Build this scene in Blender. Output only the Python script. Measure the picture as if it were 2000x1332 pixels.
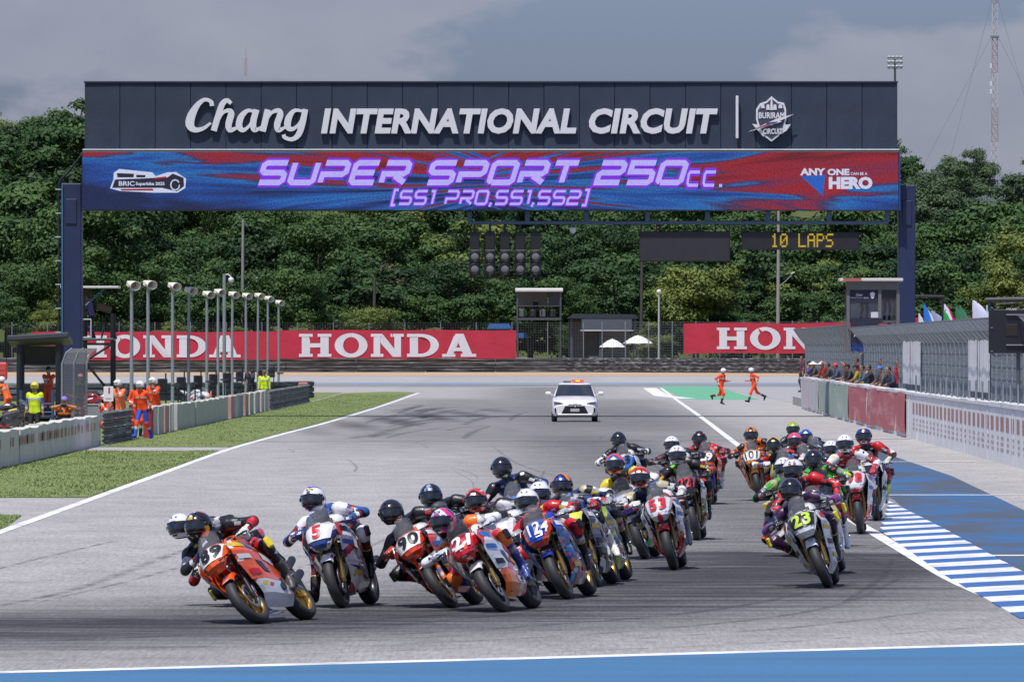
import bpy, math, random
import numpy as np
from mathutils import Matrix, Vector, Euler
random.seed(7); RNG = np.random.default_rng(7)
R = math.radians
SC = bpy.context.scene
for o in list(bpy.data.objects): bpy.data.objects.remove(o)
COL = SC.collection

# ------------------------------------------------------------------ camera
F = 16000.0; CH = 2.8; HY = 678.0            # focal length in photo pixels, eye height, horizon row
cam_d = bpy.data.cameras.new('camera'); cam = bpy.data.objects.new('camera', cam_d); COL.objects.link(cam)
cam_d.sensor_width = 36.0; cam_d.lens = 36.0 * F / 2000.0
cam_d.clip_start = 1.0; cam_d.clip_end = 20000.0
cam.location = (0, 0, CH); cam.rotation_euler = (R(90) + math.atan(12.0 / F), 0, 0)
SC.camera = cam

# ------------------------------------------------------------------ sky, sun, exposure
SUN_EL, SUN_AZ = 66.0, 205.0                   # azimuth clockwise from +Y (camera looks along +Y)
wd = bpy.data.worlds.new('World'); SC.world = wd; wd.use_nodes = True
nt = wd.node_tree; nt.nodes.clear(); N = nt.nodes.new; L = nt.links.new
out = N('ShaderNodeOutputWorld'); bg = N('ShaderNodeBackground'); L(bg.outputs[0], out.inputs[0])
sky = N('ShaderNodeTexSky'); sky.sky_type = 'NISHITA'; sky.sun_disc = False
sky.sun_elevation = R(SUN_EL); sky.sun_rotation = R(SUN_AZ); sky.air_density = 1.0; sky.dust_density = 2.2; sky.ozone_density = 1.6
tc = N('ShaderNodeTexCoord')
mp = N('ShaderNodeMapping'); mp.inputs['Scale'].default_value = (26, 26, 52); mp.inputs['Location'].default_value = (2.6, 0.4, -0.35)
L(tc.outputs['Generated'], mp.inputs[0])
n1 = N('ShaderNodeTexNoise'); n1.inputs['Scale'].default_value = 1.0; n1.inputs['Detail'].default_value = 9; n1.inputs['Roughness'].default_value = 0.52
L(mp.outputs[0], n1.inputs['Vector'])
cr = N('ShaderNodeValToRGB'); cr.color_ramp.elements[0].position = 0.485; cr.color_ramp.elements[1].position = 0.555
cr.color_ramp.elements[0].color = (0, 0, 0, 1); cr.color_ramp.elements[1].color = (1, 1, 1, 1)
L(n1.outputs['Fac'], cr.inputs[0])
hs = N('ShaderNodeMix'); hs.data_type = 'RGBA'; hs.blend_type = 'MULTIPLY'; hs.inputs['Factor'].default_value = 1.0
hs.inputs['B'].default_value = (0.94, 1.08, 1.66, 1)
L(sky.outputs[0], hs.inputs['A'])
n2 = N('ShaderNodeTexNoise'); n2.inputs['Scale'].default_value = 2.2; n2.inputs['Detail'].default_value = 6
L(mp.outputs[0], n2.inputs['Vector'])
cc = N('ShaderNodeMix'); cc.data_type = 'RGBA'; cc.inputs['A'].default_value = (3.0, 3.35, 4.35, 1); cc.inputs['B'].default_value = (5.1, 5.15, 6.0, 1)
L(n2.outputs['Fac'], cc.inputs['Factor'])
mx = N('ShaderNodeMix'); mx.data_type = 'RGBA'
mf = N('ShaderNodeMath'); mf.operation = 'MULTIPLY'; mf.inputs[1].default_value = 0.75
L(cr.outputs[0], mf.inputs[0]); L(mf.outputs[0], mx.inputs['Factor'])
L(hs.outputs['Result'], mx.inputs['A']); L(cc.outputs['Result'], mx.inputs['B'])
L(mx.outputs['Result'], bg.inputs['Color']); bg.inputs['Strength'].default_value = 0.085

sun_d = bpy.data.lights.new('sun', 'SUN'); sun_d.energy = 4.6; sun_d.angle = R(0.53); sun_d.color = (1.0, 0.96, 0.9)
sun = bpy.data.objects.new('sun', sun_d); COL.objects.link(sun)
_sd = Vector((math.sin(R(SUN_AZ)) * math.cos(R(SUN_EL)), math.cos(R(SUN_AZ)) * math.cos(R(SUN_EL)), math.sin(R(SUN_EL))))
sun.rotation_euler = _sd.to_track_quat('Z', 'Y').to_euler(); sun.location = (0, 60, 60)
SC.view_settings.view_transform = 'Standard'; SC.view_settings.look = 'None'; SC.view_settings.gamma = 1.0
SC.view_settings.use_curve_mapping = False; SC.view_settings.exposure = 0.0
SC.render.engine = 'CYCLES'; SC.cycles.max_bounces = 6; SC.cycles.transparent_max_bounces = 24

# ------------------------------------------------------------------ helpers
def G(x, y):                                   # a photo pixel that lies on the ground -> its place on the ground
    d = F * CH / (y - HY); return ((x - 1000) / F * d, d)
def P(x, y, d): return Vector(((x - 1000) / F * d, d, CH - (y - HY) / F * d))
def PX(x, d): return (x - 1000) / F * d
def PZ(y, d): return CH - (y - HY) / F * d

def srgb(h):
    if isinstance(h, (tuple, list)): return tuple(h[:3])
    h = h.lstrip('#'); v = [int(h[i:i + 2], 16) / 255 for i in (0, 2, 4)]
    return tuple(c / 12.92 if c <= 0.04045 else ((c + 0.055) / 1.055) ** 2.4 for c in v)

_M = {}
def mat(key, col=(0.5, 0.5, 0.5), rough=0.5, metal=0.0, coat=0.0, var=0.0, scale=4.0, bump=0.0, bscale=60.0, emit=0.0, coords='Object', dist=0.02):
    """procedural material: colour varied by noise, optional fine relief"""
    if key in _M: return _M[key]
    m = bpy.data.materials.new(key); _M[key] = m; m.use_nodes = True
    t = m.node_tree; b = t.nodes['Principled BSDF']; c = srgb(col)
    b.inputs['Roughness'].default_value = rough; b.inputs['Metallic'].default_value = metal
    b.inputs['Coat Weight'].default_value = coat; b.inputs['Coat Roughness'].default_value = 0.08
    b.inputs['Base Color'].default_value = (*c, 1)
    if var > 0 or bump > 0:
        tcn = t.nodes.new('ShaderNodeTexCoord')
    if var > 0:
        n = t.nodes.new('ShaderNodeTexNoise'); n.inputs['Scale'].default_value = scale; n.inputs['Detail'].default_value = 6
        t.links.new(tcn.outputs[coords], n.inputs['Vector'])
        x = t.nodes.new('ShaderNodeMix'); x.data_type = 'RGBA'
        x.inputs['A'].default_value = (*[v * (1 - var) for v in c], 1); x.inputs['B'].default_value = (*[min(1, v * (1 + var) + 0.01 * var) for v in c], 1)
        t.links.new(n.outputs['Fac'], x.inputs['Factor']); t.links.new(x.outputs['Result'], b.inputs['Base Color'])
    if bump > 0:
        n = t.nodes.new('ShaderNodeTexNoise'); n.inputs['Scale'].default_value = bscale; n.inputs['Detail'].default_value = 4
        t.links.new(tcn.outputs[coords], n.inputs['Vector'])
        bp = t.nodes.new('ShaderNodeBump'); bp.inputs['Strength'].default_value = bump; bp.inputs['Distance'].default_value = dist
        t.links.new(n.outputs['Fac'], bp.inputs['Height']); t.links.new(bp.outputs[0], b.inputs['Normal'])
    if emit > 0:
        b.inputs['Emission Color'].default_value = (*c, 1); b.inputs['Emission Strength'].default_value = emit
    return m

def livery(key, cols, seed=0.0, scale=5.0, stretch=(1, 0.35, 1), rough=0.28, coat=0.6, stops=None, warp=0.5, badge=(12.0, .62), bump=0.0):
    """several flat paint colours in sharp-edged sweeping bands, the same on both sides of the thing"""
    if key in _M: return _M[key]
    m = bpy.data.materials.new(key); _M[key] = m; m.use_nodes = True
    t = m.node_tree; b = t.nodes['Principled BSDF']
    b.inputs['Roughness'].default_value = rough; b.inputs['Coat Weight'].default_value = coat; b.inputs['Coat Roughness'].default_value = 0.06
    c = t.nodes.new('ShaderNodeTexCoord'); ab = t.nodes.new('ShaderNodeVectorMath'); ab.operation = 'MULTIPLY'; sp_ = t.nodes.new('ShaderNodeSeparateXYZ'); t.links.new(c.outputs['Object'], sp_.inputs[0])
    def mth(op, a, b_=None):
        n = t.nodes.new('ShaderNodeMath'); n.operation = op
        for i, q in enumerate((a, b_)):
            if q is None: continue
            if isinstance(q, (int, float)): n.inputs[i].default_value = q
            else: t.links.new(q, n.inputs[i])
        return n.outputs[0]
    rs_ = random.Random(int(seed * 17) + len(key)); ax_ = mth('ABSOLUTE', sp_.outputs['X'])
    kx_, ky_, kz_ = rs_.uniform(.3, 1.0) * rs_.choice((-1, 1)), rs_.uniform(.35, .8) * rs_.choice((-1, 1)), rs_.uniform(.6, 1.1)
    cmb = t.nodes.new('ShaderNodeCombineXYZ'); t.links.new(ax_, cmb.inputs[0]); t.links.new(sp_.outputs['Y'], cmb.inputs[1]); t.links.new(sp_.outputs['Z'], cmb.inputs[2])
    n = t.nodes.new('ShaderNodeTexNoise'); n.inputs['Scale'].default_value = scale * .55; n.inputs['Detail'].default_value = 0.5
    t.links.new(cmb.outputs[0], n.inputs['Vector'])
    lin_ = mth('ADD', mth('ADD', mth('MULTIPLY', ax_, kx_), mth('MULTIPLY', sp_.outputs['Y'], ky_ * stretch[1] * 2)), mth('MULTIPLY', sp_.outputs['Z'], kz_))
    f = mth('FRACT', mth('ADD', mth('ADD', mth('MULTIPLY', lin_, scale * .42), mth('MULTIPLY', n.outputs['Fac'], warp)), seed * .37 + 5.0))
    r = t.nodes.new('ShaderNodeValToRGB'); r.color_ramp.interpolation = 'CONSTANT'
    k = len(cols); stops = stops or {1: [0], 2: [0, .6], 3: [0, .5, .75], 4: [0, .42, .62, .82]}[k]
    while len(r.color_ramp.elements) > k: r.color_ramp.elements.remove(r.color_ramp.elements[-1])
    while len(r.color_ramp.elements) < k: r.color_ramp.elements.new(0.9)
    for e, s_, q in zip(r.color_ramp.elements, stops, cols): e.position = s_; e.color = (*srgb(q), 1)
    if k == 1: stops = [0]
    t.links.new(f, r.inputs[0])
    # small sponsor badges printed all over: squarish cells, some of them inked
    mpv = t.nodes.new('ShaderNodeMapping'); mpv.inputs['Scale'].default_value = (1, .55, 1.5); mpv.inputs['Rotation'].default_value = (.35, 0, 0); mpv.inputs['Location'].default_value = (seed * .7, seed * 1.1, seed * .3); t.links.new(cmb.outputs[0], mpv.inputs[0])
    vo = t.nodes.new('ShaderNodeTexVoronoi'); vo.distance = 'CHEBYCHEV'; vo.inputs['Scale'].default_value = badge[0]; t.links.new(mpv.outputs[0], vo.inputs['Vector'])
    sc_ = t.nodes.new('ShaderNodeSeparateColor'); t.links.new(vo.outputs['Color'], sc_.inputs[0])
    msk = mth('MULTIPLY', mth('LESS_THAN', vo.outputs['Distance'], .30), mth('GREATER_THAN', sc_.outputs[0], badge[1]))
    ink = t.nodes.new('ShaderNodeValToRGB'); ink.color_ramp.interpolation = 'CONSTANT'; el_ = ink.color_ramp.elements
    for p_, q_ in ((.3, (.02, .02, .025)), (.5, (.55, .55, .56)), (.72, (.45, .03, .04)), (.84, (.05, .14, .40)), (.92, (.55, .42, .05))): e_ = el_.new(p_); e_.color = (*q_, 1)
    el_[0].color = (.66, .66, .67, 1)
    t.links.new(sc_.outputs[1], ink.inputs[0]); xb = t.nodes.new('ShaderNodeMix'); xb.data_type = 'RGBA'; t.links.new(msk, xb.inputs['Factor']); t.links.new(r.outputs[0], xb.inputs['A']); t.links.new(ink.outputs[0], xb.inputs['B'])
    t.links.new(xb.outputs['Result'], b.inputs['Base Color'])
    if bump > 0:
        nb = t.nodes.new('ShaderNodeTexNoise'); nb.inputs['Scale'].default_value = 16; nb.inputs['Detail'].default_value = 3; t.links.new(c.outputs['Object'], nb.inputs['Vector'])
        bp = t.nodes.new('ShaderNodeBump'); bp.inputs['Strength'].default_value = bump; bp.inputs['Distance'].default_value = .02; t.links.new(nb.outputs['Fac'], bp.inputs['Height']); t.links.new(bp.outputs[0], b.inputs['Normal'])
    return m

def glass(key, tint=(0.6, 0.65, 0.7), alpha=0.35, rough=0.05):
    if key in _M: return _M[key]
    m = bpy.data.materials.new(key); _M[key] = m; m.use_nodes = True
    t = m.node_tree; b = t.nodes['Principled BSDF']; o = t.nodes['Material Output']
    b.inputs['Base Color'].default_value = (*tint, 1); b.inputs['Roughness'].default_value = rough; b.inputs['IOR'].default_value = 1.5
    tr = t.nodes.new('ShaderNodeBsdfTransparent'); ms = t.nodes.new('ShaderNodeMixShader'); ms.inputs[0].default_value = alpha
    t.links.new(tr.outputs[0], ms.inputs[1]); t.links.new(b.outputs[0], ms.inputs[2]); t.links.new(ms.outputs[0], o.inputs[0])
    return m

def me(name, V, Fc, mi=None, nm=1, smooth=False):
    m = bpy.data.meshes.new(name)
    m.from_pydata([tuple(v) for v in V], [], [tuple(int(i) for i in f) for f in Fc])
    for _ in range(nm): m.materials.append(None)
    if mi is not None: m.polygons.foreach_set('material_index', np.asarray(mi, dtype=np.int32))
    if smooth is True: m.polygons.foreach_set('use_smooth', np.ones(len(m.polygons), dtype=bool))
    elif smooth is not False: m.polygons.foreach_set('use_smooth', np.asarray(smooth, dtype=bool))
    m.update(); return m

def ob(name, mesh, mats=None, parent=None, mw=None):
    o = bpy.data.objects.new(name, mesh); COL.objects.link(o)
    if mats is not None:
        if not isinstance(mats, (list, tuple)): mats = [mats] * len(mesh.materials)
        for i, m in enumerate(mats):
            if i < len(o.material_slots): o.material_slots[i].link = 'OBJECT'; o.material_slots[i].material = m
    if parent is not None: o.parent = parent
    if mw is not None: o.matrix_basis = mw
    return o

def empty(name, loc=(0, 0, 0), rz=0.0, mw=None):
    o = bpy.data.objects.new(name, None); COL.objects.link(o); o.empty_display_size = 0.2
    o.location = loc; o.rotation_euler = (0, 0, rz)
    if mw is not None: o.matrix_basis = mw
    return o

def tag(o, label=None, cat=None, group=None, kind=None):
    if label: o['label'] = label
    if cat: o['category'] = cat
    if group: o['group'] = group
    if kind: o['kind'] = kind
    return o

class MB:
    def __init__(s): s.v = []; s.f = []; s.m = []; s.sm = []
    def add(s, V, Fc, mi=0, sm=False):
        b = len(s.v); s.v += [tuple(v) for v in V]
        for f in Fc: s.f.append(tuple(i + b for i in f)); s.m.append(mi); s.sm.append(sm)
        return s
    def box(s, c, size, rot=None, mi=0, bev=0.0):
        hx, hy, hz = [q / 2 for q in size]
        if bev > 0:
            b = min(bev, hx * .9, hy * .9, hz * .9)
            V = []
            for sx in (-1, 1):
                for sy in (-1, 1):
                    for sz in (-1, 1):
                        V += [(sx * (hx - b), sy * (hy - b), sz * hz), (sx * (hx - b), sy * hy, sz * (hz - b)), (sx * hx, sy * (hy - b), sz * (hz - b))]
            I = lambda a, b_, c_, k: ((a * 2 + b_) * 2 + c_) * 3 + k
            Fc = [(I(0,0,1,0),I(1,0,1,0),I(1,1,1,0),I(0,1,1,0)), (I(0,0,0,0),I(0,1,0,0),I(1,1,0,0),I(1,0,0,0)),
                  (I(0,0,0,1),I(1,0,0,1),I(1,0,1,1),I(0,0,1,1)), (I(0,1,0,1),I(0,1,1,1),I(1,1,1,1),I(1,1,0,1)),
                  (I(0,0,0,2),I(0,0,1,2),I(0,1,1,2),I(0,1,0,2)), (I(1,0,0,2),I(1,1,0,2),I(1,1,1,2),I(1,0,1,2))]
            for a in (0, 1):
                for c_ in (0, 1):
                    Fc.append((I(0,a,c_,0),I(1,a,c_,0),I(1,a,c_,1),I(0,a,c_,1)) if a != c_ else (I(0,a,c_,0),I(0,a,c_,1),I(1,a,c_,1),I(1,a,c_,0)))
                    Fc.append((I(a,0,c_,0),I(a,1,c_,0),I(a,1,c_,2),I(a,0,c_,2)) if a == c_ else (I(a,0,c_,0),I(a,0,c_,2),I(a,1,c_,2),I(a,1,c_,0)))
                    Fc.append((I(a,c_,0,1),I(a,c_,1,1),I(a,c_,1,2),I(a,c_,0,2)) if a != c_ else (I(a,c_,0,1),I(a,c_,0,2),I(a,c_,1,2),I(a,c_,1,1)))
                    for z in (0, 1):
                        t = (I(a,c_,z,0),I(a,c_,z,1),I(a,c_,z,2)); Fc.append(t if (a + c_ + z) % 2 == 0 else t[::-1])
        else:
            V = [(x * hx, y * hy, z * hz) for x in (-1, 1) for y in (-1, 1) for z in (-1, 1)]
            Fc = [(0,1,3,2),(4,6,7,5),(0,4,5,1),(2,3,7,6),(0,2,6,4),(1,5,7,3)]
        if rot is not None:
            Rm = rot if isinstance(rot, Matrix) else Euler(rot).to_matrix(); V = [Rm @ Vector(v) for v in V]
        return s.add([(v[0] + c[0], v[1] + c[1], v[2] + c[2]) for v in V], Fc, mi)
    def cyl(s, a, b, r0, r1=None, n=10, mi=0, cap=True, sm=True):
        r1 = r0 if r1 is None else r1; a = Vector(a); b = Vector(b); d = (b - a)
        if d.length < 1e-6: return s
        d.normalize(); u = d.orthogonal().normalized(); w = d.cross(u)
        V = []
        for p, r in ((a, r0), (b, r1)):
            for i in range(n):
                t = 2 * math.pi * i / n; V.append(p + u * (r * math.cos(t)) + w * (r * math.sin(t)))
        s.add(V, [(i, (i + 1) % n, n + (i + 1) % n, n + i) for i in range(n)], mi, sm)
        if cap: s.add(V[:n], [tuple(range(n))[::-1]], mi); s.add(V[n:], [tuple(range(n))], mi)
        return s
    def tube(s, pts, r, n=6, mi=0, closed=False):
        pts = [Vector(p) for p in pts]; k = len(pts); rs = r if isinstance(r, (list, tuple)) else [r] * k
        rings = []; u = None
        for i in range(k):
            a = pts[i - 1] if (i > 0 or closed) else pts[i]; b = pts[(i + 1) % k] if (i < k - 1 or closed) else pts[i]
            d = (b - a).normalized()
            if u is None: u = d.orthogonal().normalized()
            else:
                u = (u - d * u.dot(d)); u = u.normalized() if u.length > 1e-5 else d.orthogonal().normalized()
            w = d.cross(u)
            rings.append([pts[i] + u * (rs[i] * math.cos(2 * math.pi * j / n)) + w * (rs[i] * math.sin(2 * math.pi * j / n)) for j in range(n)])
        V = [v for q in rings for v in q]; Fc = []
        for i in range(k if closed else k - 1):
            for j in range(n):
                i2 = (i + 1) % k; Fc.append((i * n + j, i * n + (j + 1) % n, i2 * n + (j + 1) % n, i2 * n + j))
        s.add(V, Fc, mi, True)
        if not closed: s.add(rings[0], [tuple(range(n))[::-1]], mi); s.add(rings[-1], [tuple(range(n))], mi)
        return s
    def lathe(s, prof, c=(0, 0, 0), axis='Z', n=24, mi=0, closed=False, sm=True):
        V = []
        for (r, h) in prof:
            for i in range(n):
                t = 2 * math.pi * i / n; x, y = r * math.cos(t), r * math.sin(t)
                p = (x, y, h) if axis == 'Z' else ((h, x, y) if axis == 'X' else (x, h, y))
                V.append((p[0] + c[0], p[1] + c[1], p[2] + c[2]))
        k = len(prof); Fc = []
        for i in range(k if closed else k - 1):
            i2 = (i + 1) % k
            for j in range(n): Fc.append((i * n + j, i * n + (j + 1) % n, i2 * n + (j + 1) % n, i2 * n + j))
        return s.add(V, Fc, mi, sm)
    def grid(s, fn, us, vs, mi=0, sm=True, flip=False):
        V = [fn(u, v) for u in us for v in vs]; n = len(vs); Fc = []
        for i in range(len(us) - 1):
            for j in range(n - 1):
                q = (i * n + j, (i + 1) * n + j, (i + 1) * n + j + 1, i * n + j + 1); Fc.append(q[::-1] if flip else q)
        return s.add(V, Fc, mi, sm)
    def shell(s, fn, us, vs, th, mi=0, flip=False, sm=True):
        """a bent sheet with real thickness th along the given inward offset function"""
        nu, nv = len(us), len(vs); A = [[Vector(fn(u, v)) for v in vs] for u in us]; B = [[None] * nv for _ in us]
        for i in range(nu):
            for j in range(nv):
                du = A[min(i + 1, nu - 1)][j] - A[max(i - 1, 0)][j]; dv = A[i][min(j + 1, nv - 1)] - A[i][max(j - 1, 0)]
                nn = du.cross(dv); nn = nn.normalized() if nn.length > 1e-9 else Vector((0, 0, 1))
                B[i][j] = A[i][j] - nn * (th if not flip else -th)
        V = [A[i][j] for i in range(nu) for j in range(nv)] + [B[i][j] for i in range(nu) for j in range(nv)]
        o = nu * nv; Fc = []
        for i in range(nu - 1):
            for j in range(nv - 1):
                q = (i * nv + j, (i + 1) * nv + j, (i + 1) * nv + j + 1, i * nv + j + 1)
                Fc.append(q if not flip else q[::-1]); Fc.append(tuple(x + o for x in (q[::-1] if not flip else q)))
        s.add(V, Fc, mi, sm)
        E = [(i * nv, (i + 1) * nv) for i in range(nu - 1)] + [(i * nv + nv - 1, (i + 1) * nv + nv - 1) for i in range(nu - 1)]
        E += [(j, j + 1) for j in range(nv - 1)] + [((nu - 1) * nv + j, (nu - 1) * nv + j + 1) for j in range(nv - 1)]
        s.add(V, [(a, b, b + o, a + o) for a, b in E], mi, False)
        return s
    def prism(s, poly, y0, y1, mi=0, fn=None):
        """polygon in (x,z) extruded from y0 to y1 (fn maps (x,y,z) further)"""
        n = len(poly); V = [(x, y0, z) for x, z in poly] + [(x, y1, z) for x, z in poly]
        if fn: V = [fn(*v) for v in V]
        return s.add(V, [tuple(range(n)), tuple(range(2 * n - 1, n - 1, -1))] + [(i, i + n, (i + 1) % n + n, (i + 1) % n) for i in range(n)], mi)
    def flip(s): s.f = [f[::-1] for f in s.f]; return s
    def mirror(s, ax=0):
        v = [list(q) for q in s.v]
        for q in v: q[ax] = -q[ax]
        r = MB(); r.v = [tuple(q) for q in v]; r.f = [f[::-1] for f in s.f]; r.m = list(s.m); r.sm = list(s.sm); return r
    def mesh(s, name): return me(name, s.v, s.f, s.m, max(s.m) + 1 if s.m else 1, s.sm)
    def build(s, name, mats, parent=None, mw=None): return ob(name, s.mesh(name), mats, parent, mw)

def catmull(pts, t):
    """pts: list of equal-length tuples; t in 0..1"""
    n = len(pts) - 1; x = max(0.0, min(0.99999, t)) * n; i = int(x); f = x - i
    p1 = np.array(pts[i], float); p2 = np.array(pts[i + 1], float)
    p0 = np.array(pts[i - 1], float) if i > 0 else 2 * p1 - p2
    p3 = np.array(pts[i + 2], float) if i + 2 <= n else 2 * p2 - p1
    return 0.5 * ((2 * p1) + (-p0 + p2) * f + (2 * p0 - 5 * p1 + 4 * p2 - p3) * f * f + (-p0 + 3 * p1 - 3 * p2 + p3) * f ** 3)
def lin(a, b, n): return [a + (b - a) * i / (n - 1) for i in range(n)]

# --- lettering: built-in face, as geometry
_T = {}
def text_geo(body, bold=0.0, shear=0.0, extrude=0.0, space=1.0):
    """vertices (x,y,z) normalised to capital height 1, x centred; faces"""
    k = (body, bold, shear, extrude, space)
    if k in _T: return _T[k]
    c = bpy.data.curves.new('t', 'FONT'); c.body = body; c.size = 1.0; c.offset = bold; c.shear = shear; c.extrude = extrude
    c.align_x = 'CENTER'; c.space_character = space; c.resolution_u = 3; c.fill_mode = 'BOTH' if extrude > 0 else 'FRONT'
    o = bpy.data.objects.new('t', c); COL.objects.link(o)
    m = bpy.data.meshes.new_from_object(o)
    V = np.array([v.co[:] for v in m.vertices]) if len(m.vertices) else np.zeros((0, 3)); Fc = [tuple(p.vertices) for p in m.polygons]
    bpy.data.objects.remove(o); bpy.data.curves.remove(c); bpy.data.meshes.remove(m)
    h = 0.729; V = V.copy(); V[:, 0] /= h; V[:, 1] /= h
    if extrude == 0: V[:, 2] = 0
    _T[k] = (V, Fc); return _T[k]
def dense_text(body, bold=0.0, shear=0.0, nx=5, ny=5, space=1.0):
    """the same letters cut into small faces so that they can follow a curved surface"""
    k = ('dense', body, bold, shear, nx, ny, space)
    if k in _T: return _T[k]
    import bmesh
    V, Fc = text_geo(body, bold, shear, 0.0, space); bm = bmesh.new(); vs = [bm.verts.new(v) for v in V]
    for q in Fc:
        try: bm.faces.new([vs[i] for i in q])
        except ValueError: pass
    x0, x1, y0, y1 = V[:, 0].min(), V[:, 0].max(), V[:, 1].min(), V[:, 1].max()
    for i in range(1, ny): bmesh.ops.bisect_plane(bm, geom=bm.verts[:] + bm.edges[:] + bm.faces[:], plane_co=(0, y0 + (y1 - y0) * i / ny, 0), plane_no=(0, 1, 0))
    for i in range(1, nx): bmesh.ops.bisect_plane(bm, geom=bm.verts[:] + bm.edges[:] + bm.faces[:], plane_co=(x0 + (x1 - x0) * i / nx, 0, 0), plane_no=(1, 0, 0))
    bm.verts.index_update(); _T[k] = (np.array([v.co[:] for v in bm.verts]), [tuple(v.index for v in f.verts) for f in bm.faces]); bm.free(); return _T[k]
def split_islands(V, Fc):
    p = list(range(len(V)))
    def f(a):
        while p[a] != a: p[a] = p[p[a]]; a = p[a]
        return a
    # merge equal positions so that extruded rims join their faces
    d = {}
    for i, v in enumerate(V):
        k = (round(v[0], 4), round(v[1], 4), round(v[2], 4))
        if k in d: p[f(i)] = f(d[k])
        else: d[k] = i
    for q in Fc:
        for a in q[1:]: p[f(a)] = f(q[0])
    out = {}
    for q in Fc: out.setdefault(f(q[0]), []).append(q)
    res = []
    for fs in out.values():
        ids = sorted({i for q in fs for i in q}); mp_ = {i: k for k, i in enumerate(ids)}
        res.append(([V[i] for i in ids], [tuple(mp_[i] for i in q) for q in fs]))
    res.sort(key=lambda r: min(v[0] for v in r[0])); return res

def stroke(pts, w, closed=False):
    """flat ribbon with mitred corners along a 2-D polyline -> (verts2d, quads)"""
    P_ = [np.array(p[:2], float) for p in pts]; n = len(P_); W = w if isinstance(w, (list, tuple)) else [w] * n
    Vv = []
    for i in range(n):
        a = P_[i - 1] if (i > 0 or closed) else None; b = P_[(i + 1) % n] if (i < n - 1 or closed) else None
        d1 = (P_[i] - a) if a is not None else (b - P_[i]); d2 = (b - P_[i]) if b is not None else d1
        d1 = d1 / (np.linalg.norm(d1) + 1e-9); d2 = d2 / (np.linalg.norm(d2) + 1e-9)
        n1_ = np.array([-d1[1], d1[0]]); n2_ = np.array([-d2[1], d2[0]]); m_ = n1_ + n2_; q = np.linalg.norm(m_)
        m_ = n1_ if q < 1e-3 else m_ / q
        k = min(2.2, 1 / max(0.3, float(m_ @ n1_)))
        Vv += [P_[i] + m_ * W[i] / 2 * k, P_[i] - m_ * W[i] / 2 * k]
    Q = [(2 * i, 2 * i + 1, (2 * i + 3) % (2 * n), (2 * i + 2) % (2 * n)) for i in range(n if closed else n - 1)]
    return Vv, Q

# block glyphs for the LED headline (unit height, strokes kept inside by half a stroke)
def _g(s): return [[tuple(float(c) for c in p.split(',')) for p in q.split()] for q in s.split('|')]
GL = {'S': _g('1,1 .12,1 0,.88 0,.62 .12,.5 .88,.5 1,.38 1,.12 .88,0 0,0'), 'U': _g('0,1 0,.12 .12,0 .88,0 1,.12 1,1'),
      'P': _g('0,0 0,.42 .86,.42 1,.55 1,.88 .88,1 0,1'), 'E': _g('1,1 .12,1 0,.88 0,.12 .12,0 1,0|.12,.5 .9,.5'),
      'R': _g('0,0 0,.44 .86,.44 1,.56 1,.88 .88,1 0,1|.5,.34 1,0'), 'O': _g('.12,0 .88,0 1,.12 1,.88 .88,1 .12,1 0,.88 0,.12 .12,0'),
      'T': _g('0,1 1,1|.5,.86 .5,0'), '2': _g('0,1 .88,1 1,.88 1,.62 .88,.5 .12,.5 0,.38 0,0 1,0'), '5': _g('1,1 0,1 0,.55 .88,.55 1,.43 1,.12 .88,0 0,0'),
      '0': _g('.12,0 .88,0 1,.12 1,.88 .88,1 .12,1 0,.88 0,.12 .12,0'), 'c': _g('1,.55 .12,.55 0,.45 0,.1 .12,0 1,0'), '.': _g('.0,.0 .16,.0'),
      '1': _g('.0,1 .3,1 .3,0'), ',': _g('.1,.12 .0,-.22'), '[': _g('.35,1.1 .0,1.1 .0,-.1 .35,-.1'), ']': _g('.0,1.1 .35,1.1 .35,-.1 .0,-.1'), ' ': []}
def block_text(txt, gw, sw, gap):
    """returns list of (polyline, ) in units of cap height, total width"""
    x = 0; res = []
    for ch in txt:
        g = GL[ch]; w = {' ': .45, '.': .1, ',': .1, '1': .34, '[': .3, ']': .3}.get(ch, gw)
        k = gw if ch not in '.,1[]' else 1.0
        for pl in g: res.append([(x + px * k, py) for px, py in pl])
        x += w + gap
    return res, x - gap
# ================================================================== THE SETTING
def hill(x, y):
    t = min(1.0, max(0.0, (y - 965) / 480.0)); t = t * t * (3 - 2 * t)
    return t * (27.0 + 4.0 * math.sin(x * 0.02 + 1.0) - 4.0 * min(1, max(-1, x / 80)))
def sheet(name, poly, z, m, kind='structure'):
    mb = MB(); mb.add([(x, y, z) for x, y in poly], [tuple(range(len(poly)))])
    a = sum(poly[i][0] * poly[(i + 1) % len(poly)][1] - poly[(i + 1) % len(poly)][0] * poly[i][1] for i in range(len(poly)))
    if a < 0: mb.flip()
    return tag(mb.build(name, m), kind=kind)
def band(name, pts, w, z, m, kind='structure'):
    """painted line of real width w along ground points"""
    V, Q = stroke(pts, w); mb = MB(); mb.add([(p[0], p[1], z) for p in V], [q[::-1] for q in Q])
    return tag(mb.build(name, m), kind=kind)

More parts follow.
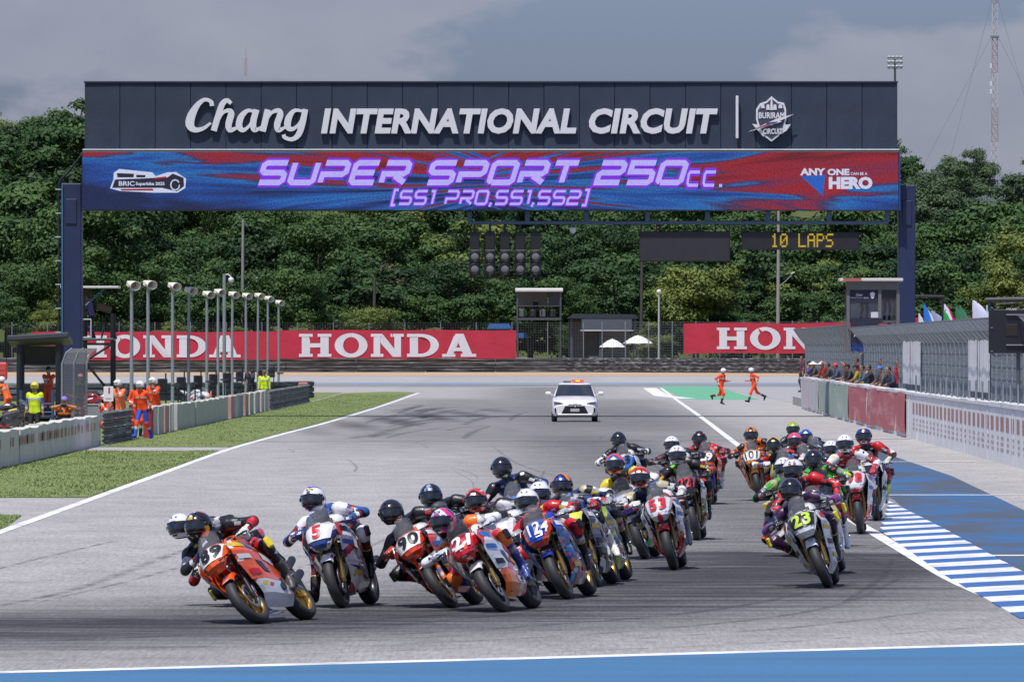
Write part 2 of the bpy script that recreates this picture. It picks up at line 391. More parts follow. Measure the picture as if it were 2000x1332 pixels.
def ground_mat(key, c1, c2, c3, s1=0.05, s2=1.5, bump=0.4):
    if key in _M: return _M[key]
    m = mat(key, c1, 0.95); t = m.node_tree; b = t.nodes['Principled BSDF']; b.inputs['Specular IOR Level'].default_value = 0.1
    tcn = t.nodes.new('ShaderNodeTexCoord'); prev = None
    na = t.nodes.new('ShaderNodeTexNoise'); na.inputs['Scale'].default_value = s1; na.inputs['Detail'].default_value = 8
    nb = t.nodes.new('ShaderNodeTexNoise'); nb.inputs['Scale'].default_value = s2; nb.inputs['Detail'].default_value = 8; nb.inputs['Roughness'].default_value = 0.7
    for n in (na, nb): t.links.new(tcn.outputs['Object'], n.inputs['Vector'])
    x1 = t.nodes.new('ShaderNodeMix'); x1.data_type = 'RGBA'; x1.inputs['A'].default_value = (*c1, 1); x1.inputs['B'].default_value = (*c2, 1)
    x2 = t.nodes.new('ShaderNodeMix'); x2.data_type = 'RGBA'; x2.inputs['B'].default_value = (*c3, 1)
    r = t.nodes.new('ShaderNodeValToRGB'); r.color_ramp.elements[0].position = 0.35; r.color_ramp.elements[1].position = 0.65
    r2 = t.nodes.new('ShaderNodeValToRGB'); r2.color_ramp.elements[0].position = 0.42; r2.color_ramp.elements[1].position = 0.7
    t.links.new(na.outputs['Fac'], r.inputs[0]); t.links.new(r.outputs[0], x1.inputs['Factor'])
    t.links.new(nb.outputs['Fac'], r2.inputs[0]); t.links.new(r2.outputs[0], x2.inputs['Factor'])
    t.links.new(x1.outputs['Result'], x2.inputs['A']); t.links.new(x2.outputs['Result'], b.inputs['Base Color'])
    bp = t.nodes.new('ShaderNodeBump'); bp.inputs['Strength'].default_value = bump; bp.inputs['Distance'].default_value = 0.05
    t.links.new(nb.outputs['Fac'], bp.inputs['Height']); t.links.new(bp.outputs[0], b.inputs['Normal'])
    return m
M_earth = ground_mat('earth_and_scrub', (0.07, 0.10, 0.03), (0.12, 0.12, 0.05), (0.05, 0.08, 0.02), 0.02, 0.6)
M_grass = ground_mat('mown_grass', (0.150, 0.195, 0.070), (0.195, 0.225, 0.09), (0.125, 0.165, 0.055), 0.22, 3.0)
M_gravel = ground_mat('gravel', (0.42, 0.30, 0.19), (0.48, 0.36, 0.24), (0.36, 0.25, 0.15), 0.3, 6.0)

# ground to the horizon
ys = [-400, 0, 300, 700, 900, 960, 985] + [1000 + 30 * i for i in range(17)] + [1700, 2500, 5000, 12000]
xs = [-6000, -1500, -500] + [-200 + 20 * i for i in range(21)] + [500, 1500, 6000]
mb = MB(); mb.grid(lambda y, x: (x, y, -0.02 + hill(x, y)), ys, xs, flip=True)
tag(mb.build('ground', M_earth), kind='structure')

# asphalt, with laid-down rubber stored per vertex
def asphalt_mat(key, base, dark):
    m = mat(key, base, 0.85); t = m.node_tree; b = t.nodes['Principled BSDF']; b.inputs['Specular IOR Level'].default_value = 0.25
    tcn = t.nodes.new('ShaderNodeTexCoord'); at = t.nodes.new('ShaderNodeAttribute'); at.attribute_name = 'rubber'
    def noise(scale, detail, sc=(1, 1, 1), rough=0.6, rot=0.0):
        mp_ = t.nodes.new('ShaderNodeMapping'); mp_.inputs['Scale'].default_value = sc; mp_.inputs['Rotation'].default_value = (0, 0, rot); n = t.nodes.new('ShaderNodeTexNoise')
        n.inputs['Scale'].default_value = scale; n.inputs['Detail'].default_value = detail; n.inputs['Roughness'].default_value = rough
        t.links.new(tcn.outputs['Object'], mp_.inputs[0]); t.links.new(mp_.outputs[0], n.inputs['Vector']); return n
    big = noise(0.09, 5, (1, 0.25, 1)); grain = noise(1.0, 5, (22, 1.1, 14), 0.9); streak = noise(1.0, 6, (0.14, 1.5, 1), 0.8, 0.08)
    x1 = t.nodes.new('ShaderNodeMix'); x1.data_type = 'RGBA'
    x1.inputs['A'].default_value = (*[v * 0.86 for v in base], 1); x1.inputs['B'].default_value = (*[v * 1.13 for v in base], 1)
    t.links.new(big.outputs['Fac'], x1.inputs['Factor'])
    # rubber = attribute broken up by streaks
    rs = t.nodes.new('ShaderNodeMapRange'); rs.inputs['From Min'].default_value = 0.35; rs.inputs['From Max'].default_value = 0.66; rs.inputs['To Min'].default_value = 0.55; rs.inputs['To Max'].default_value = 1.15
    t.links.new(streak.outputs['Fac'], rs.inputs['Value'])
    mu = t.nodes.new('ShaderNodeMath'); mu.operation = 'MULTIPLY'; mu.use_clamp = True
    t.links.new(at.outputs['Fac'], mu.inputs[0]); t.links.new(rs.outputs[0], mu.inputs[1])
    x2 = t.nodes.new('ShaderNodeMix'); x2.data_type = 'RGBA'; x2.inputs['B'].default_value = (*dark, 1)
    t.links.new(mu.outputs[0], x2.inputs['Factor']); t.links.new(x1.outputs['Result'], x2.inputs['A'])
    g = t.nodes.new('ShaderNodeMapRange'); g.inputs['From Min'].default_value = 0.25; g.inputs['From Max'].default_value = 0.75; g.inputs['To Min'].default_value = 0.50; g.inputs['To Max'].default_value = 1.46
    t.links.new(grain.outputs['Fac'], g.inputs['Value'])
    mott = noise(1.0, 8, (.9, .35, 1), 0.72); mr_ = t.nodes.new('ShaderNodeMapRange'); mr_.inputs['From Min'].default_value = 0.3; mr_.inputs['From Max'].default_value = 0.7; mr_.inputs['To Min'].default_value = 0.80; mr_.inputs['To Max'].default_value = 1.18; t.links.new(mott.outputs['Fac'], mr_.inputs['Value'])
    x4 = t.nodes.new('ShaderNodeMix'); x4.data_type = 'RGBA'; x4.blend_type = 'MULTIPLY'; x4.inputs['Factor'].default_value = 1.0; t.links.new(x2.outputs['Result'], x4.inputs['A']); t.links.new(mr_.outputs[0], x4.inputs['B'])
    x3 = t.nodes.new('ShaderNodeMix'); x3.data_type = 'RGBA'; x3.blend_type = 'MULTIPLY'; x3.inputs['Factor'].default_value = 1.0
    t.links.new(x4.outputs['Result'], x3.inputs['A']); t.links.new(g.outputs[0], x3.inputs['B']); t.links.new(x3.outputs['Result'], b.inputs['Base Color'])
    bp = t.nodes.new('ShaderNodeBump'); bp.inputs['Strength'].default_value = 0.3; bp.inputs['Distance'].default_value = 0.01
    t.links.new(grain.outputs['Fac'], bp.inputs['Height']); t.links.new(bp.outputs[0], b.inputs['Normal'])
    return m
M_asph = asphalt_mat('asphalt', (0.345, 0.335, 0.322), (0.040, 0.040, 0.043))
xs = lin(-90, -22, 9)[:-1] + lin(-22, 22, 111) + lin(22, 90, 9)[1:]
ys = lin(45, 130, 120)[:-1] + lin(130, 320, 90)[:-1] + lin(320, 805, 60)
mb = MB(); mb.grid(lambda y, x: (x, y, 0.0), ys, xs, flip=True)
tr = mb.build('race_track', M_asph); tag(tr, kind='structure')
path = np.array([(2, 560), (1.5, 420), (1.0, 340), (1.8, 270), (3.0, 200), (3.9, 150), (4.3, 125), (3.9, 108), (2.6, 97), (0.5, 89.5), (-2.5, 84), (-6, 81), (-11, 79.5), (-20, 79)], float)
path = np.array([catmull([tuple(p) for p in path], t) for t in np.linspace(0, 1, 160)])
def rubber_at(x, y):
    r = 0.0
    dx = (path[:, 0] - x); dy = (path[:, 1] - y); dd = np.hypot(dx, dy * np.where(path[:, 1] > 110, 0.25, 0.62)); d = dd.min(); py = path[dd.argmin(), 1]
    w = 3.2 if py > 120 else 4.2
    r = (1.08 if py < 112 else .62) * math.exp(-(d / w) ** 2)
    r = max(r, 0.95 * math.exp(-((x + 2.8) / 5.0) ** 4) * math.exp(-((y - 320) / 72) ** 4) * (.55 + .45 * math.sin(x * 1.7 + y * .06) * math.sin(y * .11 + x)))
    r = max(r, 0.70 * math.exp(-((x - 3.5) / 4.5) ** 4) * math.exp(-((y - 330) / 80) ** 4))
    r = max(r, 0.5 * math.exp(-((x - 1) / 7.5) ** 6) * (1 if 200 < y < 460 else 0) * min(1, (y - 200) / 60) * min(1, max(0, (460 - y) / 30)))
    if 560 < y < 640: r = max(r, 0.55 * math.exp(-((y - 600) / 26) ** 2))
    r += 0.08 * (1 if -8 < x < 8 else 0) + (.12 * math.exp(-((x - 3) / 4) ** 4) if 100 < y < 260 else 0)
    return r
att = tr.data.attributes.new('rubber', 'FLOAT', 'POINT')
att.data.foreach_set('value', np.array([rubber_at(v.co.x, v.co.y) for v in tr.data.vertices], dtype=np.float32))

# paint
def paint_mat(key, col, wear=0.35, wcol=(0.2, 0.2, 0.21), ws=1.2, st=(1, 0.3, 1), lo=0.5, hi=0.75):
    m = mat(key, col, 0.7); t = m.node_tree; b = t.nodes['Principled BSDF']; b.inputs['Specular IOR Level'].default_value = 0.2
    tcn = t.nodes.new('ShaderNodeTexCoord'); mp_ = t.nodes.new('ShaderNodeMapping'); mp_.inputs['Scale'].default_value = st
    n = t.nodes.new('ShaderNodeTexNoise'); n.inputs['Scale'].default_value = ws; n.inputs['Detail'].default_value = 8; n.inputs['Roughness'].default_value = 0.65
    t.links.new(tcn.outputs['Object'], mp_.inputs[0]); t.links.new(mp_.outputs[0], n.inputs['Vector'])
    r = t.nodes.new('ShaderNodeMapRange'); r.inputs['From Min'].default_value = lo; r.inputs['From Max'].default_value = hi; r.inputs['To Max'].default_value = wear
    t.links.new(n.outputs['Fac'], r.inputs['Value'])
    x = t.nodes.new('ShaderNodeMix'); x.data_type = 'RGBA'; x.inputs['A'].default_value = (*srgb(col), 1); x.inputs['B'].default_value = (*wcol, 1)
    t.links.new(r.outputs[0], x.inputs['Factor'])
    g = t.nodes.new('ShaderNodeTexNoise'); g.inputs['Scale'].default_value = 18; g.inputs['Detail'].default_value = 4; t.links.new(tcn.outputs['Object'], g.inputs['Vector'])
    gm = t.nodes.new('ShaderNodeMapRange'); gm.inputs['To Min'].default_value = 0.78; gm.inputs['To Max'].default_value = 1.22; t.links.new(g.outputs['Fac'], gm.inputs['Value'])
    x3 = t.nodes.new('ShaderNodeMix'); x3.data_type = 'RGBA'; x3.blend_type = 'MULTIPLY'; x3.inputs['Factor'].default_value = 1.0
    t.links.new(x.outputs['Result'], x3.inputs['A']); t.links.new(gm.outputs[0], x3.inputs['B']); t.links.new(x3.outputs['Result'], b.inputs['Base Color'])
    return m
M_white = paint_mat('white_road_paint', (0.70, 0.70, 0.70), 0.75, (0.27, 0.27, 0.28), 1.5, (1, .5, 1), .47, .72)
M_white2 = paint_mat('worn_white_paint', (0.66, 0.66, 0.66), 0.7, (0.24, 0.24, 0.25), 0.8)
M_blue = paint_mat('blue_runoff_paint', (0.035, 0.125, 0.285), 1.0, (0.075, 0.09, 0.115), 0.55, (0.9, 0.30, 1), 0.40, 0.58)
M_blue2 = paint_mat('blue_apron_paint', (0.055, 0.160, 0.295), 0.7, (0.06, 0.11, 0.18), 0.8, (0.25, 1.4, 1), 0.44, 0.70)
M_kblue = paint_mat('kerb_blue_paint', (0.04, 0.125, 0.33), 0.8, (0.10, 0.13, 0.18), 1.6, (1, .5, 1), .46, .7)
M_green = paint_mat('green_runoff_paint', (0.12, 0.36, 0.21), 0.6, (0.24, 0.27, 0.24), .5, (1, .1, 1))

LL = [(-7.8, 60), (-7.75, 124), (-7.76, 180), (-7.76, 222), (-7.4, 262), (-6.86, 305), (-6.2, 390), (-5.7, 500)]
LL = [tuple(catmull(LL, t)) for t in lin(0, 1, 40)]
band('edge_line', LL, 0.19, 0.006, M_white)
LR = [(6.4, 70), (5.75, 80), (5.47, 87.5), (5.31, 97.4), (5.36, 108.7), (5.47, 125.8), (5.75, 170), (6.6, 246), (7.56, 327), (8.8, 440), (10.2, 560)]
LR = [tuple(catmull(LR, t)) for t in lin(0, 1, 60)]
band('edge_line', LR, 0.20, 0.006, M_white)
LF = [(-16, 64.5), (-10, 67.3), (-4.4, 70.5), (0, 73.6), (4.8, 77.2), (10, 81), (14, 84.5)]
band('edge_line', LF, 0.42, 0.0065, M_white)
sheet('painted_apron', [(-40, 46), (40, 46), (40, 100), (14, 84.4), (10, 80.9), (4.8, 77.1), (0, 73.5), (-4.4, 70.4), (-10, 67.2), (-16, 64.4), (-40, 55)], 0.004, M_blue2)
sheet('painted_runoff', [(6.35, 86), (6.42, 102), (6.5, 116), (6.75, 140), (7.0, 150), (7.7, 190), (8.6, 216), (9.9, 226), (9.56, 178), (8.8, 141), (8.0, 112), (7.8, 86)], 0.004, M_blue)
for y_, xa, xb in ((246, 9.9, 12.4), (200, 7.6, 11.3), (155, 7.05, 11.7), (110, 6.45, 10.5)):
    band('pit_lane_line', [(xa, y_), (xb, y_)], 0.55, 0.009, M_white2)
sheet('painted_runoff', [(10.4, 590), (12.2, 590), (14.6, 588), (13.2, 437), (9.2, 437), (9.6, 480)], 0.004, M_green)
band('edge_line', [(9.4, 560), (8.6, 470), (9.6, 445)], 0.9, 0.009, M_white2)
sheet('painted_verge', [(-80, 612), (80, 612), (80, 645), (-80, 645)], 0.004, paint_mat('faded_blue_paint', (0.16, 0.24, 0.36), 0.9, (0.25, 0.25, 0.26), 0.08, (1, 0.2, 1), 0.4, 0.6))
sheet('gravel_trap', [(-200, 800), (200, 800), (200, 925), (-200, 925)], 0.012, M_gravel)
# timing strip across the track
band('timing_loop', [(-12, 241), (-5, 243), (2, 243.5), (8, 247), (12.2, 250)], 0.35, 0.008, mat('timing_seam', (0.05, 0.05, 0.055), 0.9, var=0.5, scale=1.0))
sheet('pit_lane', [(14.2, 100), (60, 100), (60, 560), (14.2, 560)], 0.006, mat('pit_concrete', (0.3, 0.3, 0.3), 0.9, var=0.2, scale=0.6))

# kerb: every painted block a piece of its own
kerb = empty('kerb', (6.2, 116, 0)); tag(kerb, kind='structure')
def kx(d): return 6.45 + (d - 116) * 0.0125 if d > 100 else 6.25 + (d - 100) * 0.004
km = None
for i in range(36):
    d0 = 84.5 + 1.775 * i; d1 = d0 + 1.775; taper = min(1.0, max(0.12, (148.5 - (d0 + d1) / 2) / 24))
    mb = MB(); a, b = kx(d0), kx(d1); w = 0.95 * taper
    za, zb = 0.012, 0.05 * taper + 0.01
    V = [(a - w, d0, za), (a, d0, zb), (a, d1 - 0.006, zb), (b - w, d1 - 0.006, za), (a - w, d0, -0.01), (a, d0, -0.01), (a, d1 - .006, -0.01), (b - w, d1 - .006, -0.01)]
    V = [(x - 6.2, y - 116, z) for x, y, z in V]
    mb.add(V, [(0, 1, 2, 3), (0, 4, 5, 1), (1, 5, 6, 2), (2, 6, 7, 3), (3, 7, 4, 0)])
    mb.build('kerb_block', M_white if i % 2 == 1 else M_kblue, kerb)

# grass verges beside the left edge
gA = [G(0, 972), (-7.90, 152.4), (-7.90, 172), (-7.90, 205), (-7.92, 218), (-7.92, 221.5), G(205, 881), (-11.75, 222), (-11.85, 189), (-11.9, 165), (-12.4, 152.4)]
gB = [G(0, 1035), G(-60, 1055), G(-160, 1010), G(0, 1005), G(42, 1008), G(18, 1025)]
gC = [G(190, 873), (-7.90, 229.7), (-7.60, 262), (-7.06, 305), (-6.40, 390), (-6.0, 508), (-8, 512), (-10.2, 498), (-10.2, 430), (-11.3, 270), (-11.7, 236)]
gD = [(-12.3, 120), (-11.95, 190), (-11.8, 236), (-11.4, 262), (-10.4, 430), (-10.4, 505), (-70, 560), (-70, 120)]
for p in (gA, gB, gC, gD): sheet('grass_verge', p, 0.010, M_grass)
sheet('service_path', [(-15, 240), (-13.2, 300), (-12.2, 420), (-13.4, 420), (-15.4, 300), (-17.5, 240)], 0.016, mat('path_gravel', (0.42, 0.38, 0.31), 0.95, var=0.3, scale=1.0))
# grass blades, in the mass
def inside(poly, x, y):
    c = np.zeros(len(x), bool); n = len(poly)
    for i in range(n):
        x0, y0 = poly[i]; x1, y1 = poly[(i + 1) % n]
        if y0 == y1: continue
        t = ((y0 > y) != (y1 > y)) & (x < (x1 - x0) * (y - y0) / (y1 - y0) + x0); c ^= t
    return c
pts = []
for poly, n in ((gA, 30000), (gB, 3000), (gC, 34000), (gD, 16000)):
    X0, X1 = max(-24, min(p[0] for p in poly)), max(p[0] for p in poly); Y0, Y1 = min(p[1] for p in poly), min(480, max(p[1] for p in poly))
    x = RNG.uniform(X0, X1, n * 3); y = RNG.uniform(Y0, Y1, n * 3); k = inside(poly, x, y); pts.append(np.stack([x[k], y[k]], 1)[:n])
pts = np.concatenate(pts); n = len(pts)
clump = 0.5 + 0.5 * np.sin(pts[:, 0] * 2.1 + 1.7 * np.sin(pts[:, 1] * 0.31)) * np.cos(pts[:, 1] * 0.23)
h = RNG.uniform(0.012, 0.05, n) * (0.6 + 0.8 * clump); a = RNG.uniform(0, 6.283, n); w = RNG.uniform(0.006, 0.018, n)
dx, dy = np.cos(a) * w, np.sin(a) * w
V = np.zeros((n, 3, 3)); V[:, 0] = np.stack([pts[:, 0] - dx, pts[:, 1] - dy, np.full(n, .008)], 1); V[:, 1] = np.stack([pts[:, 0] + dx, pts[:, 1] + dy, np.full(n, .008)], 1)
V[:, 2] = np.stack([pts[:, 0] + RNG.normal(0, .03, n), pts[:, 1] + RNG.normal(0, .03, n), h], 1)
gm = bpy.data.meshes.new('grass_blades'); gm.vertices.add(n * 3); gm.vertices.foreach_set('co', V.reshape(-1))
gm.loops.add(n * 3); gm.loops.foreach_set('vertex_index', np.arange(n * 3, dtype=np.int32)); gm.polygons.add(n)
gm.polygons.foreach_set('loop_start', np.arange(0, n * 3, 3, dtype=np.int32)); gm.update(calc_edges=True); gm.materials.append(None)
tag(ob('grass_blades', gm, mat('grass_blade', (0.19, 0.25, 0.08), 0.8, var=0.45, scale=0.8)), 'short mown grass blades on the verges left of the track', 'grass', kind='stuff')

# tyre marks left on the asphalt
def mark_mat(key, dens):
    m = mat(key, (0.035, 0.035, 0.038), 0.8); t = m.node_tree; b = t.nodes['Principled BSDF']; o = t.nodes['Material Output']
    tcn = t.nodes.new('ShaderNodeTexCoord'); n = t.nodes.new('ShaderNodeTexNoise'); n.inputs['Scale'].default_value = 1.6; n.inputs['Detail'].default_value = 7
    t.links.new(tcn.outputs['Object'], n.inputs['Vector'])
    r = t.nodes.new('ShaderNodeMapRange'); r.inputs['From Min'].default_value = 0.36; r.inputs['From Max'].default_value = 0.7; r.inputs['To Max'].default_value = dens
    t.links.new(n.outputs['Fac'], r.inputs['Value'])
    tr_ = t.nodes.new('ShaderNodeBsdfTransparent'); ms = t.nodes.new('ShaderNodeMixShader')
    fa = t.nodes.new('ShaderNodeAttribute'); fa.attribute_name = 'fade'; mu = t.nodes.new('ShaderNodeMath'); mu.operation = 'MULTIPLY'; t.links.new(r.outputs[0], mu.inputs[0]); t.links.new(fa.outputs['Fac'], mu.inputs[1])
    t.links.new(mu.outputs[0], ms.inputs[0]); t.links.new(tr_.outputs[0], ms.inputs[1]); t.links.new(b.outputs[0], ms.inputs[2]); t.links.new(ms.outputs[0], o.inputs[0])
    return m
mb = MB(); zz = 0.0045; fade = []
def mk(pts, w, mi=0):
    global zz
    pts = [tuple(catmull(pts, t)) for t in lin(0, 1, 24)]
    n_ = len(pts); ws_ = [w * (.55 + .45 * math.sin(math.pi * i / (n_ - 1))) for i in range(n_)]; V, Q = stroke(pts, ws_)
    A = []
    for i in range(n_):
        a, b = V[2 * i], V[2 * i + 1]; c = (a + b) / 2; A += [a, c, b]; e = min(1, 5 * math.sin(math.pi * i / (n_ - 1))) ; fade.extend([0.0, e, 0.0])
    mb.add([(p[0], p[1], zz) for p in A], [(3 * i + k + 1, 3 * i + k, 3 * i + 3 + k, 3 * i + 4 + k) for i in range(n_ - 1) for k in (0, 1)], mi); zz += 0.00006
rr = random.Random(3)
# long marks sweeping into the foreground corner
for pix, w in (([(-40, 1120), (100, 1085), (230, 1055)], .16), ([(-40, 1190), (150, 1150), (330, 1085), (400, 1062)], .26), ([(60, 1180), (250, 1135), (380, 1100)], .14),
               ([(560, 1115), (700, 1075), (760, 1050)], .14), ([(-20, 1225), (250, 1210), (600, 1195), (900, 1170)], .3), ([(-20, 1255), (300, 1243), (700, 1225), (1100, 1190)], .35),
               ([(0, 1240), (400, 1228), (800, 1205), (1300, 1160)], .3), ([(650, 1245), (1000, 1225), (1400, 1190), (1700, 1130)], .25), ([(700, 1262), (1200, 1235), (1600, 1190), (1780, 1120)], .2),
               ([(1200, 1250), (1550, 1225), (1850, 1190)], .2), ([(900, 1280), (1500, 1255), (1950, 1222)], .15), ([(0, 1290), (500, 1280), (1000, 1262)], .14), ([(100, 1270), (600, 1256), (1200, 1225)], .2)):
    mk([G(*p) for p in pix], w, 0)
# black loops and darts left far back before the first corner
for i in range(34):
    x0 = rr.gauss(-3.6, 1.7); y0 = rr.uniform(248, 370); L_ = rr.uniform(14, 48); c = rr.uniform(.1, 1.2)
    mk([(x0, y0), (x0 + c * 0.3, y0 + L_ * .33), (x0 + c * .9, y0 + L_ * .66), (x0 + c * 1.9, y0 + L_)], rr.uniform(.3, .9), 1)
for i in range(16):
    x0 = rr.uniform(-6, 6.5); y0 = rr.uniform(95, 260); L_ = rr.uniform(4, 26); c = rr.uniform(-.9, .9)
    mk([(x0, y0), (x0 + c * .2, y0 + L_ * .4), (x0 + c, y0 + L_)], rr.uniform(.06, .14), 0)
for pix, w in (([(1210, 860), (1300, 930), (1260, 980)], .1), ([(960, 870), (1010, 905), (1100, 935)], .12), ([(1700, 1075), (1760, 1050), (1720, 1010)], .12),
               ([(1640, 1180), (1720, 1130), (1745, 1090)], .15), ([(1540, 1060), (1600, 1030), (1640, 1000)], .12)): mk([G(*p) for p in pix], w, 0)
tmo = mb.build('tyre_marks', [mark_mat('rubber_mark', 0.55), mark_mat('rubber_mark_heavy', 0.6)]); fat = tmo.data.attributes.new('fade', 'FLOAT', 'POINT'); fat.data.foreach_set('value', np.array(fade, np.float32))
tag(tmo, 'black rubber tyre marks streaking across the grey asphalt', 'tyre marks', kind='stuff')

# ------------------------------------------------------------------ far barrier, banners and fence
M_rail = mat('worn_dark_rail', (0.06, 0.065, 0.07), 0.6, 0.2, var=0.6, scale=3.0)
def scuff_mat(key, base, pale, sc):
    m = mat(key, base, 0.7); t = m.node_tree; b = t.nodes['Principled BSDF']; tcn = t.nodes.new('ShaderNodeTexCoord'); mp_ = t.nodes.new('ShaderNodeMapping'); mp_.inputs['Scale'].default_value = sc
    n = t.nodes.new('ShaderNodeTexNoise'); n.inputs['Scale'].default_value = 1.0; n.inputs['Detail'].default_value = 8; n.inputs['Roughness'].default_value = 0.7
    t.links.new(tcn.outputs['Object'], mp_.inputs[0]); t.links.new(mp_.outputs[0], n.inputs['Vector'])
    r = t.nodes.new('ShaderNodeMapRange'); r.inputs['From Min'].default_value = 0.5; r.inputs['From Max'].default_value = 0.68; t.links.new(n.outputs['Fac'], r.inputs['Value'])
    x = t.nodes.new('ShaderNodeMix'); x.data_type = 'RGBA'; x.inputs['A'].default_value = (*base, 1); x.inputs['B'].default_value = (*pale, 1)
    t.links.new(r.outputs[0], x.inputs['Factor']); t.links.new(x.outputs['Result'], b.inputs['Base Color']); return m
M_tyrebelt = scuff_mat('scuffed_conveyor_belt', (0.035, 0.037, 0.04), (0.35, 0.36, 0.38), (0.25, 1, 6.0))
M_galv = mat('galvanised_steel', (0.30, 0.33, 0.35), 0.45, 0.6, var=0.25, scale=3)
M_dgrey = mat('dark_grey_steel', (0.10, 0.11, 0.12), 0.5, 0.4, var=0.3, scale=3)
def far_barrier(name, pts, h, label, nlay=4, m=None, depth=0.7):
    root = empty(name, (pts[0][0], pts[0][1], 0)); tag(root, label, 'barrier'); ox, oy = pts[0]
    k = 0
    for i in range(len(pts) - 1):
        (x0, y0), (x1, y1) = pts[i], pts[i + 1]; n = max(1, int(math.hypot(x1 - x0, y1 - y0) / 7.5))
        for j in range(n):
            a, b = j / n, (j + 1) / n - 0.012 / n; mb = MB(); xa, ya, xb, yb = x0 + (x1 - x0) * a, y0 + (y1 - y0) * a, x0 + (x1 - x0) * b, y0 + (y1 - y0) * b
            ln = math.hypot(xb - xa, yb - ya); an = math.atan2(yb - ya, xb - xa)
            prof = [(0, 0.0)]; lh = h / nlay
            for q in range(nlay):
                z = q * lh; prof += [(0.0, z + .02), (-.09, z + lh * .2), (-.09, z + lh * .8), (0.0, z + lh * .97)]
            prof += [(depth, h * .97), (depth, 0)]; np_ = len(prof)
            off = random.uniform(-.03, .03)
            V = [(0, p[0] + off, p[1]) for p in prof] + [(ln, p[0] + off, p[1]) for p in prof]
            Rm = Matrix.Rotation(an, 3, 'Z'); V = [Rm @ Vector(v) + Vector((xa - ox, ya - oy, 0)) for v in V]
            mb.add(V, [(q, (q + 1) % np_, (q + 1) % np_ + np_, q + np_)[::-1] for q in range(np_)] + [tuple(range(np_)), tuple(range(2 * np_ - 1, np_ - 1, -1))])
            mb.build('barrier_section', m or M_tyrebelt, root); k += 1
    return root
far_barrier('tyre_barrier', [(-72, 915), (6, 915), (40, 860), (70, 800)], 1.62, 'long dark belted tyre barrier across the back below the red banners')
far_barrier('tyre_barrier', [(-40, 425), (-20, 424), (-10.9, 450)], 0.95, 'dark grey barrier across the infield behind the row of lamp posts', 3, scuff_mat('scuffed_belt_grey', (0.05, 0.055, 0.06), (0.22, 0.23, 0.24), (0.4, 1, 6.0)))

# catch fence behind the far barrier
def wire_fence(name, pts, z0, z1, label, step=0.28, r=0.016, post=4.0, m=None):
    root = empty(name, (pts[0][0], pts[0][1], 0)); tag(root, label, 'fence'); ox, oy = pts[0]; m = m or M_dgrey
    wm = MB()
    for (x0, y0), (x1, y1) in zip(pts, pts[1:]):
        ln = math.hypot(x1 - x0, y1 - y0); n = max(1, int(ln / post))
        for i in range(n + 1):
            x, y = x0 + (x1 - x0) * i / n - ox, y0 + (y1 - y0) * i / n - oy
            MB().cyl((x, y, 0), (x, y, z1 + .05), .055, n=6).build('post', M_galv, root)
        c = z0
        while c <= z1: wm.cyl((x0 - ox, y0 - oy, c), (x1 - ox, y1 - oy, c), r, n=3, cap=False, sm=False); c += step
        q = int(ln / step)
        for i in range(q): x, y = x0 + (x1 - x0) * i / q - ox, y0 + (y1 - y0) * i / q - oy; wm.cyl((x, y, z0), (x, y, z1), r, n=3, cap=False, sm=False)
    w = wm.build('wire_mesh', m, root); tag(w, kind='stuff'); return root
wire_fence('catch_fence', [(-72, 917.5), (8, 917.5)], 0.2, 5.55, 'dark wire catch fence behind the red banners at the back')
wire_fence('catch_fence', [(10, 909), (48, 862)], 0.2, 5.6, 'dark wire catch fence behind the red banner at back right')

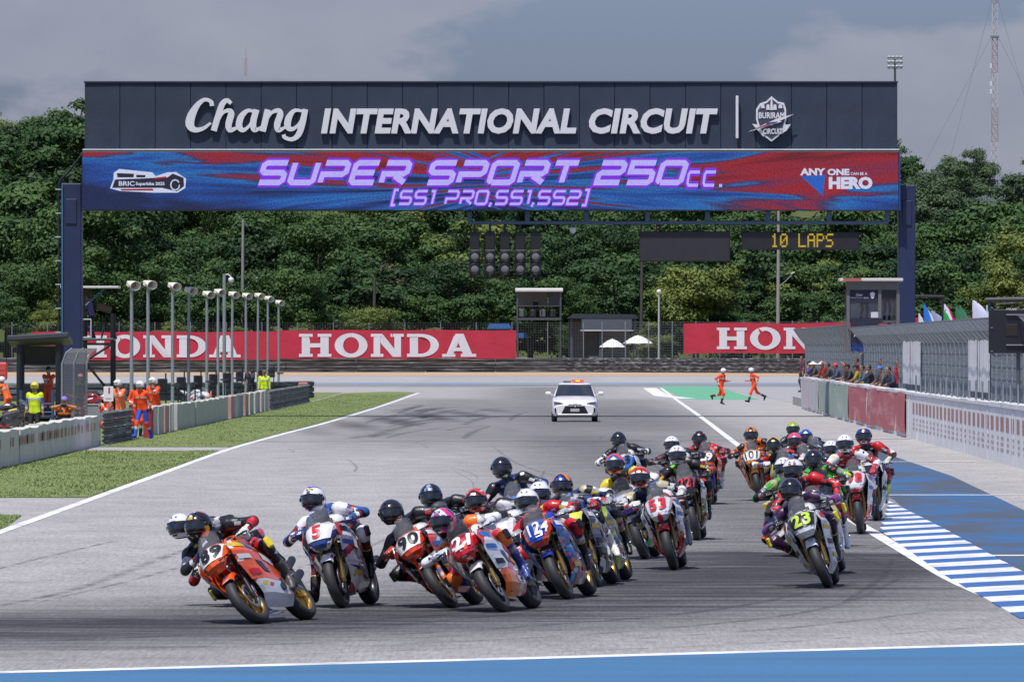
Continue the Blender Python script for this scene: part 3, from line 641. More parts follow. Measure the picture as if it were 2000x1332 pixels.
# slab-serif lettering H O N D A from polygons
def slab(ch):
    t, s, sh = 0.30, 0.5, 0.15
    if ch == 'H':
        return 1.18, [[(.10, 0), (.40, 0), (.40, 1), (.10, 1)], [(.78, 0), (1.08, 0), (1.08, 1), (.78, 1)], [(.40, .41), (.78, .41), (.78, .59), (.40, .59)],
                      [(0, 0), (.5, 0), (.5, .13), (0, .13)], [(.68, 0), (1.18, 0), (1.18, .13), (.68, .13)], [(0, .87), (.5, .87), (.5, 1), (0, 1)], [(.68, .87), (1.18, .87), (1.18, 1), (.68, 1)]]
    if ch == 'N':
        return 1.2, [[(.10, 0), (.34, 0), (.34, 1), (.10, 1)], [(.86, 0), (1.1, 0), (1.1, 1), (.86, 1)], [(.06, 1), (.42, 1), (1.1, .0), (.80, 0)],
                     [(0, 0), (.46, 0), (.46, .13), (0, .13)], [(.72, .87), (1.2, .87), (1.2, 1), (.72, 1)], [(0, .87), (.4, .87), (.4, 1), (0, 1)]]
    if ch == 'A':
        return 1.24, [[(.12, 0), (.36, 0), (.74, 1), (.46, 1)], [(.80, 0), (1.14, 0), (.78, 1), (.46, 1)], [(.30, .25), (.9, .25), (.85, .40), (.36, .40)],
                      [(0, 0), (.48, 0), (.48, .13), (0, .13)], [(.68, 0), (1.24, 0), (1.24, .13), (.68, .13)]]
    ring = []
    if ch == 'O':
        n = 28; q = []
        for i in range(n):
            a, b = 2 * math.pi * i / n, 2 * math.pi * (i + 1) / n
            q.append([(.6 + .6 * math.cos(a), .5 + .53 * math.sin(a)), (.6 + .6 * math.cos(b), .5 + .53 * math.sin(b)), (.6 + .29 * math.cos(b), .5 + .36 * math.sin(b)), (.6 + .29 * math.cos(a), .5 + .36 * math.sin(a))])
        return 1.2, q
    if ch == 'D':
        n = 14; q = [[(.10, .0), (.40, .0), (.40, 1), (.10, 1)], [(0, 0), (.5, 0), (.5, .14), (0, .14)], [(0, .86), (.5, .86), (.5, 1), (0, 1)]]
        for i in range(n):
            a, b = -math.pi / 2 + math.pi * i / n, -math.pi / 2 + math.pi * (i + 1) / n
            q.append([(.5 + .66 * math.cos(a), .5 + .5 * math.sin(a)), (.5 + .66 * math.cos(b), .5 + .5 * math.sin(b)), (.5 + .36 * math.cos(b), .5 + .36 * math.sin(b)), (.5 + .36 * math.cos(a), .5 + .36 * math.sin(a))])
        return 1.16, q
M_red = mat('red_banner_cloth', (0.40, 0.018, 0.045), 0.75, var=0.18, scale=0.5, bump=0.25, bscale=0.9, dist=0.25)
M_wprint = mat('white_banner_print', (0.58, 0.60, 0.65), 0.75, var=0.06, scale=0.8)
def slab_banner(x0, x1, y0, y1, d, tx0, tx1, ty0, ty1, label, txt='HONDA', xclip=None):
    X0, X1, Z1, Z0 = PX(x0, d), PX(x1, d), PZ(y0, d), PZ(y1, d); root = empty('banner', ((X0 + X1) / 2, d, Z0)); tag(root, label, 'banner', 'red advertising banners on the back fence'); cx = (X0 + X1) / 2
    wav = lambda x, z: 0.05 * math.sin(x * 1.1) + 0.03 * math.sin(x * 2.7 + z)
    MB().shell(lambda x, z: (x - cx, wav(x, z), z + 0.04 * math.sin(x * 0.6) * (1 if z > .1 else 1)), lin(X0, X1, 70), lin(0, Z1 - Z0, 5), 0.02).build('cloth', M_red, root)
    tot = sum(slab(c)[0] for c in txt) + .12 * (len(txt) - 1); TX0, TX1 = PX(tx0, d), PX(tx1, d); TZ1, TZ0 = PZ(ty0, d) - Z0, PZ(ty1, d) - Z0; k = (TX1 - TX0) / tot; x = TX0
    for c in txt:
        w, polys = slab(c); mb = MB()
        for i, q in enumerate(polys):
            mb.add([(x + p[0] * k - cx, wav(x + p[0] * k, 0) - .045 - .0015 * (i % 9), TZ0 + p[1] * (TZ1 - TZ0)) for p in q], [tuple(range(len(q)))])
        mb.build('letter', M_wprint, root); x += (w + .12) * k
    return root
slab_banner(62, 545, 648, 703, 913, 150, 470, 655, 698, 'red banner with white slab letters behind the leftmost gantry column')
slab_banner(546, 1008, 645, 700, 913, 584, 930, 652, 697, 'red banner with white slab letters in the centre left of the umbrellas')
slab_banner(1335, 1800, 631, 690, 868, 1400, 1722, 640, 682, 'red banner with white slab letters partly hidden by the pit wall fence')
# ================================================================== START GANTRY
GD = 327.0
M_navy = mat('navy_column_paint', (0.010, 0.020, 0.070), 0.55, var=0.25, scale=1.2, bump=0.15, bscale=6)
M_panel = mat('slate_panel', (0.019, 0.030, 0.056), 0.8, var=0.4, scale=0.9, bump=0.2, bscale=1.5, dist=0.1)
M_steelblue = mat('blue_grey_steel', (0.07, 0.11, 0.17), 0.5, 0.2, var=0.2, scale=2)
M_black = mat('black_plastic', (0.012, 0.012, 0.014), 0.45, var=0.3, scale=5)
M_letter = mat('pale_sign_letter', (0.62, 0.62, 0.65), 0.55, var=0.06, scale=1.0)
M_trim = mat('pale_trim', (0.40, 0.44, 0.46), 0.6, var=0.3, scale=2)
gan = empty('start_gantry', (0, GD, 0)); tag(gan, 'dark blue start gantry spanning the track with raised white circuit name', 'gantry')
gx = lambda x: PX(x, GD); gz = lambda y: PZ(y, GD)
# columns
for xa, xb, yt in ((118, 158, 358), (1756, 1789, 361)):
    mb = MB(); X0, X1 = gx(xa), gx(xb); mb.box(((X0 + X1) / 2, 1.0, gz(yt) / 2), (X1 - X0, 1.3, gz(yt)), bev=.04)
    c = mb.build('column', M_navy, gan)
    MB().box(((X0 + X1) / 2, .33, gz(yt + 55)), ((X1 - X0) * .55, .06, 1.0), bev=.02).build('access_hatch', M_navy, c)
    MB().box(((X0 + X1) / 2, 1.0, .15), (X1 - X0 + .5, 1.9, .3), bev=.05).build('footing', mat('concrete', (0.33, 0.32, 0.30), 0.9, var=0.25, scale=2, bump=.2), c)
MB().cyl((gx(114), .6, 0), (gx(114), .6, gz(355)), .05, n=6).build('cable_pipe', M_black, gan)
MB().cyl((gx(121), .3, 1), (gx(121), .3, gz(360)), .035, n=6).build('cable_pipe', mat('blue_conduit', (.05, .14, .28), .5), gan)
for k in range(9):
    z = 1.5 + k * 0.95; MB().box((gx(117.5), .42, z), (.42, .05, .04)).build('pipe_clamp', M_trim, gan)
MB().tube([(gx(160), .6, gz(300)), (gx(130), .6, gz(338)), (gx(116), .6, gz(352)), (gx(114), .6, gz(366))], .05, 6).build('cable_pipe', M_black, gan)
# body behind the panels
MB().box(((gx(165) + gx(1753)) / 2, 1.0, (gz(163) + gz(411)) / 2), (gx(1753) - gx(165), 1.7, gz(163) - gz(411)), bev=.03).build('truss_box', M_panel, gan)
nP = 23; X0, X1 = gx(165), gx(1753); w = (X1 - X0) / nP
for i in range(nP):
    mb = MB(); mb.box((0, 0, 0), (w - .018, .06, gz(162.5) - gz(291)), bev=.012)
    mb.build('panel', M_panel, gan, Matrix.Translation((X0 + w * (i + .5), .10 + random.uniform(-.008, .008), (gz(162.5) + gz(291)) / 2)) @ Euler((random.uniform(-.004, .004), 0, random.uniform(-.006, .006))).to_matrix().to_4x4())
MB().box(((X0 + X1) / 2, .02, gz(293.2)), (X1 - X0 + .15, .34, .07), bev=.02).build('ledge', M_trim, gan)
MB().box(((X0 + X1) / 2, .6, gz(162) + .03), (X1 - X0 + .05, 1.2, .06)).build('coping', M_panel, gan)

# raised letters
def solid_strokes(lines, toX, toZ, y_face, depth, kz=0.002):
    """lines: list of (points, widths) in picture-plane units; each becomes a ribbon with depth"""
    mb = MB()
    for i, (pl, wd_) in enumerate(lines):
        V, Q = stroke(pl, wd_); y0 = y_face - kz * i; n = len(V)
        A = [(toX(p[0]), y0, toZ(p[1])) for p in V]; B = [(x, y0 + depth, z) for x, _, z in A]
        mb.add(A + B, [q for q in Q] + [tuple(a + n for a in q[::-1]) for q in Q])
        rim = list(range(0, n, 2)) + list(range(n - 1, 0, -2))
        mb.add(A + B, [(rim[j], rim[(j + 1) % n], rim[(j + 1) % n] + n, rim[j] + n)[::-1] for j in range(n)])
    return mb
zx = lambda u: gx(100 + u * 0.33); zz_ = lambda v: gz(140 + v * 0.33)
def cs(pts, ws, n=22):
    q = [tuple(p) + (w_,) for p, w_ in zip(pts, ws)]; r = [catmull(q, t) for t in lin(0, 1, n)]
    return [(a[0], a[1]) for a in r], [max(3.0, a[2]) for a in r]
script = {
 'C': [cs([(952, 205), (945, 178), (905, 168), (862, 205), (828, 268), (822, 318), (850, 346), (900, 338), (945, 305)], [26, 22, 22, 34, 50, 50, 32, 22, 14])],
 'h': [cs([(1066, 190), (1040, 172), (1012, 196), (988, 265), (962, 352)], [22, 26, 34, 36, 36]), cs([(985, 300), (1015, 246), (1052, 232), (1066, 252), (1050, 312), (1058, 346), (1090, 338), (1118, 318)], [14, 18, 26, 38, 38, 32, 20, 10])],
 'a': [cs([(1205, 240), (1165, 232), (1125, 268), (1112, 322), (1136, 348), (1172, 322), (1200, 270)], [16, 22, 36, 38, 26, 16, 12]), cs([(1215, 226), (1196, 300), (1202, 344), (1232, 338), (1258, 316)], [36, 38, 32, 18, 10])],
 'n': [cs([(1282, 226), (1270, 280), (1252, 356)], [36, 37, 36]), cs([(1272, 296), (1304, 246), (1344, 232), (1356, 256), (1338, 312), (1344, 346), (1372, 338), (1398, 316)], [12, 18, 28, 38, 38, 32, 18, 10])],
 'g': [cs([(1492, 236), (1440, 232), (1406, 276), (1400, 326), (1428, 342), (1466, 312), (1490, 262)], [16, 22, 38, 38, 24, 16, 12]), cs([(1505, 224), (1486, 310), (1464, 374), (1426, 402), (1384, 392), (1376, 374)], [32, 38, 34, 24, 22, 24])]}
for ch in 'Chang':
    solid_strokes([(p, [q * 1.0 for q in w_]) for p, w_ in script[ch]], zx, zz_, -.11, .14).build('letter', M_letter, gan)
def raised_text(txt, xa, xb, yt, yb, bold, shear, depth, parent, m, y_face, name='letter', X=gx, Z=gz, split=True):
    V, Fc = text_geo(txt, bold, shear, 0.5, 1.04); V = V.copy(); x0, x1 = V[:, 0].min(), V[:, 0].max(); y0, y1 = V[:, 1].min(), V[:, 1].max()
    A = np.zeros_like(V); A[:, 0] = X(xa) + (V[:, 0] - x0) / (x1 - x0) * (X(xb) - X(xa)); A[:, 2] = Z(yb) + (V[:, 1] - y0) / (y1 - y0) * (Z(yt) - Z(yb)); A[:, 1] = y_face - (V[:, 2] - .5) * depth
    if not split:
        return ob(name, me(name, A, Fc), m, parent)
    for (v, f) in split_islands([tuple(a) for a in A], Fc): ob(name, me(name, v, f), m, parent)
raised_text('INTERNATIONAL', 627, 1126, 212, 262, .045, .17, .14, gan, M_letter, -.11)
raised_text('CIRCUIT', 1150, 1402, 212, 262, .045, .17, .14, gan, M_letter, -.11)
MB().box((gx(1439.5), -.12, (gz(188) + gz(271)) / 2), (.11, .2, gz(188) - gz(271)), bev=.02).build('divider_bar', M_letter, gan)
# crest
cx_ = lambda u: gx(1340 + u * .26); cz_ = lambda v: gz(140 + v * .26)
sh = [(525, 285), (555, 240), (600, 226), (640, 188), (690, 228), (735, 238), (750, 285), (752, 365), (735, 432), (690, 490), (640, 527), (590, 490), (545, 432), (525, 365)]
crest = MB().prism([(cx_(a), cz_(b)) for a, b in sh], -.2, .05).build('crest_shield', M_letter, gan)
shr = [(640 + (a - 640) * .88, 357 + (b - 357) * .9) for a, b in sh]
MB().prism([(cx_(a), cz_(b)) for a, b in shr], -.215, -.2).build('crest_field', mat('crest_navy', (.04, .05, .08), .6), crest)
MB().prism([(cx_(a), cz_(b)) for a, b in [(495, 395), (540, 400), (590, 470), (580, 492), (535, 440)]], -.19, .0).build('crest_ribbon', M_letter, crest)
MB().prism([(cx_(a), cz_(b)) for a, b in [(785, 398), (742, 402), (690, 468), (715, 470), (755, 445)]], -.19, .0).build('crest_ribbon', M_letter, crest)
for a0, b0, a1, b1 in ((560, 250, 590, 278), (600, 250, 628, 290), (652, 250, 680, 290), (692, 250, 722, 278)):
    MB().prism([(cx_(a0), cz_(b1)), (cx_(a1), cz_(b1)), (cx_(a1 - 4), cz_(b0)), (cx_(a0 + 4), cz_(b0))], -.24, -.215).build('crest_tower', M_letter, crest)
MB().prism([(cx_(630), cz_(292)), (cx_(652), cz_(292)), (cx_(646), cz_(215)), (cx_(640), cz_(200)), (cx_(635), cz_(215))], -.25, -.215).build('crest_tower', M_letter, crest)
raised_text('BURIRAM', 1340 + 545 * .26, 1340 + 738 * .26, 140 + 308 * .26, 140 + 355 * .26, .03, 0, .02, crest, M_letter, -.24, 'crest_text', split=False)
raised_text('CIRCUIT', 1340 + 578 * .26, 1340 + 722 * .26, 140 + 430 * .26, 140 + 472 * .26, .03, 0, .02, crest, M_letter, -.24, 'crest_text', split=False)
MB().prism([(cx_(a), cz_(b)) for a, b in [(465, 455), (600, 392), (690, 352), (810, 322), (700, 375), (720, 378), (560, 430)]], -.275, -.245).build('crest_flash', M_letter, crest)
MB().prism([(cx_(a), cz_(b)) for a, b in [(490, 440), (610, 396), (640, 404), (560, 422)]], -.285, -.276).build('crest_flash', mat('crest_red', (.35, .03, .06), .6), crest)
MB().prism([(cx_(a), cz_(b)) for a, b in [(605, 385), (690, 378), (665, 392), (600, 400)]], -.287, -.276).build('crest_flash', mat('crest_blue', (.03, .05, .2), .6), crest)

# ------------------------------------------------------------------ LED screen
def led_mat(key):
    m = mat(key, (0.02, 0.02, 0.02), 0.8); t = m.node_tree; b = t.nodes['Principled BSDF']; b.inputs['Specular IOR Level'].default_value = 0.1
    tcn = t.nodes.new('ShaderNodeTexCoord'); sep = t.nodes.new('ShaderNodeSeparateXYZ'); t.links.new(tcn.outputs['Object'], sep.inputs[0])
    def mth(op, a, b_=None):
        n = t.nodes.new('ShaderNodeMath'); n.operation = op
        for i, q in enumerate((a, b_)):
            if q is None: continue
            if isinstance(q, (int, float)): n.inputs[i].default_value = q
            else: t.links.new(q, n.inputs[i])
        return n.outputs[0]
    # fan of rays opening from the middle: slope z/(|x|+c)
    ax = mth('ABSOLUTE', mth('ADD', sep.outputs['X'], 1.0)); den = mth('ADD', ax, 2.2); zc = mth('SUBTRACT', sep.outputs['Z'], 1.1)
    slope = mth('DIVIDE', zc, den)
    sg = mth('SIGN', mth('ADD', sep.outputs['X'], 1.0))
    cmb = t.nodes.new('ShaderNodeCombineXYZ'); t.links.new(mth('MULTIPLY', slope, 10.0), cmb.inputs[0]); t.links.new(mth('MULTIPLY', ax, 0.05), cmb.inputs[1]); t.links.new(mth('MULTIPLY', sg, 4.0), cmb.inputs[2])
    n = t.nodes.new('ShaderNodeTexNoise'); n.inputs['Scale'].default_value = 1.5; n.inputs['Detail'].default_value = 3.5; n.inputs['Distortion'].default_value = 0.5
    t.links.new(cmb.outputs[0], n.inputs['Vector'])
    f = mth('ADD', n.outputs['Fac'], mth('MULTIPLY', sep.outputs['X'], 0.0065)); f = mth('ADD', mth('ADD', f, mth('MULTIPLY', zc, 0.085)), -.025)
    r = t.nodes.new('ShaderNodeValToRGB'); el = r.color_ramp.elements
    stops = [(0.34, (.003, .01, .06)), (0.41, (.006, .05, .26)), (0.47, (.01, .11, .36)), (0.505, (.03, .02, .08)), (0.53, (.16, .012, .04)), (0.60, (.24, .006, .016)), (0.68, (.10, .004, .012)), (.76, (.27, .008, .015))]
    while len(el) < len(stops): el.new(0.9)
    for e, (p, c) in zip(el, stops): e.position = p; e.color = (*c, 1)
    t.links.new(f, r.inputs[0])
    px_ = t.nodes.new('ShaderNodeTexNoise'); px_.inputs['Scale'].default_value = 14; px_.inputs['Detail'].default_value = 1; t.links.new(tcn.outputs['Object'], px_.inputs['Vector'])
    g = t.nodes.new('ShaderNodeMapRange'); g.inputs['From Min'].default_value = .3; g.inputs['From Max'].default_value = .7; g.inputs['To Min'].default_value = .65; g.inputs['To Max'].default_value = 1.35; t.links.new(px_.outputs['Fac'], g.inputs['Value'])
    x = t.nodes.new('ShaderNodeMix'); x.data_type = 'RGBA'; x.blend_type = 'MULTIPLY'; x.inputs['Factor'].default_value = 1; t.links.new(r.outputs[0], x.inputs['A']); t.links.new(g.outputs[0], x.inputs['B'])
    t.links.new(x.outputs['Result'], b.inputs['Emission Color']); b.inputs['Emission Strength'].default_value = 1.1
    return m
def led_ink(key, c1, c2, s=1.0):
    m = mat(key, (0.02, 0.02, 0.02), 0.8); t = m.node_tree; b = t.nodes['Principled BSDF']; b.inputs['Specular IOR Level'].default_value = 0.1
    tcn = t.nodes.new('ShaderNodeTexCoord'); n = t.nodes.new('ShaderNodeTexNoise'); n.inputs['Scale'].default_value = 13; n.inputs['Detail'].default_value = 2; t.links.new(tcn.outputs['Object'], n.inputs['Vector'])
    r = t.nodes.new('ShaderNodeMapRange'); r.inputs['From Min'].default_value = .35; r.inputs['From Max'].default_value = .65; t.links.new(n.outputs['Fac'], r.inputs['Value'])
    x = t.nodes.new('ShaderNodeMix'); x.data_type = 'RGBA'; x.inputs['A'].default_value = (*c1, 1); x.inputs['B'].default_value = (*c2, 1)
    t.links.new(r.outputs[0], x.inputs['Factor']); t.links.new(x.outputs['Result'], b.inputs['Emission Color']); b.inputs['Emission Strength'].default_value = s
    return m
zb = gz(412); led = empty('led_screen', (0, GD - .25, zb)); tag(led, 'long LED screen with red and blue artwork under the slate gantry panels', 'screen')
lx = gx; lz = lambda y: gz(y) - zb
MB().box(((gx(160) + gx(1756)) / 2, .12, (lz(296) + lz(412)) / 2), (gx(1756) - gx(160), .2, lz(296) - lz(412)), bev=.03).build('screen_housing', M_black, led)
MB().add([(gx(162), .0, lz(410.5)), (gx(1754), .0, lz(410.5)), (gx(1754), .0, lz(297.5)), (gx(162), .0, lz(297.5))], [(0, 1, 2, 3)]).build('screen_face', led_mat('led_artwork'), led)
MB().box((gx(1756.5), .1, (lz(296) + lz(412)) / 2), (.06, .26, lz(296) - lz(412))).build('screen_edge', mat('blue_edge', (.01, .05, .2), .5), led)
I_glow = led_ink('led_violet', (0.22, 0.02, 0.62), (0.16, 0.03, 0.75)); I_txt = led_ink('led_pale_blue', (0.52, 0.40, 0.90), (0.36, 0.38, 0.84)); I_white = led_ink('led_white', (.5, .55, .75), (.6, .62, .78))
I_dark = led_ink('led_dark', (.006, .008, .03), (.012, .01, .03)); I_red = led_ink('led_red', (.32, .01, .02), (.25, .005, .02)); I_blue = led_ink('led_blue', (.01, .07, .4), (.01, .12, .5))
def led_block(txt, xa, xb, yt, yb, gw, sw, gap, shear):
    lines, tot = block_text(txt, gw, sw, gap); H_ = yb - yt
    for nm, extra, ink, y in (('glow', .22, I_glow, -.004), ('lettering', 0.0, I_txt, -.03)):
        mb = MB()
        for i, pl in enumerate(lines):
            V, Q = stroke(pl, sw + extra)
            W_ = []
            for p in V:
                x = p[0] + shear * (p[1] - .5); W_.append((lx(xa + (x + sw / 2) / (tot + sw) * (xb - xa)), y - .0006 * i, lz(yb - (sw / 2 + p[1] * (1 - sw)) * H_)))
            mb.add(W_, Q)
        mb.build(nm, ink, led)
led_block('SUPER SPORT 250', 507, 1340, 311, 365, 1.25, .29, .42, .34)
led_block('cc', 1343, 1400, 312, 366, .62, .13, .3, .2)
MB().box((lx(1407), -.02, lz(363)), (.12, .01, .12)).build('lettering', I_txt, led)
led_block('[SS1 PRO,SS1,SS2]', 766, 1148, 371, 402, 1.0, .2, .36, .28)
def led_text(txt, xa, xb, yt, yb, ink, bold=.02, shear=0.0, y=-.02):
    V, Fc = text_geo(txt, bold, shear); x0, x1 = V[:, 0].min(), V[:, 0].max(); y0, y1 = V[:, 1].min(), V[:, 1].max()
    W_ = [(lx(xa + (v[0] - x0) / (x1 - x0) * (xb - xa)), y, lz(yb - (v[1] - y0) / (y1 - y0) * (yb - yt))) for v in V]
    ob('lettering', me('lettering', W_, Fc), ink, led)
ux = lambda u: 100 + u * .33; uy = lambda v: 140 + v * .33
def led_poly(pts, ink, y, f=(ux, uy)): MB().add([(lx(f[0](a)), y, lz(f[1](b))) for a, b in pts], [tuple(range(len(pts)))]).build('logo_shape', ink, led)
led_poly([(372, 600), (405, 578), (600, 598), (620, 620), (690, 598), (740, 596), (800, 635), (795, 690), (750, 718), (600, 718), (410, 708), (350, 692), (370, 640)], I_white, -.006)
led_poly([(380, 640), (690, 628), (720, 605), (785, 630), (788, 680), (745, 710), (700, 700), (660, 690), (362, 690)], I_dark, -.010)
led_poly([(610, 630), (680, 622), (690, 632), (612, 640)], I_red, -.016); led_poly([(410, 696), (600, 694), (612, 706), (420, 706)], I_red, -.016)
led_text('BRIC', 100 + 402 * .33, 100 + 495 * .33, 140 + 650 * .33, 140 + 678 * .33, I_white); led_text('Superbike 2025', 100 + 502 * .33, 100 + 672 * .33, 140 + 655 * .33, 140 + 680 * .33, I_white, .03)
led_poly([(390, 602), (492, 606), (490, 628), (394, 628)], I_dark, -.012)
led_poly([(505, 612), (560, 614), (558, 628), (505, 628)], I_dark, -.012)
wheel = [(735 + 26 * math.cos(t), 672 + 30 * math.sin(t)) for t in lin(0, 5.8, 12)]
V, Q = stroke(wheel, 7); MB().add([(lx(ux(p[0])), -.018, lz(uy(p[1]))) for p in V], Q).build('logo_shape', I_white, led)
vx = lambda u: 1340 + u * .26; vy = lambda v: 140 + v * .26
led_text('ANY', vx(855), vx(1045), vy(728), vy(782), I_white, .05, .0); led_text('ONE', vx(1060), vx(1225), vy(732), vy(782), I_white, .05)
led_text('HERO', vx(1070), vx(1398), vy(792), vy(885), I_white, .06); led_text('CAN BE A', vx(1235), vx(1360), vy(758), vy(780), I_white, .02)
led_poly([(860, 788), (1046, 775), (1025, 938)], I_blue, -.008, (vx, vy)); led_poly([(1052, 790), (1210, 890), (1040, 938)], I_red, -.008, (vx, vy))

# ------------------------------------------------------------------ rail, start lights, boards hung below
rail = empty('hanging_rail', (gx(1325), GD + .3, gz(435))); tag(rail, 'blue grey steel rail hanging under the LED screen', 'rail'); ox = gx(1325); oz = gz(435)
MB().box((0, 0, 0), (gx(1737) - gx(914), .14, .14), bev=.02).build('bar', M_steelblue, rail)
for x in (917, 1030, 1146, 1265, 1382, 1500, 1620, 1734): MB().box((gx(x) - ox, 0, (gz(411) + gz(434)) / 2 - oz), (.2, .12, gz(411) - gz(434) - .02), bev=.02).build('hanger', M_steelblue, rail)
M_lens = mat('grey_lamp_lens', (0.14, 0.14, 0.15), 0.4, coat=.3, var=.1, scale=8)
names5 = ['leftmost', 'second from left', 'middle', 'fourth from left', 'rightmost']
hd = MB().box((0, 0, 0), (.40, .26, gz(458) - gz(508)), bev=.03).mesh('upper_housing'); hl = MB().box((0, 0, 0), (.44, .28, gz(488) - gz(538)), bev=.03).mesh('lamp_housing')
mbl = MB(); mbl.lathe([(0, -.05), (.12, -.045), (.19, -.01), (.2, .02)], axis='Y', n=18); ll = mbl.mesh('lamp')
mbl = MB(); mbl.lathe([(.2, -.0), (.225, -.0), (.225, -.07), (.2, -.07)], axis='Y', n=18, closed=True); lv = mbl.mesh('lamp_visor')
for i, x in enumerate((927, 957, 986, 1016, 1046)):
    r = empty('start_light', (gx(x), GD + .3, gz(540))); tag(r, f'black start light column with two grey lamps, {names5[i]} of the five', 'start light', 'start lights under the gantry'); z0 = gz(540)
    ob('upper_housing', hd, M_black, r, Matrix.Translation((0, 0, (gz(458) + gz(488)) / 2 - z0 - .1)))
    h_ = ob('lamp_housing', hl, M_black, r, Matrix.Translation((0, -.03, (gz(488) + gz(538)) / 2 - z0)))
    for y in (501, 525.5):
        lm = ob('lamp', ll, M_lens, r, Matrix.Translation((0, -.19, gz(y) - z0))); ob('lamp_visor', lv, M_black, lm)
    MB().cyl((0, 0, gz(458) - z0), (0, 0, gz(436) - z0), .05, n=6).build('hanger', M_black, r)
    MB().box((0, .05, gz(541) - z0), (.6, .06, .05)).build('lower_bar', M_black, r)
cd = empty('dome_camera', (gx(1119), GD + .3, gz(456))); tag(cd, 'small white dome camera hanging from the rail beside the start lights', 'camera')
MB().lathe([(0, 0), (.09, .03), (.13, .11), (.13, .2), (.1, .24), (0, .25)], n=14).build('dome', mat('white_plastic', (.6, .6, .6), .4), cd); MB().cyl((0, 0, .24), (0, 0, gz(437) - gz(456)), .03, n=6).build('stem', M_black, cd)
b1 = empty('message_board', (gx(1338), GD + .3, gz(511))); tag(b1, 'large blank black message board hanging left of the lap board', 'board')
MB().box((0, 0, (gz(452) - gz(511)) / 2), (gx(1427) - gx(1250), .2, gz(452) - gz(511)), bev=.03).build('casing', mat('dull_black_board', (.018, .018, .024), .6, var=.3, scale=3), b1)
for x in (1252, 1283, 1308, 1338, 1368, 1398, 1425): MB().cyl((gx(x) - gx(1338), 0, gz(452) - gz(511)), (gx(x) - gx(1338), 0, gz(437) - gz(511)), .03, n=5).build('bracket', M_black, b1)
b2 = empty('lap_board', (gx(1564), GD + .3, gz(488))); tag(b2, 'black dot matrix board reading 10 LAPS in yellow', 'board')
MB().box((0, 0, (gz(453) - gz(488)) / 2), (gx(1679) - gx(1449), .2, gz(453) - gz(488)), bev=.03).build('casing', mat('black_board', (.01, .01, .013), .55, var=.3, scale=3), b2)
for x in (1456, 1545, 1580, 1668): MB().cyl((gx(x) - gx(1564), 0, gz(453) - gz(488)), (gx(x) - gx(1564), 0, gz(437) - gz(488)), .03, n=5).build('bracket', M_black, b2)
DOT = {'1': '00100 01100 00100 00100 00100 00100 01110', '0': '01110 10001 10011 10101 11001 10001 01110', ' ': '00000 ' * 7, 'L': '10000 10000 10000 10000 10000 10000 11111', 'A': '01110 10001 10001 11111 10001 10001 10001', 'P': '11110 10001 10001 11110 10000 10000 10000', 'S': '01111 10000 10000 01110 00001 00001 11110'}
mb = MB(); pit = (gx(1625) - gx(1506)) / 40.0; x0 = gx(1506) - gx(1564)
for ci, ch in enumerate('10 LAPS'):
    for r_, row in enumerate(DOT[ch].split()):
        for c_, v in enumerate(row):
            if v == '1': mb.box((x0 + (ci * 6 + c_ + .5) * pit, -.105, gz(483) - gz(488) + (6.5 - r_) * pit * 1.28), (pit * .98, .012, pit * 1.25))
mb.build('lap_text', led_ink('led_amber', (.52, .36, .02), (.40, .27, .015)), b2)

# ================================================================== RIGHT: PIT WALL, FENCE
def Xw(d): return 11.7 + (d - 187) / 180 * 1.4
def d_at(x, off=0.0):
    k = (x - 1000) / F; return (11.7 - 187 * 1.4 / 180 + off) / (k - 1.4 / 180)
M_conc = mat('pit_wall_concrete', (0.66, 0.66, 0.66), 0.85, var=0.22, scale=1.4, bump=.15, bscale=10)
wall = empty('pit_wall', (Xw(187), 187, 0)); tag(wall, 'long white concrete pit wall running along the right side of the track', 'wall')
ox, oy = Xw(187), 187
def wall_panel(d0, d1, m, h=1.35, name='wall_panel', off=0.0, z0=0.0, th=.3, parent=wall):
    mb = MB(); V = []
    for d, s in ((d0, 0), (d1, 1)):
        x = Xw(d) - ox + off; V += [(x, d - oy, z0), (x, d - oy, h), (x + th, d - oy, h), (x + th, d - oy, z0)]
    mb.add(V, [(0, 4, 5, 1), (1, 5, 6, 2), (2, 6, 7, 3), (0, 1, 2, 3), (4, 7, 6, 5)]); mb.f = [f[::-1] for f in mb.f]
    return mb.build(name, m, parent)
dd = 120.0; edge = []
while dd < 372:
    wall_panel(dd, dd + 11.96, M_conc); dd += 12
for d in [120 + 12 * i for i in range(12)]: wall_panel(d - .12, d + .12, mat('pale_joint', (.6, .6, .62), .8), 1.353, 'joint_strip', -.012, th=.02)
for i in range(63):
    d = 122 + i * 4.0; wall_panel(d, d + 3.95, mat('white_cap', (.62, .62, .62), .8, var=.3, scale=3), 1.35 + random.uniform(.07, .12), 'coping_block', -.03, 1.352, .36)
mbp = MB(); rr = random.Random(11)
M_print = mat('faded_red_print', (.36, .19, .17), .85, var=.35, scale=3)
for i in range(44):
    d = 175 + i * 2.35
    if d > d_at(1772) - 3: break
    L_ = rr.uniform(1.1, 1.4); V = [(Xw(d) - ox - .006, d - oy, .78), (Xw(d) - ox - .006, d - oy, 1.12), (Xw(d + L_) - ox - .006, d + L_ - oy, 1.12), (Xw(d + L_) - ox - .006, d + L_ - oy, .78)]
    mbp.add(V, [(0, 1, 2, 3)])
    for k in range(3):
        z = .3 + k * .14; l2 = L_ * rr.uniform(.5, 1); mbp.add([(Xw(d) - ox - .006, d - oy, z), (Xw(d) - ox - .006, d - oy, z + .07), (Xw(d + l2) - ox - .006, d + l2 - oy, z + .07), (Xw(d + l2) - ox - .006, d + l2 - oy, z)], [(0, 1, 2, 3)], 1)
tag(mbp.build('wall_print', [M_print, mat('faded_grey_print', (.40, .34, .34), .85)], wall), kind='stuff')
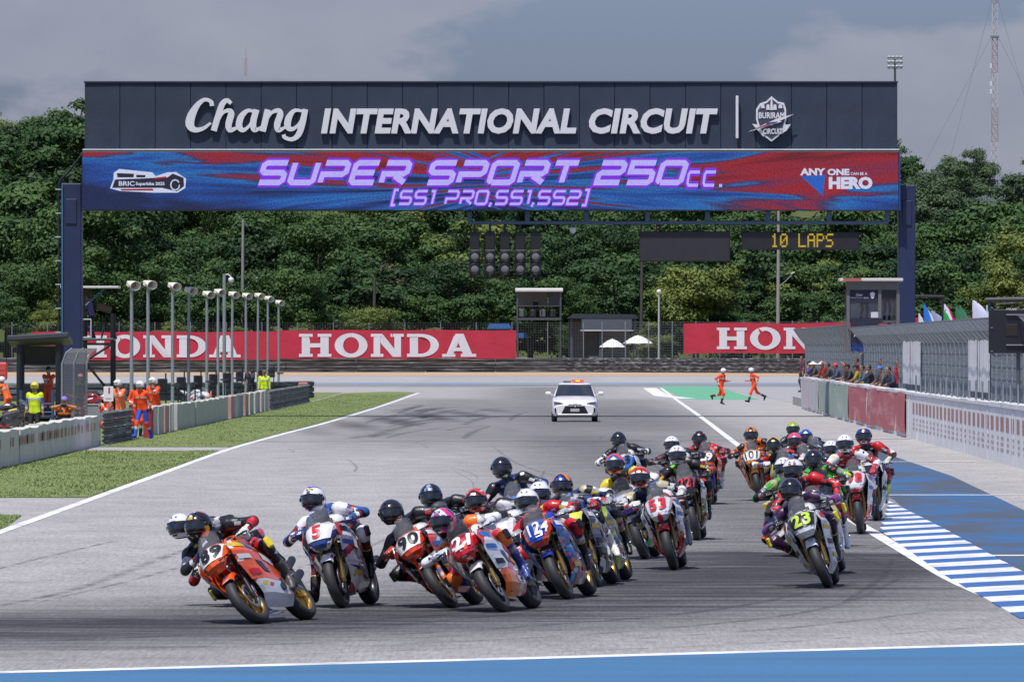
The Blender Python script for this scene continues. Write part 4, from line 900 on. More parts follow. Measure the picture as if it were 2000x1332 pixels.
def wall_cloth(x0, x1, m, label, z0=.12, z1=1.36):
    d1, d0 = d_at(x0), d_at(x1); r = empty('wall_banner', (Xw(d0), d0, 0)); tag(r, label, 'banner', 'cloth banners hung on the pit wall')
    MB().shell(lambda t, z: (Xw(d0 + (d1 - d0) * t) - Xw(d0) - .05 - .035 * math.sin(t * 26) - .02 * math.sin(t * 61 + z * 2), (d1 - d0) * t, z + .03 * math.sin(t * 17)), lin(0.004, .996, 50), lin(z0, z1, 6), .012, flip=True).build('cloth', m, r)
    return r
def two_tone(key, a, b, scale): return scuff_mat(key, a, b, scale)
wall_cloth(1660, 1771, two_tone('faded_red_cloth', (.42, .10, .11), (.55, .28, .28), (1, .15, 2.2)), 'faded red and pink cloth banner on the pit wall below the spectators')
wall_cloth(1601, 1659, two_tone('grey_green_cloth', (.30, .38, .31), (.42, .46, .42), (1, .15, 1.5)), 'pale grey green cloth banner on the pit wall beside the red one')
wall_cloth(1567, 1600, two_tone('pale_pink_cloth', (.50, .48, .50), (.48, .36, .38), (1, .6, .4)), 'pale pinkish white cloth at the far end of the pit wall')
for i in range(34):
    d = 138 + i * 3.4
    if d > d_at(1768): break
    MB().cyl((Xw(d) - ox + .15, d - oy, 1.35), (Xw(d) - ox + .15, d - oy, 1.92 + rr.uniform(-.04, .04)), .028, n=5).build('spike', M_galv, wall)
# fences with inward-curving tops
M_fwire = mat('fence_wire_grey', (0.20, 0.225, 0.25), 0.5, 0.5, var=.3, scale=2)
def pit_fence(d0, d1, off, label, ztop=3.55, post=2.6, wstep=.17):
    r = empty('pit_fence', (Xw(d0) + off, d0, 0)); tag(r, label, 'fence', 'wire fences behind the pit wall')
    prof = [(0, 0), (0, 1.4), (0, 2.6), (-.04, 2.95), (-.30, 3.25), (-.62, ztop)]
    pm = MB().tube([(a, 0, z) for a, z in prof], .045, 6).mesh('fence_post'); X0 = Xw(d0) + off; n = int((d1 - d0) / post)
    for i in range(n + 1):
        d = d0 + (d1 - d0) * i / n; ob('fence_post', pm, M_galv, r, Matrix.Translation((Xw(d) + off - X0, d - d0, 0)))
    wm = MB(); nw = int((d1 - d0) / wstep)
    for i in range(nw):
        d = d0 + (d1 - d0) * i / nw; x = Xw(d) + off - X0
        for (a, z), (b, z2) in zip(prof[1:], prof[2:]): wm.cyl((x + a, d - d0, z), (x + b, d - d0, z2), .012, n=3, cap=False, sm=False)
    zs = [1.4 + .11 * i for i in range(14)]
    for z in zs: wm.cyl((0, 0, z), (Xw(d1) - Xw(d0), d1 - d0, z), .009, n=3, cap=False, sm=False)
    for a, z in prof[3:]: wm.cyl((a, 0, z), (Xw(d1) - Xw(d0) + a, d1 - d0, z), .02, n=4, cap=False, sm=False)
    tag(wm.build('wire_mesh', M_fwire, r), kind='stuff')
    return r
pit_fence(338, 418, 1.5, 'grey wire fence with curved top behind the far spectators on the pit wall', 3.72)
pit_fence(160, 322, .95, 'nearer grey wire fence with curved top running towards the black panel', 3.55)
for x0, x1, lab in ((1763, 1797, 'white sheet hung on the pit fence beside the red wall banner'), (1891, 1932, 'white sheet hung on the pit fence left of the black panel')):
    da, db = d_at(x1, .86), d_at(x0, .86); r = empty('fence_sheet', (Xw(da) + .86, da, 1.55)); tag(r, lab, 'sheet', 'white sheets on the pit fence')
    MB().shell(lambda t, z: (Xw(da + (db - da) * t) - Xw(da) + .012 * math.sin(t * 19), (db - da) * t, z), lin(0, 1, 20), lin(0.02, 1.46, 5), .012, flip=True).build('cloth', mat('off_white_sheet', (.68, .68, .67), .85, var=.15, scale=1.5), r)
    MB().box((Xw(da + (db - da) * .45) - Xw(da) - .06, (db - da) * .45, .75), (.02, .16, 1.4)).build('painted_shadow', mat('shadow_grey', (.2, .2, .22), .8), r)  # vertical shadow on the sheet, painted as a thin grey strip
# black timing panel
TD = 196.0; tp = empty('timing_panel', (PX(1985, TD), TD, PZ(690, TD))); tag(tp, 'black timing panel with handle bar above the pit fence at the right edge', 'panel'); ox_, oz_ = PX(1985, TD), PZ(690, TD)
tX = lambda x: PX(x, TD) - ox_; tZ = lambda y: PZ(y, TD) - oz_
M_tp = mat('black_panel_paint', (.012, .013, .018), .4, var=.25, scale=4)
MB().box((0, .1, (tZ(604) + tZ(690)) / 2), (tX(2038) - tX(1931), .2, tZ(604) - tZ(690)), bev=.02).build('casing', M_tp, tp)
MB().cyl((tX(1925), .1, tZ(586)), (tX(2045), .1, tZ(584)), .06, n=10).build('top_bar', mat('bar_grey', (.06, .06, .065), .5, .4), tp)
for x in (1933, 2036): MB().box((tX(x), .1, (tZ(590) + tZ(606)) / 2), (.08, .08, tZ(588) - tZ(607))).build('upright', M_tp, tp)
MB().tube([(tX(1942), .05, tZ(604)), (tX(1952), .05, tZ(594)), (tX(1990), .05, tZ(592)), (tX(2006), .05, tZ(604))], .02, 6).build('handle', M_tp, tp)
for y in (615, 674): MB().box((tX(1990), -.02, tZ(y)), (.62, .06, .03), bev=.008).build('slot', mat('slot_grey', (.18, .18, .2), .5), tp)
MB().box((tX(1976), -.008, tZ(645)), (.28, .02, .28), bev=.005).build('plate', mat('brown_plate', (.02, .014, .014), .5), tp)
V, Fc = text_geo('MYLAPS', .02, .25); s_ = .052
ob('lettering', me('lettering', [(tX(1975) + v[0] * s_, -.004, tZ(602.5) + v[1] * s_ - .04) for v in V], Fc), mat('pale_lettering', (.6, .6, .62), .6), tp)
for y in (601, 640, 686): MB().box((tX(1937), -.01, tZ(y)), (.05, .02, .02)).build('latch', M_galv, tp)
MB().cyl((tX(1990), .22, tZ(690)), (tX(1990), .22, -oz_), .05, n=8).build('support_post', M_dgrey, tp)
MB().tube([(tX(1938), .1, tZ(690)), (tX(1945), .1, tZ(697)), (tX(1955), .1, tZ(696)), (tX(1958), .1, tZ(690))], .008, 4).build('cable', M_black, tp)

# ------------------------------------------------------------------ start podium box on the pit wall
BD = 318.0; bx = empty('starter_box', (PX(1703, BD), BD, 0)); tag(bx, 'raised starter box with dark banner and windows against the right column', 'booth'); ox_ = PX(1703, BD)
sX = lambda x: PX(x, BD) - ox_; sZ = lambda y: PZ(y, BD)
M_beige = mat('beige_frame', (.12, .118, .118), .7, var=.2, scale=2); M_dnavy = mat('banner_navy', (.012, .014, .035), .7, var=.2, scale=2)
MB().box(((sX(1648) + sX(1756)) / 2, .75, sZ(546.5)), (sX(1756) - sX(1648) + .3, 2.0, .12), bev=.02).build('roof', mat('roof_sheet', (.55, .52, .5), .7, var=.2, scale=2), bx)
MB().box((sX(1664), -.26, sZ(546.5)), (.7, .02, .12)).build('roof_edge', mat('roof_red', (.35, .1, .09), .7), bx)
MB().box(((sX(1653) + sX(1756)) / 2, .02, (sZ(550) + sZ(566)) / 2), (sX(1756) - sX(1653), .12, sZ(549.5) - sZ(566)), bev=.01).build('fascia', M_beige, bx)
for x, yb in ((1656.5, 687), (1718.5, 622), (1754, 640)): MB().box((sX(x), .02, (sZ(566) + sZ(yb)) / 2), (.13, .13, sZ(566) - sZ(yb)), bev=.01).build('mullion', M_beige, bx)
for x in (1656.5, 1754): MB().box((sX(x), 1.5, (sZ(566) + sZ(687)) / 2), (.13, .13, sZ(566) - sZ(687))).build('rear_post', M_beige, bx)
MB().box((sX(1688), .03, (sZ(566) + sZ(592)) / 2), (sX(1716) - sX(1660), .03, sZ(566) - sZ(592))).build('sign', M_dnavy, bx)
MB().box((sX(1688), .03, (sZ(592) + sZ(621)) / 2), (sX(1716) - sX(1660), .02, sZ(592.5) - sZ(620.5))).build('window_pane', glass('booth_glass', (.10, .11, .13), .22), bx)
MB().box((sX(1736.5), .03, (sZ(586) + sZ(616)) / 2), (sX(1752) - sX(1721), .02, sZ(585) - sZ(616))).build('window_pane', glass('booth_glass'), bx)
MB().box((sX(1736.5), .04, sZ(576)), (sX(1752) - sX(1721), .04, sZ(566.5) - sZ(585))).build('shade', M_black, bx)
MB().box((sX(1705), .85, sZ(628)), (sX(1753) - sX(1660), 1.5, .1)).build('floor', M_dgrey, bx)
MB().box((sX(1705), 1.6, (sZ(566) + sZ(592)) / 2), (sX(1750) - sX(1660), .05, sZ(566) - sZ(580))).build('rear_panel', M_dnavy, bx)
MB().box((sX(1705), 1.58, (sZ(580) + sZ(628)) / 2), (sX(1750) - sX(1660), .03, sZ(580) - sZ(628))).build('rear_panel', mat('rear_grey_panel', (.40, .42, .45), .7, var=.15, scale=2), bx)
bn = MB().box((sX(1689), .03, (sZ(621.5) + sZ(686)) / 2), (sX(1716) - sX(1661), .04, sZ(621.5) - sZ(686))).build('front_banner', M_dnavy, bx)
MB().box((sX(1689), .006, sZ(681)), (sX(1716) - sX(1661), .006, sZ(676) - sZ(686))).build('banner_band', mat('banner_blue', (.01, .05, .2), .7), bn)
MB().box((sX(1689), .007, sZ(673)), (sX(1716) - sX(1661), .006, sZ(670) - sZ(675.5))).build('banner_band', mat('banner_blue2', (.01, .03, .12), .7), bn)
MB().box((sX(1686), .02, sZ(688)), (sX(1716) - sX(1654), .12, .08)).build('sill', M_beige, bx)
for txt, y in (('START', 649), ('PODIUM', 655.5)):
    V, Fc = text_geo(txt, .03, .25); w_ = V[:, 0].max() - V[:, 0].min(); s_ = (sX(1697) - sX(1667)) / w_
    ob('lettering', me('lettering', [(sX(1682) + (v[0]) * s_, .004, sZ(y) + v[1] * .11 - .05) for v in V], Fc), M_letter, bn)
V, Fc = text_geo('Chang', .02, .2); ob('lettering', me('lettering', [(sX(1678) + v[0] * .075, .010, sZ(578) + v[1] * .09) for v in V], Fc), M_letter, bx)
V, Fc = text_geo('INTERNATIONAL CIRCUIT', .01, .1); ob('lettering', me('lettering', [(sX(1678) + v[0] * .045, .010, sZ(583) + v[1] * .05) for v in V], Fc), M_letter, bx)
MB().prism([(sX(a), sZ(b)) for a, b in ((1699, 573), (1704, 570), (1709, 573), (1707, 581), (1704, 584), (1701, 581))], .006, .012).build('emblem', M_letter, bx)
MB().box((sX(1709), .012, sZ(615)), (.32, .01, .22)).build('notice', mat('paper', (.55, .55, .58), .8), bx)
MB().cyl((sX(1690), .9, 0), (sX(1690), .9, sZ(628)), .09, n=8).build('support_post', M_dgrey, bx); MB().cyl((sX(1740), .9, 0), (sX(1740), .9, sZ(628)), .09, n=8).build('support_post', M_dgrey, bx)
MB().cyl((sX(1682), -.1, sZ(691)), (sX(1700), .8, sZ(720)), .04, n=6).build('brace', M_dgrey, bx)

# feather flags
def feather(x, ytop, hgt, cols, d, label, w=.5, flipx=1):
    z1 = PZ(ytop, d); r = empty('feather_flag', (PX(x, d), d, 0)); tag(r, label, 'flag', 'feather flags behind the pit fence')
    pole = [(0, 0, 0), (0, 0, z1 * .75), (.03 * flipx, 0, z1 * .93), (w * .45 * flipx, 0, z1)]
    MB().tube(pole, .02, 5).build('pole', M_black, r)
    prof = [(0.0, .9), (.28, .75), (.42, .52), (.5, .26), (.5, 0.0)]
    def S(t, v):
        z = z1 - (1 - t) * hgt; a = t; wd_ = w * (1 - .0 * a) * (1 if t < .7 else max(0.0, 1 - (t - .7) / .3) ** .7 * .8 + .12)
        return (flipx * (.03 + wd_ * v), .06 * math.sin(v * 3 + t * 4), z)
    MB().shell(S, lin(0, 1, 10), lin(0, 1, 5), .008).build('sail', mat('sail_' + cols[0], srgb(cols[1]), .75, var=.12, scale=3), r)
    if len(cols) > 2: MB().box((flipx * w * .5, -.06, z1 - hgt * .78), (w * .45, .012, hgt * .16)).build('sail_print', mat('sailp_' + cols[0], srgb(cols[2]), .75), r)
FL = [(1793, 612, ('w', '#c8c8cc'), .4, 'white feather flag nearest the right gantry column'), (1803, 594, ('b', '#1f6fc0', '#d8d8e0'), .42, 'bright blue feather flag beside the right gantry column'), (1811, 606, ('w1', '#cfcfd6'), .42, 'white feather flag just right of the bright blue one'),
      (1816, 607, ('n', '#8790a8', '#2a2f50'), 1.05, 'wide grey and white feather flag with dark script'), (1838, 604, ('g', '#2a8f45'), .6, 'bright green feather flag beside the tall white one'), (1843, 594, ('w2', '#d6d2e0', '#553388'), .45, 'tall white feather flag between the green and red ones'), (1849, 598, ('r', '#b02030'), .4, 'dark red feather flag right of the tall white one'),
      (1865, 598, ('g2', '#2f6f4c'), .5, 'dark green feather flag, left of a pair'), (1872, 598, ('g3', '#356f50'), .62, 'dark green feather flag, right of a pair'), (1898, 587, ('w3', '#c9cbe0', '#20243c'), .95, 'large white feather flag with black emblem near the black panel'), (1916, 598, ('r2', '#c01a2e'), .5, 'bright red feather flag beside the black panel'), (1925, 596, ('g4', '#9ec4b8'), .5, 'pale green feather flag partly behind the black panel')]
for i, (x, yt, c, w_, lab) in enumerate(FL): feather(x, yt, 2.6, c, 420 + i * 1.5, lab, w_)
r = empty('banner', (PX(1860, 440), 440, PZ(640, 440))); tag(r, 'low red banner behind the feather flags', 'banner'); MB().shell(lambda x, z: (x, .03 * math.sin(x * 3), z), lin(PX(1785, 440) - PX(1860, 440), PX(1935, 440) - PX(1860, 440), 30), lin(0, PZ(620, 440) - PZ(640, 440), 3), .01).build('cloth', M_red, r)
r = empty('portal_frame', (PX(1815, 400), 400, 0)); tag(r, 'thin black portal frame beside the right gantry column', 'frame'); MB().cyl((PX(1785, 400) - PX(1815, 400), 0, PZ(578, 400)), (PX(1844, 400) - PX(1815, 400), 0, PZ(579, 400)), .06, n=6).build('beam', M_black, r)
for x in (1786, 1841): MB().cyl((PX(x, 400) - PX(1815, 400), 0, 0), (PX(x, 400) - PX(1815, 400), 0, PZ(578, 400)), .05, n=6).build('post', M_black, r)
# ================================================================== LEFT: BARRIER, POSTS, BOOTH, TOWER
def Xl(d):
    T = [(120, -12.1), (165, -11.9), (189, -11.8), (236, -11.75), (262, -11.35), (430, -10.35)]
    for (a, xa), (b, xb) in zip(T, T[1:]):
        if d <= b: return xa + (xb - xa) * (d - a) / (b - a)
    return T[-1][1]
def dl(x):
    d = 250.0
    for _ in range(30): d = Xl(d) * F / (x - 1000)
    return d
def left_panels(x0, x1, n, mats, label, name, h=.83, gap=.05, parts='panel', wob=.04, cat='barrier', th=.35):
    d0, d1 = (dl(x0) if x0 > -900 else 150), dl(x1); r = empty(name, (Xl(d0), d0, 0)); tag(r, label, cat)
    L_ = (d1 - d0) / n
    for i in range(n):
        a, b = d0 + i * L_, d0 + (i + 1) * L_ - gap; hh = h + random.uniform(-.02, .03); k = max(4, int((b - a) / .6)); wx = random.uniform(-wob, wob)
        ds = lin(a, b, k); f = random.uniform(0, 6)
        V = []
        for d in ds:
            x = Xl(d) - Xl(d0) + wx + .03 * math.sin(d * 1.9 + f); top = hh + .02 * math.sin(d * 1.3 + f)
            V += [(x, d - d0, 0), (x - .01, d - d0, top * .5), (x, d - d0, top), (x - th, d - d0, top), (x - th, d - d0, 0)]
        Fc = []
        for j in range(k - 1):
            for q in range(4): Fc.append((j * 5 + q, (j + 1) * 5 + q, (j + 1) * 5 + q + 1, j * 5 + q + 1))
        Fc += [(0, 1, 2, 3, 4), tuple((k - 1) * 5 + q for q in (4, 3, 2, 1, 0))]
        mb = MB(); mb.add(V, Fc); mb.build(parts, mats[i % len(mats)], r)
    return r
M_cloth = mat('weathered_banner', (.56, .55, .50), .85, var=.2, scale=1.2, bump=.3, bscale=2.5, dist=.05); M_cloth2 = mat('weathered_banner_green', (.42, .45, .38), .85, var=.2, scale=1.2, bump=.3, bscale=2.5, dist=.05)
lb = left_panels(-75, 198, 6, [M_cloth], 'weathered white banner barrier with faded red print at the left edge', 'banner_barrier', .84)
mbp = MB(); D0 = dl(-75); d = D0 + 3
while d < dl(198) - 2:
    if rr.random() < .85:
        L_ = rr.uniform(.7, 1.0); mbp.add([(Xl(d) - Xl(D0) + .055, d - D0, .46), (Xl(d + L_) - Xl(D0) + .055, d + L_ - D0, .46), (Xl(d + L_) - Xl(D0) + .06, d + L_ - D0, .68), (Xl(d) - Xl(D0) + .06, d - D0, .68)], [(0, 1, 2, 3)])
    d += 1.6
tag(mbp.build('faded_print', mat('faded_brown_print', (.34, .22, .17), .85, var=.4, scale=3), lb), kind='stuff')
left_panels(1, 3, 1, [M_white2], 'pale strap post on the banner barrier', 'barrier_strap', .86, wob=.0, cat='strap')
def armco(x0, x1, label, h=.95, layers=4, red_end=False):
    d0, d1 = dl(x0), dl(x1); r = empty('guard_rail', (Xl(d0), d0, 0)); tag(r, label, 'guard rail'); lh = h / layers
    m = scuff_mat('armco_grey', (.10, .105, .11), (.34, .34, .33), (1.0, .4, 4))
    for q in range(layers):
        z = q * lh; prof = [(0, z + .01), (.08, z + lh * .2), (.0, z + lh * .5), (.08, z + lh * .8), (0, z + lh * .98)]
        MB().shell(lambda t, v: (Xl(d0 + (d1 - d0) * t) - Xl(d0) + np.interp(v, [0, .25, .5, .75, 1], [p[0] for p in prof]), (d1 - d0) * t, np.interp(v, [0, .25, .5, .75, 1], [p[1] for p in prof])), lin(0, 1, 12), [0, .25, .5, .75, 1], .02, sm=False).build('rail', m, r)
    n = max(2, int((d1 - d0) / 3.0))
    for i in range(n + 1):
        d = d0 + (d1 - d0) * i / n; MB().box((Xl(d) - Xl(d0) - .1, d - d0, h / 2), (.12, .1, h)).build('post', M_galv, r)
    if red_end: MB().box((.05, d1 - d0 + .15, .5), (.5, .3, 1.0), bev=.05).build('end_post', mat('faded_red_post', (.42, .14, .12), .7, var=.3, scale=4), r)
    return r
armco(199, 256, 'short dark corrugated guard rail at the gap in the left barrier')
cl = [mat('block_%d' % i, c, .85, var=.25, scale=2.0) for i, c in enumerate([(.46, .47, .42), (.42, .43, .40), (.44, .26, .24), (.46, .46, .42)])]
left_panels(300, 352, 7, [cl[0], cl[1], cl[0], cl[2], cl[3], cl[0], cl[1]], 'row of pale and pink barrier blocks next to the walking marshal', 'block_barrier', .88, .55, 'block', .05)
left_panels(352, 440, 3, [M_cloth2], 'grey green cloth covered barrier in the middle of the left verge', 'banner_barrier', .86, .08)
left_panels(441, 524, 12, [cl[0], cl[2], cl[3], cl[1]], 'row of striped barrier blocks beyond the grey green cloth', 'block_barrier', .88, .5, 'block', .05)
armco(526, 603, 'far end of the left guard rail with red end post', .9, 3, True)
ep = empty('barrier_post', (Xl(253) + .3, 252, 0)); tag(ep, 'dark red padded post beside the walking marshal at the barrier gap', 'post')
MB().cyl((0, 0, 0), (0, 0, .88), .16, n=14).build('pad', mat('dark_red_pad', (.30, .03, .03), .6, var=.25, scale=5), ep); MB().cyl((0, 0, .88), (0, 0, .92), .12, n=14).build('cap', M_black, ep)

# lamp posts with cream hooded heads
M_cream = mat('cream_hood', (.74, .69, .60), .55, var=.12, scale=6); M_post = mat('grey_post', (.27, .30, .31), .45, .35, var=.25, scale=2.5)
hood = MB(); hood.shell(lambda t, v: (.02 + .36 * t, (-.13 - .08 * t) * math.cos(v), (.12 + .06 * t) * math.sin(v) + .0), lin(0, 1, 5), lin(0, 2 * math.pi, 13), .015, flip=True)
hoodm = hood.mesh('hood'); hbm = MB().box((-.08, 0, -.02), (.24, .26, .22), bev=.03).mesh('lamp_body'); hinn = MB().cyl((.12, 0, 0), (.125, 0, 0), .13, n=12).mesh('lamp_lens')
LP = [(257, 548), (289, 547), (337, 551), (369, 560), (404, 568), (426, 564), (454, 569), (480, 572), (504, 572), (523, 578), (544, 586)]
ordn = ['first', 'second', 'third', 'fourth', 'fifth', 'sixth', 'seventh', 'eighth', 'ninth', 'tenth', 'eleventh']
for i, (x, yt) in enumerate(LP):
    d = -13.0 * F / (x - 1000) if x != 426 else 362; d = max(278, d); zt = PZ(yt, d) - .2
    r = empty('lamp_post', (PX(x, d), d, 0)); tag(r, f'grey post with cream hooded head, {ordn[i]} from the left in the row', 'lamp post', 'hooded lamp posts along the left verge')
    MB().tube([(0, 0, 0), (random.uniform(-.02, .02), 0, zt * .5), (0, 0, zt)], [.070, .062, .055], 8).build('post', M_post, r)
    rz = R(-62 + 3 * i) if i < 4 else R(-52); Mx = Matrix.Translation((0, 0, zt + .08)) @ Euler((0, R(12), rz)).to_matrix().to_4x4() @ Matrix.Diagonal((.9, .9, .85, 1))
    hd_ = ob('lamp_body', hbm, M_cream, r, Mx); ob('hood', hoodm, M_cream, hd_); ob('lamp_lens', hinn, mat('lens_dark', (.26, .20, .15), .4), hd_)
d = 372; r = empty('camera_post', (PX(438, d), d, 0)); tag(r, 'taller grey post carrying a white dome camera among the lamp posts', 'camera post'); zt = PZ(535, d)
MB().cyl((0, 0, 0), (0, 0, zt), .085, .075, n=8).build('post', M_post, r); MB().tube([(0, 0, zt - .05), (.18, 0, zt - .02), (.3, 0, zt - .15)], .03, 6).build('arm', M_letter, r)
MB().lathe([(0, -.42), (.09, -.4), (.13, -.3), (.12, -.2), (0, -.14)], (.31, 0, zt), n=12).build('dome', mat('white_plastic'), r)
# black signal stands behind the barrier
box_m = MB().box((0, 0, 0), (.34, .22, .46), bev=.03).mesh('signal_box')
for i in range(9):
    d = 300 + i * 17; X = -13.35 + .0 * i; r = empty('signal_stand', (X + .55, d, 0)); tag(r, f'black boxed signal stand on thin legs, {ordn[i]} from the left behind the barrier', 'stand', 'black signal stands behind the left barrier')
    ob('signal_box', box_m, M_black, r, Matrix.Translation((0, 0, 1.42)) @ Euler((0, 0, R(20))).to_matrix().to_4x4())
    MB().box((.42, 1.5, 1.4), (.7, .1, .08), rot=(0, 0, R(70))).build('arm', M_dgrey, r)
    for s in (-1, 1): MB().cyl((s * .12, 0, 0), (s * .12, 0, 1.85 if s > 0 else 1.2), .03, n=6).build('leg', M_black, r)
    MB().box((0, 0, .5), (.5, .1, .05)).build('foot_bar', M_black, r)
for x, y, lab, s in ((412, 801, 'orange traffic cone with white band behind the left barrier', 1.0), (397, 802, 'small orange cone left of the taller cone', .6)):
    d = 338; r = empty('traffic_cone', (PX(x, d), d, .0)); tag(r, lab, 'cone'); co = mat('cone_orange', (.62, .08, .02), .5)
    MB().box((0, 0, .02), (.4 * s, .4 * s, .04)).build('base', co, r); MB().lathe([(.16 * s, .04), (.1 * s, .4 * s), (.05 * s, .8 * s), (.02 * s, 1.0 * s), (0, 1.0 * s)], n=12).build('body', co, r); MB().lathe([(.119 * s, .33 * s), (.085 * s, .53 * s)], n=12).build('band', M_white, r)

# marshal booth
BD2 = 296.0; bt = empty('marshal_booth', (PX(76, BD2), BD2, 0)); tag(bt, 'open black marshal booth with flat sloping roof at the left edge', 'booth'); ox_ = PX(76, BD2)
qX = lambda x: PX(x, BD2) - ox_; qZ = lambda y: PZ(y, BD2)
M_tarp = mat('black_tarp', (.016, .017, .02), .55, var=.4, scale=2.5, bump=.4, bscale=3, dist=.1)
MB().box(((qX(15) + qX(136)) / 2, .9, qZ(664)), (qX(136) - qX(15), 2.4, .2), rot=(R(-6), R(-3), 0), bev=.04).build('roof', mat('roof_dark', (.03, .036, .045), .5, var=.3, scale=2), bt)
for x in (37, 113):
    for y in (0, 1.9): MB().cyl((qX(x), y, 0), (qX(x), y, qZ(672)), .09, n=8).build('post', mat('post_dark', (.012, .015, .025), .5), bt)
for x in (42, 104): MB().cyl((qX(x), -.3, 0), (qX(x), -.3, 1.25), .06, n=8).build('rail_post', mat('rail_blue', (.04, .06, .16), .5), bt)
for z in (.45, .75): MB().cyl((qX(42), -.3, z), (qX(104), -.3, z), .035, n=6).build('rail', mat('rail_blue'), bt)
MB().shell(lambda x, z: (x, 1.85 + .05 * math.sin(x * 5) + .04 * math.sin(z * 6), z), lin(qX(39), qX(112), 20), lin(qZ(712), qZ(676), 6), .012).build('upper_tarp', M_tarp, bt)
MB().shell(lambda x, z: (x, 1.85 + .05 * math.sin(x * 4 + 1), z), lin(qX(39), qX(92), 16), lin(.1, qZ(750), 6), .012).build('lower_tarp', mat('grey_tarp', (.07, .07, .068), .6, var=.3, scale=2, bump=.3, bscale=3, dist=.1), bt)
MB().box(((qX(37) + qX(113)) / 2, .9, .28), (qX(113) - qX(37), 2.2, .1)).build('deck', M_dgrey, bt)
rs = empty('red_sign', (PX(92, 305), 305, PZ(687, 305))); tag(rs, 'small red sign hanging under the booth roof', 'sign'); MB().box((0, 0, .15), (.68, .04, .2), bev=.01).build('board', mat('sign_red', (.5, .03, .06), .6), rs); MB().box((0, 0, .3), (.03, .03, .3)).build('hanger', M_black, rs)
# mesh return fence beside the column
wire = empty('mesh_screen', (PX(121, 292), 292, 0)); tag(wire, 'grey wire mesh screen with bent top beside the left gantry column', 'fence')
wm = MB()
for i in range(24):
    x = i * .032; 
    for (a, z), (b, z2) in zip([(0, .3), (0, 2.2), (.25, 2.6)], [(0, 2.2), (.25, 2.6), (.6, 2.75)]): wm.cyl((x + a * .6, i * .12, z), (x + b * .6, i * .12, z2), .011, n=3, cap=False, sm=False)
for k in range(22): wm.cyl((0, 0, .3 + k * .09), (.74, 2.8, .3 + k * .09), .008, n=3, cap=False, sm=False)
tag(wm.build('wire_mesh', mat('mesh_pale_grey', (.28, .28, .27), .6, .3), wire), kind='stuff')
for i in (0, 11, 23): MB().tube([(i * .032, i * .12, 0), (i * .032, i * .12, 2.2), (i * .032 + .15, i * .12, 2.6), (i * .032 + .36, i * .12, 2.75)], .04, 6).build('post', M_galv, wire)
# scaffold tower with cabin right of the left column
TD2 = 331.5; tw = empty('camera_tower', (PX(195, TD2), TD2, 0)); tag(tw, 'black scaffold camera tower with white roof beside the left gantry column', 'tower'); ox_ = PX(195, TD2)
aX = lambda x: PX(x, TD2) - ox_; aZ = lambda y: PZ(y, TD2)
for x in (163, 219):
    for y in (0, 1.6):
        MB().cyl((aX(x), y, 0), (aX(x), y, aZ(612 if x > 200 else 562)), .075, n=7).build('leg', M_black, tw)
for a, b in (((163, 705), (219, 770)), ((163, 708), (219, 672)), ((219, 775), (172, 815)), ((163, 700), (214, 768)), ((163, 672), (219, 672))):
    MB().cyl((aX(a[0]), 0, aZ(a[1])), (aX(b[0]), 0, aZ(b[1])), .05, n=6).build('brace', M_black, tw)
MB().box((aX(191), .8, aZ(663)), (aX(222) - aX(160), 1.8, .1), bev=.02).build('platform', M_dgrey, tw)
MB().box((aX(174), .8, aZ(561)), (aX(230) - aX(114), 2.0, .09), bev=.02).build('roof', mat('white_roof', (.6, .6, .58), .6, var=.2, scale=2), tw)
MB().box((aX(167), 1.5, (aZ(566) + aZ(612)) / 2), (aX(178) - aX(160), .06, aZ(566) - aZ(612))).build('back_panel', mat('brown_panel', (.05, .04, .035), .7, var=.3, scale=3), tw)
MB().cyl((aX(162), 0, aZ(602)), (aX(204), .2, aZ(562)), .04, n=6).build('brace', mat('blue_conduit'), tw)
for a, b in (((161, 624), (178, 624)), ((178, 624), (178, 660)), ((161, 624), (161, 660)), ((161, 659), (178, 659))): MB().cyl((aX(a[0]), -.05, aZ(a[1])), (aX(b[0]), -.05, aZ(b[1])), .03, n=6).build('rail', M_trim, tw)
tri = empty('camera_tripod', (PX(208, TD2 + .5), TD2 + .5, aZ(662))); tag(tri, 'dark tripod camera under a brown cover on the scaffold tower', 'camera')
for q in range(3): MB().cyl((.42 * math.cos(q * 2.1), .3 * math.sin(q * 2.1), 0), (0, 0, 1.05), .03, n=6).build('leg', M_black, tri)
MB().box((-.1, 0, 1.25), (.62, .3, .3), rot=(0, R(18), 0), bev=.06).build('camera_body', mat('brown_cover', (.13, .09, .06), .7), tri)
# number board
nb_ = empty('number_board', (PX(212, 252), 252, 0)); tag(nb_, 'white board with red figure 1 behind the guard rail', 'sign')
MB().box((0, 0, 1.36), (.30, .03, .46), bev=.01).build('board', mat('board_white', (.7, .7, .7), .6), nb_); MB().cyl((0, .03, 0), (0, .03, 1.2), .025, n=6).build('pole', M_galv, nb_)
V, Fc = text_geo('1', .05); ob('figure', me('figure', [(v[0] * .2 + .02, -.018, 1.38 + v[1] * .18) for v in V], Fc), mat('figure_red', (.5, .02, .03), .6), nb_)
MB().box((0, -.018, 1.22), (.18, .004, .02)).build('rule', mat('figure_red'), nb_)
for X, d, lab in ((-17.6, 318, 'pale grey storage crates low behind the left barrier'),):
    r = empty('storage_crate', (PX(190, 310), 310, 0)); tag(r, 'grey storage crate under the scaffold tower', 'crate'); MB().box((0, 0, .3), (.9, .6, .6), bev=.04).build('tub', mat('crate_grey', (.2, .21, .22), .6, var=.2, scale=4), r); MB().box((0, 0, .62), (.94, .64, .06), bev=.02).build('lid', mat('crate_grey'), r)
